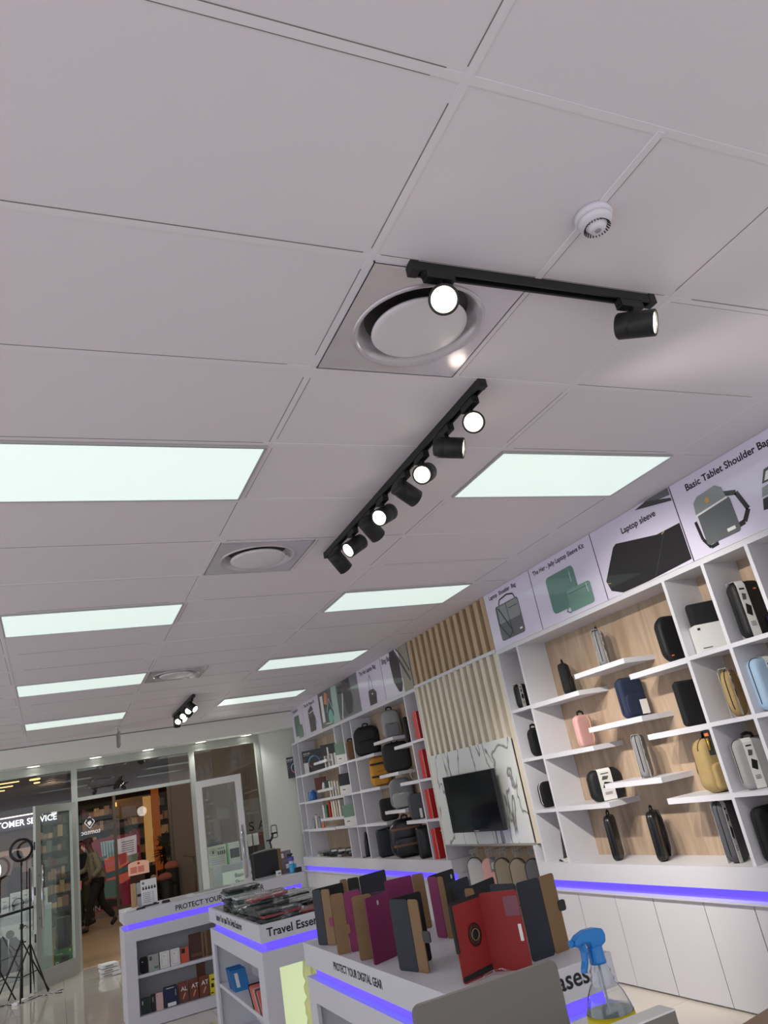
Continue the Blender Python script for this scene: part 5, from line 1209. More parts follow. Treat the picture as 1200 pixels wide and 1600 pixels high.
shelf_item('black fabric gadget leaning at the left end of the upper counter shelf', 'case', 219, 231, z1, 0.13, BLACKF, rr=0.02, art=lambda c, w, h: c.rect(w * 0.2, h * 0.7, w * 0.4, h * 0.74, PAPER))
shelf_item('grey boxed gadget with leaf picture on the upper counter shelf', 'box', 232, 248, z1, 0.135, mat('grey_blister', (160, 164, 160), 0.35), art=lambda c, w, h: (c.rect(w * 0.55, h * 0.12, w * 0.95, h * 0.25, mat('leaf_green_card', (84, 130, 96), 0.6)), c.rect(w * 0.1, h * 0.65, w * 0.35, h * 0.9, F_GRY2)))
shelf_item('white box with a phone outline, left of the pair on the upper counter shelf', 'box', 250, 265, z1, 0.135, CARD, art=phone_line)
shelf_item('white box with a phone outline, right of the pair on the upper counter shelf', 'box', 266.5, 281, z1, 0.135, CARD, art=phone_line)
shelf_item('orange phone case with a black camera square on the upper counter shelf', 'phone case', 282.5, 295, z1, 0.125, mat('orange_case', (206, 86, 58), 0.5), rr=0.01, art=lambda c, w, h: (c.rect(w * 0.08, h * 0.62, w * 0.55, h * 0.94, BLACKP, 0.006)))
shelf_item('large brown tablet folio on the upper counter shelf', 'tablet case', 296, 318, z1, 0.215, mat('brown_folio', (74, 48, 34), 0.6), y=8.12, d=0.02, rr=0.01, art=lambda c, w, h: (c.rect(w * 0.86, 0, w, h, tanl), c.rect(w * 0.1, 0.02, w * 0.9, 0.05, mat('brown_band', (100, 72, 54), 0.5))))
shelf_item('second brown folio at the right of the upper counter shelf', 'tablet case', 320, 338, z1, 0.21, mat('brown_folio2', (92, 66, 44), 0.6), y=8.13, d=0.02, rr=0.01, art=lambda c, w, h: c.rect(0, 0, w * 0.2, h, tanl))
dg = mat('dark_green_pack', (30, 44, 40), 0.4)
shelf_item('dark green phone case box at the left of the lower counter shelf', 'box', 221, 235, z0, 0.125, dg, art=lambda c, w, h: c.rect(w * 0.1, h * 0.6, w * 0.2, h * 0.85, PAPER))
shelf_item('slim black box beside the dark green one on the lower counter shelf', 'box', 236.5, 243, z0, 0.135, BLACKP, art=lambda c, w, h: c.rect(w * 0.3, h * 0.55, w * 0.6, h * 0.85, F_GRY))
shelf_item('pale pink phone case on the lower counter shelf', 'phone case', 244, 255, z0, 0.135, mat('pale_pink_case', (216, 180, 178), 0.45), rr=0.01, art=lambda c, w, h: c.poly(circ(0.004, 8, w * 0.2, h * 0.85), BLACKP))
shelf_item('navy wallet case with silver clips on the lower counter shelf', 'tablet case', 256, 278, z0, 0.165, mat('navy_case', (26, 34, 70), 0.45), rr=0.012, y=8.09, art=lambda c, w, h: (c.rect(w * 0.2, h * 0.90, w * 0.75, h * 0.93, PAPER), c.rect(w * 0.82, h * 0.5, w * 0.88, h * 0.8, F_LGR), c.rect(w * 0.25, 0.006, w * 0.85, 0.035, PAPER)))
atm = mat('rust_print', (118, 62, 44), 0.45, noise=0.35, scale=30)
def at_art(txt):
    def f(c, w, h): c.text(txt, w * 0.25, h * 0.58, h * 0.30, PAPER, bold=0.01); c.poly([(w * 0.35, h * 0.2), (w * 0.45, h * 0.18), (w * 0.75, h * 0.45), (w * 0.62, h * 0.48)], mat('tan_print', (200, 160, 130), 0.5)); c.rect(w * 0.05, h * 0.03, w * 0.9, h * 0.09, F_GRY2)
    return f
shelf_item('rust coloured box lettered AL on the lower counter shelf', 'box', 279.5, 294, z0, 0.165, atm, art=at_art('AL'))
shelf_item('rust coloured box lettered AT beside the AL box', 'box', 296, 310, z0, 0.168, atm, art=at_art('AT'))
shelf_item('rust coloured box lettered AT nearest to the yellow one', 'box', 311.5, 326, z0, 0.172, atm, art=at_art('AT'))
shelf_item('dark rust box behind and above the AT box', 'box', 309, 322, z0, 0.27, mat('dark_rust_print', (84, 44, 34), 0.5, noise=0.4, scale=30), y=8.15, art=at_art(''))
shelf_item('yellow box with black print at the right of the lower counter shelf', 'box', 328, 338, z0, 0.165, mat('yellow_print', (226, 208, 40), 0.45), art=lambda c, w, h: (c.rect(w * 0.2, h * 0.35, w * 0.6, h * 0.55, INK), c.rect(w * 0.3, h * 0.7, w * 0.8, h * 0.78, INK), c.rect(w * 0.1, h * 0.06, w * 0.5, h * 0.12, INK)))

# ---------------------------------------------------------------- own counter at the camera
t = thing('front_counter', 'white counter under the camera with cartons and the spray bottle', 'counter', (0.72, 1.0, 0))
_o = [(0.05, 0.45), (1.36, 0.45), (1.36, 1.26), (1.10, 1.50), (0.05, 1.50)]
_sh = lambda k: [(0.6 + (a - 0.6) * k, 0.98 + (b_ - 0.98) * k) for a, b_ in _o]
MB().prism(_o, 0.97, 1.0, WHITE, 'z').build('top', t, world=True); MB().prism(_sh(0.95), 0.08, 0.97, WHITE, 'z').build('body', t, world=True); MB().prism(_sh(0.88), 0.0, 0.08, card_blk, 'z').build('plinth', t, world=True)
o = thing('grey_display_panel', 'upright warm grey panel with rounded corners at the bottom of the picture', 'display', (0.672, 1.302, 1.0))
gp = mat('warm_grey_shell', (108, 103, 97), 0.5)
A, Bp = ony(641, 1563, 1.3), ony(867, 1500, 1.3)
w = Bp.x - A.x; hh = 0.262
k = MB(); k.prism(rrect(w, hh - 0.02, 0.014, 6, 0, (hh + 0.02) / 2), -0.006, 0.004, gp, 'y'); k.build('panel', o, bevel=0.002); o.location.x = (A.x + Bp.x) / 2
MB().box((-0.09, -0.07, 0), (0.09, 0.07, 0.012), gp).build('foot', o, bevel=0.003); MB().box((-0.03, 0.004, 0.01), (0.03, 0.02, 0.12), gp).build('stand', o)
# big spray bottle
o = thing('spray_bottle', 'big clear spray bottle with a bright blue trigger head in the foreground', 'spray bottle', (0.990, 1.418, 1.0), math.radians(0))
pet = glassy('clear_pet', (250, 251, 253), 2.2); 
body = [(0.0, 0.001), (0.040, 0.001), (0.046, 0.006), (0.047, 0.06), (0.047, 0.10), (0.044, 0.125), (0.036, 0.146), (0.028, 0.160), (0.0235, 0.166), (0.0255, 0.172), (0.0200, 0.179), (0.0220, 0.186), (0.0165, 0.194), (0.0160, 0.205)]
inner = [(max(r - 0.0012, 0.0), z + 0.001) for r, z in body][::-1]
MB().lathe(body + inner, pet, 32).build('clear_bottle', o)
MB().lathe([(0.0, 0.0035), (0.035, 0.0035), (0.0445, 0.008), (0.0455, 0.06), (0.0455, 0.10), (0.0425, 0.122), (0.0, 0.122)], mat('clear_liquid', (196, 220, 222), 0.05, alpha=0.35), 32).build('liquid', o)
k = MB(); k.lathe([(0.0475, 0.02), (0.0478, 0.03), (0.0478, 0.100), (0.0465, 0.116), (0.0472, 0.02)], mat('yellow_label', (232, 214, 30), 0.4), 32); k.build('label', o)
k = MB(); letters(k, 'READY TO USE', 0.008, (-0.022, -0.0482, 0.100), FRONT, INK, bold=0.02); letters(k, 'Window cleaner', 0.010, (-0.028, -0.0484, 0.084), FRONT, INK, bold=0.02); k.build('label_print', o)
bl = mat('bright_blue_plastic', (22, 122, 200), 0.3)
MB().lathe([(0.0, 0.232), (0.0115, 0.232), (0.015, 0.228), (0.0158, 0.206), (0.0165, 0.203), (0.0165, 0.199), (0.0, 0.199)], bl, 28).build('collar', o)
k = MB(); out = [(0.024, 0.232), (0.027, 0.245), (0.024, 0.256), (0.008, 0.261), (-0.018, 0.262), (-0.038, 0.257), (-0.048, 0.250), (-0.050, 0.241), (-0.044, 0.236), (-0.034, 0.240), (-0.016, 0.238), (-0.011, 0.226), (0.010, 0.226)]
k.prism(out, -0.011, 0.011, bl, 'y'); o2 = k.build('trigger_head', o, bevel=0.004)
MB().prism([(-0.036, 0.240), (-0.024, 0.238), (-0.023, 0.222), (-0.028, 0.205), (-0.036, 0.192), (-0.042, 0.190), (-0.040, 0.198), (-0.034, 0.210), (-0.032, 0.225)], -0.008, 0.008, bl, 'y').build('trigger', o, bevel=0.002)
MB().cyl((-0.049, 0, 0.2455), (-0.056, 0, 0.2445), 0.007, mt=bl, n=16).build('nozzle', o)
MB().cyl((0, 0, 0.02), (0, 0, 0.20), 0.0025, mt=mat('dip_tube', (220, 224, 230), 0.2, trans=0.6), n=10).build('dip_tube', o)
# cartons beside it
cn = ony(1054, 1576, 1.22)
o = thing('white_grey_carton', 'corner of a white topped grey carton at the bottom right', 'box', (cn.x - 0.12, cn.y + 0.02, 1.0))
gg = mat('carton_grey_side', (124, 120, 112), 0.6); hC = cn.z - 1.0
MB().box((-0.12, -0.02, 0), (0.12, 0.02, hC - 0.003), gg).build('carton_sides', o); MB().box((-0.12, -0.02, hC - 0.003), (0.12, 0.02, hC), CARD).build('lid', o)
Pc, Qc = lvl(1150, 1606, 1.12), lvl(1200, 1575, 1.12)
rzc = math.atan2(Qc.y - Pc.y, Qc.x - Pc.x)
o = thing('brown_carton', 'edge of a brown carton in the bottom right corner', 'box', (Pc.x, Pc.y, 1.0), rzc)
MB().box((0, -0.20, 0), (0.22, 0, 0.12), mat('brown_carton_board', (150, 126, 104), 0.7)).build('carton', o); MB().box((0, -0.12, 0.12), (0.22, -0.08, 0.121), mat('parcel_tape', (176, 150, 112), 0.3)).build('tape', o)
# ================================================================ THE MALL BEYOND THE GLASS
dk = mat('mall_dark_paint', (34, 32, 32), 0.6)
brown = mat('mall_brown_wall', (112, 92, 80), 0.7, noise=0.06, scale=2)
taupe = mat('mall_taupe_wall', (132, 118, 106), 0.7, noise=0.04, scale=2)
YO = 20.0
struct('floor', lambda b: b.box((-6, 12.74, -0.06), (7, 25, 0.0), mall_floor_mat))
struct('ceiling', lambda b: b.box((-6, 12.745, 3.6), (7, 25, 3.66), dk))
def _mw(b):
    b.box((-6, 12.741, 2.8), (7, 12.80, 3.6), dk); b.box((3.984, 12.741, 0), (7, 12.80, 2.8), taupe)
struct('wall_mall_near', _mw)
struct('wall_mall_left', lambda b: b.box((-6.06, 12.74, 0), (-6, 25, 3.6), dk))
struct('wall_mall_right', lambda b: b.box((7, 12.74, 0), (7.06, 25, 3.6), taupe))
struct('wall_mall_back', lambda b: b.box((-6, 24.9, 0), (7, 24.96, 3.6), mat('shop_back_brown', (70, 50, 38), 0.7, noise=0.3, scale=3)))
struct('wall_mall_pillar', lambda b: b.box((2.68, YO, 0), (7, YO + 0.4, 3.6), taupe))
struct('trim_mall_header', lambda b: b.box((0.42, YO, 2.62), (2.68, YO + 0.1, 3.6), dk))
ms = mat('mullion_steel', (110, 102, 90), 0.4, 0.5)
def _ofr(b):
    for x in (0.42, 1.325, 2.60): b.box((x, YO - 0.03, 0), (x + 0.07, YO + 0.04, 2.62), ms)
    b.box((0.49, YO - 0.03, 0), (1.325, YO + 0.04, 0.14), taupe); b.box((1.395, YO - 0.03, 0), (2.60, YO + 0.04, 0.14), taupe)
struct('trim_mall_shopfront', _ofr)
struct('window_mall', lambda b: b.box((0.49, YO, 0.14), (1.325, YO + 0.008, 2.62), glassy('mall_glass', (240, 236, 230), 1.2)))
struct('window_mall', lambda b: b.box((1.395, YO, 0.14), (2.60, YO + 0.008, 2.62), glassy('mall_glass', (240, 236, 230), 1.2)))
# window graphic; glow painted into its colours, no light behind it
def W(u, v, y=YO + 0.30): return ony(u, v, y)
yP = YO + 0.30
a_, b2 = W(112, 1322), W(219, 1400)
xl, xr = 0.50, W(221, 1350).x; ztop = W(170, 1308).z; zb_ = 0.20
E_ = 0.38
def em(n, rgb): return mat('window_print_' + n, rgb, 0.4, emit=E_, ergb=rgb)  # emission in the colour stands in for lamp light on prints and stock
t = thing('window_display_graphic', 'lit bedroom picture with coral and teal pillows in the shop window opposite', 'window display', ((xl + xr) / 2, yP, 0.0))
MB().box((xl, yP, 0.0), (xr, yP + 0.06, ztop), em('crimson', (122, 34, 56))).build('glow_board', t, world=True)
c = Card((0, yP - 0.001, 0), FRONT)
def Pp(*uv): return [(W(u, v).x, W(u, v).z) for u, v in uv]
# pixel = photo; graphic is a flat print, so its shapes are placed on its own plane
c.poly(Pp((157, 1316), (179, 1312), (181, 1340), (160, 1340)), em('curtain', (150, 186, 196)))
for q in range(5): c.poly(Pp((159 + q * 4.4, 1316), (161 + q * 4.4, 1316), (163 + q * 4.4, 1340), (161 + q * 4.4, 1340)), em('curtain_dark', (96, 128, 140)))
c.poly(Pp((181, 1312), (213, 1304), (214, 1336), (184, 1344)), em('white', (214, 208, 224)))
for q in range(6): c.poly(Pp((190 + q % 2, 1316 + q * 3.4), (209, 1312 + q * 3.4), (209, 1313 + q * 3.4), (190 + q % 2, 1317 + q * 3.4)), INK)
c.poly(Pp((122, 1335), (135, 1328), (150, 1342), (168, 1336), (166, 1350), (140, 1372), (122, 1370)), em('teal', (50, 84, 88)))
c.poly([(p[0] * 1.0, p[1]) for p in Pp((123, 1326), (128, 1321), (133, 1326), (132, 1335), (125, 1336))], em('cream', (206, 160, 128)))
c.poly(Pp((124, 1348), (134, 1346), (134, 1356), (128, 1360)), em('peach', (224, 142, 98)))
c.poly(Pp((162, 1342), (198, 1331), (202, 1348), (186, 1358), (166, 1364)), em('coral', (206, 108, 88)))
c.poly(Pp((184, 1336), (197, 1331), (200, 1345), (188, 1352)), em('coral_dark', (168, 72, 70)))
c.poly(Pp((199, 1337), (217, 1332), (214, 1346), (204, 1350)), em('sage', (108, 122, 104)))
c.poly(Pp((164, 1366), (202, 1352), (204, 1358), (166, 1374)), em('teal2', (52, 96, 98)))
c.poly(Pp((122, 1376), (134, 1366), (138, 1372), (128, 1390), (122, 1392)), em('coral2', (220, 128, 96)))
c.poly(Pp((166, 1374), (206, 1360), (208, 1370), (190, 1380), (170, 1384)), em('coral3', (206, 100, 84)))
c.poly(Pp((122, 1392), (136, 1388), (168, 1376), (186, 1372), (188, 1402), (122, 1405)), em('blanket', (78, 104, 100)))
c.poly([(xl, 0.16), (W(190, 1405).x, 0.16), (W(190, 1405).x, W(190, 1404).z), (xl, W(120, 1408).z)], mat('window_print_black', (16, 14, 16), 0.4))
c.text('WIN', W(132, 1428).x, W(132, 1428).z, 0.17, PAPER)
c.mb.build('printed_picture', t, world=True)
# arch topped pink sign and kiosk
t = thing('arched_window_sign', 'pink arch-topped sign with two small pictures in the shop opposite', 'sign', (W(217, 1360, 19.6).x, 19.6, 0.0))
x0, x1 = W(200, 1355, 19.6).x, W(233, 1355, 19.6).x; z0_, z1_ = W(204, 1369, 19.6).z, W(215, 1345, 19.6).z
k = MB(); out = [(x0, z0_), (x1, z0_), (x1, z1_ - 0.06)] + [((x0 + x1) / 2 + (x1 - x0) / 2 * math.cos(a), z1_ - 0.06 + 0.06 * math.sin(a)) for a in [PI * i / 10 for i in range(1, 10)]] + [(x0, z1_ - 0.06)]
k.prism(out, 19.58, 19.6, em('pale_pink', (216, 172, 148)), 'y'); k.build('board', t, world=True)
c = Card((0, 19.579, 0), FRONT); wS = x1 - x0; hS = z1_ - z0_
c.rect(x0 + wS * 0.1, z0_ + hS * 0.15, x0 + wS * 0.42, z0_ + hS * 0.6, em('rose', (190, 112, 100))); c.rect(x0 + wS * 0.46, z0_ + hS * 0.15, x0 + wS * 0.76, z0_ + hS * 0.6, em('rose', (190, 112, 100))); c.poly(circ(0.03, 12, x0 + wS * 0.5, z0_ + hS * 0.82), em('red', (170, 50, 50))); c.mb.build('printed_picture', t, world=True)
MB().box((x0 + 0.05, 19.6, 0), (x1 - 0.1, 19.75, z0_ + 0.1), mat('kiosk_brown', (84, 54, 48), 0.6)).build('kiosk_body', t, world=True)
# right pane poster
t = thing('window_poster', 'dark poster with baskets of bread-coloured bundles in the right pane of the shop opposite', 'poster', (2.2, 20.12, 0.0))
yQ = 20.12
def Pq(*uv): return [(ony(u, v, yQ).x, ony(u, v, yQ).z) for u, v in uv]
q0 = ony(238, 1380, yQ)
MB().box((1.97, yQ, 0.0), (2.59, yQ + 0.03, q0.z), mat('poster_black', (14, 14, 16), 0.4)).build('board', t, world=True)
c = Card((0, yQ - 0.001, 0), FRONT)
for q in range(3): c.poly(Pq((243, 1391 + q * 5), (262, 1386 + q * 5), (262, 1387 + q * 5), (243, 1392 + q * 5)), F_LGR)
c.mb.build('small_print', t, world=True)
def blob(name, lb, cat, u, v, y, r, m_, sx=1.0, sz=1.0, seed=0, extra=None):
    p = ony(u, v, y); r_ = random.Random(seed); o = thing(name, lb, cat, (p.x, y, 0.0))
    r = r * 0.85
    prof = [(0.0, -1), (0.6, -0.85), (0.92, -0.4), (1.0, 0.0), (0.85, 0.5), (0.5, 0.88), (0.0, 1.0)]
    k = MB(); k.lathe([(a * r, p.z + b_ * r * sz) for a, b_ in prof], m_, 20, None, True, sx, 0.6); k.build('bundle', o)
    k = MB(); k.lathe([(r * 1.1, 0.0), (r * 1.1, p.z - r * sz * 0.8), (r * 0.5, p.z - r * sz * 0.6)], dk, 12); k.build('plinth', o)
    return o
blob('folded_towels', 'peach coloured folded bundle high in the right window opposite', 'bundle', 268, 1352, 19.7, 0.17, mat('peach_cloth', (176, 104, 78), 0.8), 1.2, 0.7, 1)
blob('folded_towels', 'pink bundle with green band low in the right window opposite', 'bundle', 258, 1370, 19.3, 0.15, mat('salmon_cloth', (168, 98, 80), 0.8), 1.3, 0.7, 2)
blob('folded_towels', 'white rolled bundle beside the pink one in the window opposite', 'bundle', 240, 1372, 19.3, 0.10, mat('cream_cloth', (176, 156, 132), 0.8), 0.9, 0.9, 3)
# plant
o = thing('potted_plant', 'olive leafy potted plant in the dim shop opposite', 'plant', (ony(257, 1335, 20.8).x, 20.8, 0.0))
k = MB(); k.lathe([(0, 0), (0.16, 0), (0.2, 0.7), (0, 0.7)], dk, 16); k.build('pot', o)
k = MB(); k.cyl((0, 0, 0.7), (0, 0, 1.3), 0.02, mt=mat('plant_stem', (60, 50, 34), 0.7), n=8); k.build('stem', o)
k = MB(); r_ = random.Random(4); lm = mat('plant_leaf', (66, 68, 40), 0.6)
for q in range(90):
    a = r_.uniform(0, 2 * PI); e_ = r_.uniform(-0.5, 1.2); L = r_.uniform(0.18, 0.34); d = Vector((math.cos(a) * math.cos(e_), math.sin(a) * math.cos(e_), math.sin(e_))); s_ = d.cross(Vector((0, 0, 1))).normalized() * 0.045; b0 = Vector((0, 0, r_.uniform(0.95, 1.4)))
    k.add([b0, b0 + d * L * 0.5 + s_, b0 + d * L - Vector((0, 0, 0.05)), b0 + d * L * 0.5 - s_], [(0, 1, 2, 3)], lm)
k.build('foliage', o)
# shop interior opposite: back shelves, lit posts
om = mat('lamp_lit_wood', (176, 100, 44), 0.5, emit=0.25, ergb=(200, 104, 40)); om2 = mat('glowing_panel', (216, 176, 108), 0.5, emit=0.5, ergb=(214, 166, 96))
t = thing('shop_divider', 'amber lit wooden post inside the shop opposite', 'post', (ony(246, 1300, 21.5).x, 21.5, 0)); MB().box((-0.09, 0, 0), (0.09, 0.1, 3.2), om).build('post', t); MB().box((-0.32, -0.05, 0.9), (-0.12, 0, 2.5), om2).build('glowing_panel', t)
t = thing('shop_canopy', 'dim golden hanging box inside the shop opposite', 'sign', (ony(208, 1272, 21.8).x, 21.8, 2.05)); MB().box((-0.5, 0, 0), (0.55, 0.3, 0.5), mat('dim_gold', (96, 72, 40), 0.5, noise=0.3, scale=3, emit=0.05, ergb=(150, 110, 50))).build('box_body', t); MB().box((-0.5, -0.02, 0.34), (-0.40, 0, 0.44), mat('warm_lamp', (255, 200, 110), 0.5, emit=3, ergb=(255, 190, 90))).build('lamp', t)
rr = random.Random(12)
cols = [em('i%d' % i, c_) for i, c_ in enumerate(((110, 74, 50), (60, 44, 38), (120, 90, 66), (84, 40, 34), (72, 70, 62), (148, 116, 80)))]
def back_shelf(lb, x0, x1, y, z0, z1, n):
    t = thing('shop_shelf', lb, 'shelf', ((x0 + x1) / 2, y, 0)); MB().box((x0, y, 0), (x1, y + 0.05, z1), dk).build('back_board', t, world=True)
    zz = z0; row = 0
    while zz < z1 - 0.1:
        MB().box((x0, y - 0.3, zz - 0.02), (x1, y, zz), mat('shop_shelf_wood', (70, 52, 40), 0.6)).build('shelf_board', t, world=True)
        k = MB(); x = x0 + 0.02
        while x < x1 - 0.1:
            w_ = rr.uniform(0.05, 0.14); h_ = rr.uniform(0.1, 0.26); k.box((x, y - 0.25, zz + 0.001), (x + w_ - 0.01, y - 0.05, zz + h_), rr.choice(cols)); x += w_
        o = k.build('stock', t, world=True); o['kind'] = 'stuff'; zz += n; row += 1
    return t
back_shelf('shelves of small brown stock behind the lit window picture', 0.7, 2.9, 22.4, 0.8, 2.4, 0.36)
back_shelf('tall shelves of goods seen through the open door glass', -0.3, 0.36, 20.6, 0.4, 2.5, 0.3)
# customer service sign and advert
y_s = 20.2
t = thing('service_sign', 'dark sign band with white lettering CUSTOMER SERVICE across the mall', 'sign', (-1.0, y_s, 2.1))
zs = ony(30, 1283, y_s).z
MB().box((-3.2, y_s, zs - 0.16), (0.14, y_s + 0.15, zs + 0.10), mat('sign_violet_dark', (38, 28, 52), 0.4, emit=0.25, ergb=(70, 50, 96))).build('sign_box', t, world=True)
MB().box((-3.2, y_s - 0.02, zs + 0.10), (0.14, y_s + 0.15, zs + 0.125), mat('white_neon', (250, 240, 230), 0.4, emit=2.0, ergb=(255, 240, 224))).build('light_edge', t, world=True)
k = MB(); letters(k, 'CUSTOMER SERVICE', 0.185, (0.10, y_s - 0.01, zs - 0.10), FRONT, mat('sign_white_lit', (250, 248, 255), 0.4, emit=1.6), stretch=0.95, bold=0.02, align='RIGHT'); k.build('lettering', t, world=True)
t = thing('service_counter_wall', 'brown panelled wall under the customer service sign', 'wall panel', (-1.6, 20.4, 0)); MB().box((-3.2, 20.4, 0), (-0.35, 20.5, zs - 0.22), mat('reddish_brown_panel', (78, 52, 40), 0.6)).build('panel', t, world=True)
MB().box((-3.2, 20.36, zs - 0.55), (-0.35, 20.4, zs - 0.5), mat('shop_shelf_wood', (70, 52, 40), 0.6)).build('rail', t, world=True)
t = thing('service_advert', 'pale pinkish landscape advert behind the man by the door', 'poster', (-1.0, 20.3, 1.0))
za, zb2 = ony(25, 1365, 20.3).z, ony(25, 1327, 20.3).z
MB().box((-2.4, 20.3, za), (-0.45, 20.34, zb2), em('adv', (160, 130, 116))).build('board', t, world=True)
c = Card((0, 20.299, 0), FRONT); c.poly([(-2.4, za), (-0.45, za), (-0.45, za + 0.3), (-1.0, za + 0.42), (-1.6, za + 0.2), (-2.4, za + 0.3)], em('adv_hill', (110, 92, 92))); c.mb.build('printed_hills', t, world=True)
# wooden slat ceiling of the mall with light strips
t = thing('mall_slat_ceiling', 'brown slatted mall ceiling with warm light strips', 'ceiling panel', (-2.4, 17.5, 3.0))
MB().box((-5.8, 16.2, 3.1), (0.3, 22.8, 3.14), mat('mall_ceiling_brown', (84, 60, 40), 0.6)).build('panel', t, world=True)
warm = mat('warm_strip', (255, 214, 150), 0.5, emit=2.2, ergb=(255, 206, 130))
for q in range(14): MB().box((-5.8, 16.3 + q * 0.46, 3.05), (0.3, 16.36 + q * 0.46, 3.1), mat('slat_dark_wood', (58, 40, 28), 0.6)).build('slat', t, world=True)
for (x0, x1, y) in ((-3.6, -0.95, 19.3), (-3.8, -0.75, 18.4), (-3.2, -0.6, 17.5), (-4.2, -1.1, 20.0)): MB().box((x0, y, 3.035), (x1, y + 0.07, 3.05), warm).build('light_strip', t, world=True)
for (x, y, s_) in ((-0.3, 17.0, 0.10), (-0.28, 17.9, 0.06)):
    o = thing('mall_lamp', 'warm white ceiling lamp in the mall %s' % ('over the open door' if s_ > 0.08 else 'beyond the first one'), 'ceiling light', (x, y, 2.98)); MB().lathe([(0, 0), (s_, 0), (s_, 0.02), (0, 0.02)], warm, 20).build('lens', o); MB().cyl((0, 0, 0.02), (0, 0, 0.07), 0.03, mt=dk, n=10).build('stem', o)
# sign reflection painted as lettering on the glass opposite
t = thing('painted_sign_reflection', 'painted reflection of white sign lettering and diamond emblem on the left pane opposite', 'lettering', (0.85, YO - 0.004, 1.8))
wl = mat('sign_reflection_white', (226, 226, 226), 0.5, emit=0.55)
p = ony(157, 1300, YO - 0.005); k = MB(); letters(k, 'tomtoc', 0.145, p, FRONT, wl, mirror=True, bold=0.012, stretch=0.98); k.build('lettering', t, world=True)
p = ony(140, 1286, YO - 0.005)
k = MB(); dia = [(0.11, 0.02), (0.06, 0.085), (0.0, 0.115), (-0.06, 0.085), (-0.11, 0.02), (0.0, -0.115)]
for i in range(6):
    if i in (1, 2): continue
    a, b_ = dia[i], dia[(i + 1) % 6]; k.tube([(p.x + a[0], p.y, p.z + a[1]), (p.x + b_[0], p.y, p.z + b_[1])], 0.009, wl, 6)
k.tube([(p.x + 0.035, p.y, p.z + 0.115), (p.x, p.y, p.z + 0.135), (p.x - 0.035, p.y, p.z + 0.115)], 0.006, wl, 6)
k.build('emblem_outline', t, world=True)
k = MB(); k.prism([(p.x - 0.05, p.z + 0.0), (p.x - 0.03, p.z + 0.05), (p.x - 0.012, p.z + 0.02), (p.x + 0.008, p.z + 0.06), (p.x + 0.05, p.z + 0.01), (p.x, p.z - 0.06)], p.y - 0.002, p.y, wl, 'y'); k.build('emblem_hand', t, world=True)
p = ony(153, 1289, YO - 0.005); k = MB(); letters(k, 'LIANCE', 0.11, p, FRONT, mat('faint_reflection', (110, 104, 98), 0.5), stretch=1.2); k.build('faint_reflection', t, world=True)
# right: grey shop wall with dark letters, handrail
t = thing('grey_shop_sign', 'grey wall panel with dark letters SA at the right of the shopfront', 'sign', (4.9, 19.9, 0.9))
g0, g1 = ony(378, 1252, 19.9), ony(409, 1300, 19.9)
MB().box((g0.x - 0.2, 19.9, 0.0), (6.8, 19.98, g0.z + 0.02), mat('grey_panel', (150, 150, 152), 0.5)).build('panel', t, world=True)
k = MB(); p = ony(389, 1299, 19.89); letters(k, 'S A', 0.30, (p.x, 19.898, p.z), FRONT, INK, stretch=1.1); k.build('lettering', t, world=True)
t = thing('mall_handrail', 'slim metal handrail beside the brown pillar in the mall', 'handrail', (2.95, 18.9, 0))
MB().tube([(2.72, 18.9, 0.98), (2.98, 18.9, 0.92), (3.6, 18.9, 0.86)], 0.022, ms, 10).build('rail', t, world=True); MB().cyl((2.95, 18.9, 0), (2.95, 18.9, 0.92), 0.02, mt=ms, n=10).build('post', t, world=True)

# ---------------------------------------------------------------- window displays just outside the glass
t = thing('display_plinth', 'white lit display plinth lettered Basic Shoulder Bag behind the right door', 'plinth', (2.72, 13.1, 0))
MB().box((2.30, 12.95, 0), (3.12, 13.35, 0.90), WHITE).build('body', t, world=True)
MB().box((2.44, 12.945, 0.25), (3.06, 12.95, 0.80), mat('plinth_poster', (226, 232, 222), 0.5, emit=0.25)).build('front_poster', t, world=True)
k = MB(); letters(k, 'Basic Tablet', 0.085, (2.63, 12.944, 0.70), FRONT, INK, bold=0.01); letters(k, 'Shoulder Bag', 0.085, (2.63, 12.944, 0.60), FRONT, INK, bold=0.01); k.build('lettering', t, world=True)
o = thing('watch_sign_box', 'cream box with a watch picture and four dark icons on the display plinth', 'box', (2.42, 13.08, 0.901))
MB().box((-0.14, 0, 0), (0.14, 0.12, 0.31), mat('cream_box', (212, 214, 192), 0.5)).build('carton', o)
c = Card((-0.14, -0.001, 0), FRONT); ci = circ(0.05, 16, 0.07, 0.22); c.line(ci + ci[:1], 0.005, F_GRY2); c.rect(0.055, 0.195, 0.085, 0.245, BLACKP)
for q in range(4): c.rect(0.14 + q * 0.033, 0.17, 0.165 + q * 0.033, 0.225, BLACKP)
c.rect(0.14, 0.26, 0.25, 0.27, INK)
for q in range(4): c.rect(0.03, 0.04 + q * 0.03, 0.24, 0.045 + q * 0.03, F_GRY)
c.mb.build('printed_front', o)
o = thing('green_sided_box', 'white box with green edge and a dark bag picture behind the door handle', 'box', (2.68, 13.08, 0.901))
MB().box((-0.10, 0, 0), (0.10, 0.12, 0.31), CARD).build('carton', o); MB().box((-0.104, -0.002, 0), (-0.08, 0.12, 0.31), mat('fresh_green', (110, 200, 110), 0.5)).build('green_edge', o); MB().box((-0.06, -0.002, 0.08), (0.09, 0.0, 0.22), blk).build('picture', o)
sleeve('black round backpack behind the cream watch box in the window', 'bag', 0, 0.901, F_BLK2, 0.26, 0.40, 0.12, 0, x=2.42, r=0.1, off=13.24 - yat(0, 2.42, 0.901 + 0.2), handle=True)
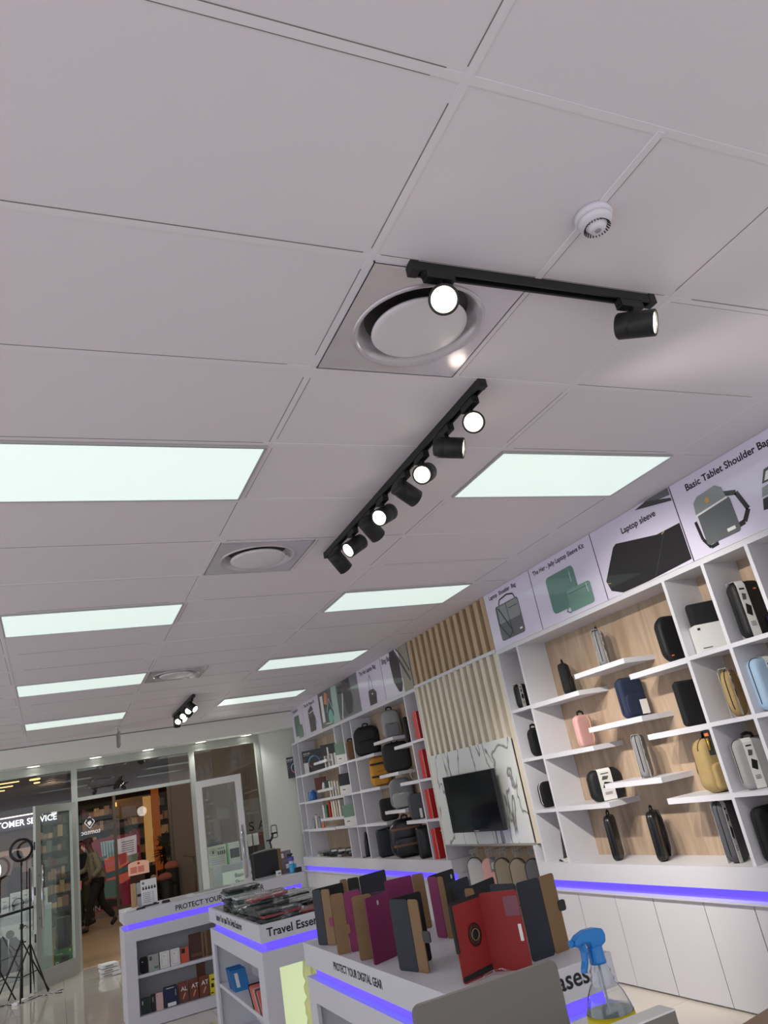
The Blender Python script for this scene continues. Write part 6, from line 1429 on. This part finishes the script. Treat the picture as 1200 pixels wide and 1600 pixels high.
for q, (x, m_, n_) in enumerate(((2.95, CARD, 'white'), (3.06, CARD, 'second white'), (3.15, mat('dark_red_print', (96, 34, 34), 0.5), 'dark red'), (3.27, mat('cream_card', (214, 204, 176), 0.6), 'cream'))):
    o = thing('boxed_phone_case', '%s boxed case in the row standing at the right end of the shop window' % n_, 'box', (x, 13.05, 0.0)); MB().box((-0.04, 0, 1.10), (0.04, 0.03, 1.28), m_).build('carton', o); MB().box((-0.045, 0, 0), (0.045, 0.05, 1.10), mat('riser_dark', (66, 60, 56), 0.5)).build('riser', o)
# left display: poster plinth with a man and a backpack, boxes, speaker and green box
t = thing('display_plinth', 'white display plinth with a black and white backpack poster at the left edge', 'plinth', (-0.75, 13.25, 0))
MB().box((-1.5, 13.05, 0), (-0.03, 13.45, 0.84), mat('pale_blue_white', (196, 206, 208), 0.5)).build('body', t, world=True)
MB().box((-1.5, 13.04, 0.84), (-0.03, 13.46, 0.90), WHITE).build('top', t, world=True)
MB().box((-1.4, 13.043, 0.08), (-0.22, 13.049, 0.74), PAPER).build('poster', t, world=True)
c = Card((0, 13.042, 0), FRONT)
c.poly([(-0.86, 0.10), (-0.84, 0.42), (-0.76, 0.56), (-0.66, 0.62), (-0.60, 0.56), (-0.58, 0.12)], F_GRY2); c.poly(circ(0.055, 16, -0.57, 0.62), mat('print_skin_grey', (128, 124, 122), 0.6)); c.poly([(-0.60, 0.14), (-0.58, 0.56), (-0.50, 0.58), (-0.42, 0.48), (-0.40, 0.14)], F_GRY)
c.line([(-0.58, 0.5), (-0.50, 0.40), (-0.40, 0.42)], 0.02, INK); c.rect(-0.36, 0.12, -0.28, 0.42, PAPER); c.text('BACKPACK', -0.46, 0.655, 0.05, INK); c.mb.build('printed_picture', t, world=True)
o = thing('black_speaker_box', 'tall rounded black case standing on the green box behind the door glass', 'case', (0.12, 13.30, 0.0)); k = MB(); k.prism(rrect(0.21, 0.40, 0.04, 6, 0, 0.475), -0.12, 0.12, BLACKM, 'y'); k.build('case_body', o, bevel=0.01); MB().prism(rrect(0.14, 0.30, 0.03, 5, 0, 0.475), -0.122, -0.1201, mat('dark_grille', (34, 36, 36), 0.8), 'y').build('front_grille', o)
o2_ = thing('green_console_box', 'bright green cardboard box with a dark product picture on the floor behind the door glass', 'box', (0.115, 13.25, 0.0))
MB().box((-0.125, -0.10, 0), (0.125, 0.15, 0.27), mat('vivid_green_card', (26, 120, 52), 0.45)).build('carton', o2_); c = Card((-0.125, -0.1005, 0), FRONT); c.rect(0.09, 0.03, 0.20, 0.18, blk, 0.01); c.rect(0.02, 0.08, 0.06, 0.12, PAPER); c.rect(0.03, 0.09, 0.05, 0.11, mat('vivid_green_card', (26, 120, 52), 0.45)); c.text('HN-400', 0.02, 0.20, 0.03, PAPER); c.poly(circ(0.018, 12, 0.215, 0.235), mat('lime', (160, 210, 60), 0.5)); c.mb.build('printed_front', o2_)
rz_ = random.Random(8)
for q, (x, w_, h_) in enumerate(((-0.64, 0.10, 0.20), (-0.50, 0.15, 0.24), (-0.36, 0.11, 0.25), (-0.24, 0.10, 0.27), (-0.13, 0.10, 0.22), (-0.78, 0.14, 0.17))):
    o = thing('white_product_box', 'white product box on the left display plinth, %s' % ('second from the frame edge', 'behind the hanging headphones', 'right of the headphones', 'behind the tripod pole', 'nearest to the door', 'at the frame edge')[q], 'box', (x, 13.2, 0.9005)); MB().box((-w_ / 2, -0.05, 0), (w_ / 2, 0.05, h_), PAPER).build('carton', o)
    c = Card((-w_ / 2, -0.0505, 0), FRONT); c.rect(w_ * 0.2, h_ * 0.7, w_ * 0.6, h_ * 0.76, F_LGR); c.rect(w_ * 0.25, h_ * 0.25, w_ * 0.75, h_ * 0.55, mat('box_picture_grey', (190, 190, 194), 0.5)); c.mb.build('printed_front', o)
def headphones(lb, x, y, z, s=1.0):
    o = thing('headphones', lb, 'headphones', (x, y, z))
    pts = [(0.075 * s * math.cos(a), 0, 0.075 * s + 0.085 * s * math.sin(a)) for a in [PI * i / 14 for i in range(15)]]
    MB().tube(pts, 0.008 * s, BLACKP, 8).build('headband', o)
    for sg in (-1, 1): MB().lathe([(0, 0.0), (0.035 * s, 0.0), (0.038 * s, 0.01), (0.034 * s, 0.03), (0, 0.032)], BLACKF, 18, Matrix.Translation((sg * 0.072 * s, 0, 0.05 * s)) @ Matrix.Rotation(-sg * PI / 2, 4, 'Y')).build('ear_cup', o)
    return o
headphones('black headphones in front of the white boxes on the left plinth', -0.47, 13.11, 0.9005)

# ---------------------------------------------------------------- ring light tripods inside the shop
def tripod(lb, x, y, zc, R, rzr, lit=False, z_arm=None):
    o = thing('ring_light_stand', lb, 'ring light', (x, y, 0))
    b = MB(); b.cyl((0, 0, 0.02), (0, 0, 0.8), 0.013, mt=BLACKM, n=12); b.cyl((0, 0, 0.8), (0, 0, zc - R - 0.02), 0.009, mt=BLACKM, n=12); b.build('pole', o)
    for q in range(3):
        a = 0.5 + q * 2 * PI / 3; b = MB(); b.tube([(0.01 * math.cos(a), 0.01 * math.sin(a), 0.62), (0.34 * math.cos(a), 0.34 * math.sin(a), 0.012)], 0.009, BLACKM, 8)
        b.tube([(0, 0, 0.24), (0.19 * math.cos(a), 0.19 * math.sin(a), 0.27)], 0.006, BLACKM, 8); b.build('leg', o)
    for z in (0.62, 0.8):
        b = MB(); b.cyl((0, 0, z - 0.02), (0, 0, z + 0.03), 0.021, mt=BLACKM, n=14); b.box((0.015, -0.008, z - 0.006), (0.05, 0.008, z + 0.01), BLACKM); b.build('clamp_knob', o)
    M_ = Matrix.Translation((0, 0, zc)) @ Matrix.Rotation(rzr, 4, 'Z') @ Matrix.Rotation(PI / 2, 4, 'X')
    n = 40; b = MB(); b.lathe([(R - 0.024, 0.012), (R - 0.024, -0.012), (R + 0.004, -0.012), (R + 0.010, 0.0), (R + 0.004, 0.012), (R - 0.024, 0.012)], BLACKM, n, M_); b.build('ring_housing', o)
    b = MB(); b.lathe([(R - 0.022, -0.0125), (R + 0.002, -0.0125), (R + 0.002, -0.0135), (R - 0.022, -0.0135)], mat('ring_lit', (255, 248, 236), 0.4, emit=3.0) if lit else mat('ring_off', (70, 70, 68), 0.4), n, M_); b.build('ring_diffuser', o)
    b = MB(); b.cyl((0, 0, zc - R - 0.05), (0, 0, zc - R + 0.005), 0.014, mt=BLACKM, n=12); b.build('ring_bracket', o)
    return o
tripod('black unlit ring light on a tripod beside the glass door', -0.37, 11.45, 1.69, 0.135, 0.15)
tripod('second ring light on a tripod cut by the left edge', -0.74, 11.35, 1.50, 0.15, PI + 0.5, lit=True)
o = thing('light_stand', 'black tripod stand with a cross arm between the ring light and the door', 'tripod', (-0.28, 11.65, 0))
b = MB(); b.cyl((0, 0, 0.02), (0, 0, 1.45), 0.011, mt=BLACKM, n=12); b.build('pole', o)
b = MB(); b.cyl((-0.75, 0.0, 0.92), (0.04, 0, 0.985), 0.016, mt=BLACKM, n=12); b.build('cross_arm', o)
for q in range(3):
    a = 1.4 + q * 2 * PI / 3; b = MB(); b.tube([(0.01 * math.cos(a), 0.01 * math.sin(a), 0.56), (0.26 * math.cos(a), 0.26 * math.sin(a), 0.012)], 0.009, BLACKM, 8); b.build('leg', o)
o = thing('cable_bundle', 'loose white cables and an adapter on the floor under the tripods', 'cable', (-0.36, 11.25, 0))
r_ = random.Random(2)
for q in range(4):
    pts = [(-0.22 + 0.11 * i + 0.03 * r_.uniform(-1, 1), 0.10 * math.sin(i * 1.7 + q) + 0.03 * q, 0.008) for i in range(7)]
    MB().tube(pts, 0.005, (PAPER, BLACKP)[q % 2], 6).build('cable', o)
MB().box((-0.05, -0.14, 0), (0.02, 0.10, 0.03), PAPER, Matrix.Rotation(-0.5, 4, 'Z')).build('adapter', o, bevel=0.004)
p = lvl(172, 1524, 0.0)
for q in range(3):
    o = thing('folded_packaging', 'white crumpled packing sheet %s of the pile on the floor' % ('at the bottom', 'in the middle', 'on top')[q], 'packaging', (p.x, p.y, 0.001 + q * 0.05), 0.1 * q)
    MB().box((-0.12, -0.1, 0), (0.13 - 0.02 * q, 0.12, 0.042), PAPER, Matrix.Rotation(0.03 * (q - 1), 4, 'Y')).build('sheet', o, bevel=0.008); MB().box((-0.08, -0.104, 0.012), (0.02, -0.101, 0.03), F_LGR).build('print', o)

# ---------------------------------------------------------------- people
def skin(name, parent, verts, edges, mt, root=0, sub=2):
    me = bpy.data.meshes.new(name); me.from_pydata([v[:3] for v in verts], edges, []); me.materials.append(mt); me.update()
    o = bpy.data.objects.new(name, me); COL.objects.link(o); o.parent = parent
    sm = o.modifiers.new('skin', 'SKIN'); sm.use_smooth_shade = True
    if not me.skin_vertices: me.attributes.new('skin', 'FLOAT', 'POINT') if False else None
    sv = me.skin_vertices[0].data if me.skin_vertices else None
    if sv is None: return o
    for i, v in enumerate(verts):
        r = v[3] if isinstance(v[3], tuple) else (v[3], v[3]); sv[i].radius = r
    sv[root].use_root = True
    su = o.modifiers.new('smooth', 'SUBSURF'); su.levels = sub; su.render_levels = sub
    return o
def chain(vs, es, pts, start=None):
    prev = start
    for p in pts:
        vs.append(p); i = len(vs) - 1
        if prev is not None: es.append((prev, i))
        prev = i
    return prev
def person(lb, loc, rz, J, cl, hat=None, scale=1.0):
    """J: joints in local metres, facing -x. cl: materials skin, top, legs, shoes, hair"""
    o = thing('person', lb, 'person', loc, rz)
    vs, es = [], []
    pel = J['pelvis']; chain(vs, es, [pel + (0.105,)])
    ch = chain(vs, es, [J['waist'] + (0.10,), J['chest'] + (0.115,), J['neck0'] + (0.065,), J['neck1'] + (0.05,), J['head'] + ((0.082, 0.078),), J['crown'] + (0.06,)], 0)
    for s in ('l', 'r'):
        chain(vs, es, [J['hip' + s] + (0.085,), J['knee' + s] + (0.052,), J['ankle' + s] + (0.036,), J['toe' + s] + (0.03,)], 0)
        w = chain(vs, es, [J['sho' + s] + (0.05,), J['elb' + s] + (0.038,), J['wri' + s] + (0.024,)], 2)
        W_ = Vector(J['wri' + s]); E2 = Vector(J['elb' + s]); d = (W_ - E2).normalized(); side = Vector((0, 1, 0)).cross(d).normalized()
        palm = W_ + d * 0.05; pi_ = chain(vs, es, [tuple(palm) + (0.022,)], w)
        for f_, (ln, off) in enumerate(((0.06, -0.026), (0.07, -0.009), (0.066, 0.009), (0.052, 0.026))):
            b0 = palm + d * 0.035 + side * off; chain(vs, es, [tuple(b0) + (0.0085,), tuple(b0 + d * ln * 0.5 + Vector((-0.006, 0, 0))) + (0.008,), tuple(b0 + d * ln * 0.85 + Vector((-0.022, 0, 0))) + (0.0065,)], pi_)
        chain(vs, es, [tuple(palm - d * 0.02 + side * -0.032) + (0.009,), tuple(palm + d * 0.015 + side * -0.05) + (0.0075,)], pi_)
    skin('body', o, vs, es, cl['skin'])
    # face details
    H_ = Vector(J['head']); k = MB(); k.lathe([(0, -0.012), (0.012, -0.008), (0.013, 0.0), (0.007, 0.02), (0, 0.028)], cl['skin'], 10, Matrix.Translation(H_ + Vector((-0.088, 0, -0.012)))); k.build('nose', o)
    for sg in (-1, 1):
        k = MB(); k.lathe([(0, -0.028), (0.010, -0.02), (0.016, 0.004), (0.010, 0.024), (0, 0.028)], cl['skin'], 10, Matrix.Translation(H_ + Vector((0.008, sg * 0.080, 0.0)))); k.build('ear', o)
        k = MB(); k.lathe([(0, -0.008), (0.008, 0), (0, 0.008)], BLACKP, 8, Matrix.Translation(H_ + Vector((-0.078, sg * 0.03, 0.014)))); k.build('eye', o)
    k = MB(); k.tube([(H_.x - 0.080, -0.02 + H_.y, H_.z - 0.045), (H_.x - 0.085, H_.y, H_.z - 0.047), (H_.x - 0.080, 0.02 + H_.y, H_.z - 0.045)], 0.004, mat('lip', (110, 60, 54), 0.6), 6); k.build('mouth', o)
    vs, es = [], []; chain(vs, es, [J['waist'] + ((0.135, 0.16),)]); chain(vs, es, [J['pelvis'] + ((0.14, 0.165),)], 0); c_ = chain(vs, es, [J['chest'] + ((0.14, 0.17),), J['neck0'] + (0.075,)], 0)
    for s in ('l', 'r'): chain(vs, es, [J['sho' + s] + (0.075,), J['elb' + s] + (0.06,), tuple(Vector(J['elb' + s]).lerp(Vector(J['wri' + s]), 0.9)) + (0.045,)], 2)
    skin('jacket', o, vs, es, cl['top'])
    vs, es = [], []; chain(vs, es, [J['pelvis'] + ((0.125, 0.14),)])
    for s in ('l', 'r'): chain(vs, es, [J['hip' + s] + (0.105,), J['knee' + s] + (0.075,), tuple(Vector(J['knee' + s]).lerp(Vector(J['ankle' + s]), 0.93)) + (0.062,)], 0)
    skin('trousers', o, vs, es, cl['legs'])
    for s in ('l', 'r'):
        A_ = Vector(J['ankle' + s]); T_ = Vector(J['toe' + s]); vs = [tuple(A_ + (A_ - T_) * 0.25 + Vector((0, 0, -0.03))) + (0.045,), tuple(A_ + Vector((0, 0, -0.02))) + (0.05,), tuple(A_.lerp(T_, 0.6)) + (0.044,), tuple(T_) + (0.036,)]
        skin('shoe', o, vs, [(0, 1), (1, 2), (2, 3)], cl['shoes'])
    C_ = Vector(J['head']) + Vector((0.012, 0, 0.025)); k = MB()
    prof = [(0.0, 0.088), (0.05, 0.08), (0.085, 0.05), (0.098, 0.01), (0.096, -0.03), (0.07, -0.06)] if not hat else [(0.0, 0.10), (0.05, 0.098), (0.085, 0.075), (0.098, 0.03), (0.098, 0.0)]
    k.lathe(prof, cl['hair'], 20, Matrix.Translation(C_)); k.build('cap' if hat else 'hair', o)
    if hat: k = MB(); k.prism([(-0.19, -0.04), (-0.19, 0.04), (-0.08, 0.075), (-0.08, -0.075)], 0.0, 0.008, cl['hair'], 'z', Matrix.Translation(C_)); k.build('cap_brim', o)
    return o
skn = mat('dark_skin', (92, 62, 48), 0.6); drk = mat('near_black_cloth', (14, 14, 18), 0.85); olv = mat('olive_beige_jacket', (128, 124, 104), 0.8, noise=0.1, scale=20); trs = mat('dark_trousers', (20, 21, 20), 0.85); olt = mat('olive_trousers', (50, 48, 36), 0.85); sho = mat('dark_shoe', (14, 13, 13), 0.5)
walk = dict(pelvis=(0, 0, 0.93), waist=(-0.02, 0, 1.08), chest=(-0.07, 0, 1.28), neck0=(-0.10, 0, 1.44), neck1=(-0.12, 0, 1.50), head=(-0.16, 0, 1.60), crown=(-0.155, 0, 1.665),
    hipl=(-0.02, -0.09, 0.86), kneel=(-0.16, -0.09, 0.50), anklel=(-0.24, -0.09, 0.10), toel=(-0.40, -0.09, 0.055), hipr=(0.02, 0.09, 0.86), kneer=(0.08, 0.09, 0.48), ankler=(0.32, 0.09, 0.17), toer=(0.24, 0.09, 0.045),
    shol=(-0.07, -0.19, 1.38), elbl=(0.02, -0.23, 1.12), wril=(-0.14, -0.20, 0.98), shor=(-0.08, 0.19, 1.38), elbr=(-0.16, 0.22, 1.14), wrir=(-0.34, 0.16, 1.10))
p = lvl(151, 1456, 0.0)
person('person in a beige olive jacket and cap walking left past the shop door', (p.x + 0.05, p.y, 0.0), 0.1, walk, dict(skin=skn, top=olv, legs=trs, shoes=sho, hair=mat('maroon_cap', (66, 32, 38), 0.8)), hat=True)
w2 = dict(walk); w2.update(head=(-0.22, 0, 1.55), crown=(-0.24, 0, 1.61), wril=(-0.26, -0.18, 1.0), elbl=(-0.10, -0.23, 1.12), hipl=(0.0, -0.09, 0.86), kneel=(-0.04, -0.09, 0.48), anklel=(0.10, -0.09, 0.12), toel=(-0.03, -0.09, 0.045), kneer=(-0.12, 0.09, 0.50), ankler=(-0.12, 0.09, 0.09), toer=(-0.29, 0.09, 0.045))
p = lvl(131, 1450, 0.0)
person('person in dark clothes with head bent, walking just ahead of the beige jacket', (p.x + 0.1, p.y, 0.0), 0.05, w2, dict(skin=skn, top=drk, legs=olt, shoes=sho, hair=drk))
st = dict(pelvis=(0, 0, 0.93), waist=(0, 0, 1.08), chest=(0.01, 0, 1.30), neck0=(0.0, 0, 1.46), neck1=(-0.01, 0, 1.52), head=(-0.03, 0, 1.62), crown=(-0.02, 0, 1.69), hipl=(0, -0.1, 0.86), kneel=(-0.02, -0.1, 0.48), anklel=(0, -0.1, 0.09), toel=(-0.17, -0.1, 0.045), hipr=(0, 0.1, 0.86), kneer=(-0.02, 0.1, 0.48), ankler=(0, 0.1, 0.09), toer=(-0.17, 0.1, 0.045),
    shol=(0.0, -0.2, 1.4), elbl=(0.03, -0.25, 1.13), wril=(-0.2, -0.2, 1.1), shor=(0.0, 0.2, 1.4), elbr=(0.03, 0.25, 1.13), wrir=(-0.2, 0.2, 1.1))
person('person in dark shirt seen in profile facing right through the ring light', (-0.62, 16.4, 0.0), PI, st, dict(skin=skn, top=drk, legs=trs, shoes=sho, hair=drk))

# ---------------------------------------------------------------- lamps of the mall
def lamp(name, loc, w_, size, colr):
    ld = bpy.data.lights.new(name, 'POINT'); ld.energy = w_; ld.shadow_soft_size = size; ld.color = colr
    lo = bpy.data.objects.new(name, ld); COL.objects.link(lo); lo.location = loc
lamp('mall_downlight', (1.2, 15.2, 3.3), 60, 0.12, (1, 0.86, 0.7)); lamp('mall_downlight', (-1.5, 15.0, 3.0), 40, 0.12, (1, 0.86, 0.7)); lamp('mall_downlight', (4.2, 16.0, 3.3), 60, 0.12, (1, 0.9, 0.8))
lamp('shop_lamp', (1.6, 21.4, 2.9), 14, 0.1, (1, 0.75, 0.45)); lamp('shop_lamp', (0.0, 19.4, 2.9), 14, 0.1, (1, 0.8, 0.55)); lamp('shop_lamp', (-1.2, 13.6, 2.3), 12, 0.15, (1, 0.98, 0.92)); lamp('shop_lamp', (2.7, 12.85, 2.3), 9, 0.15, (1, 0.98, 0.92))
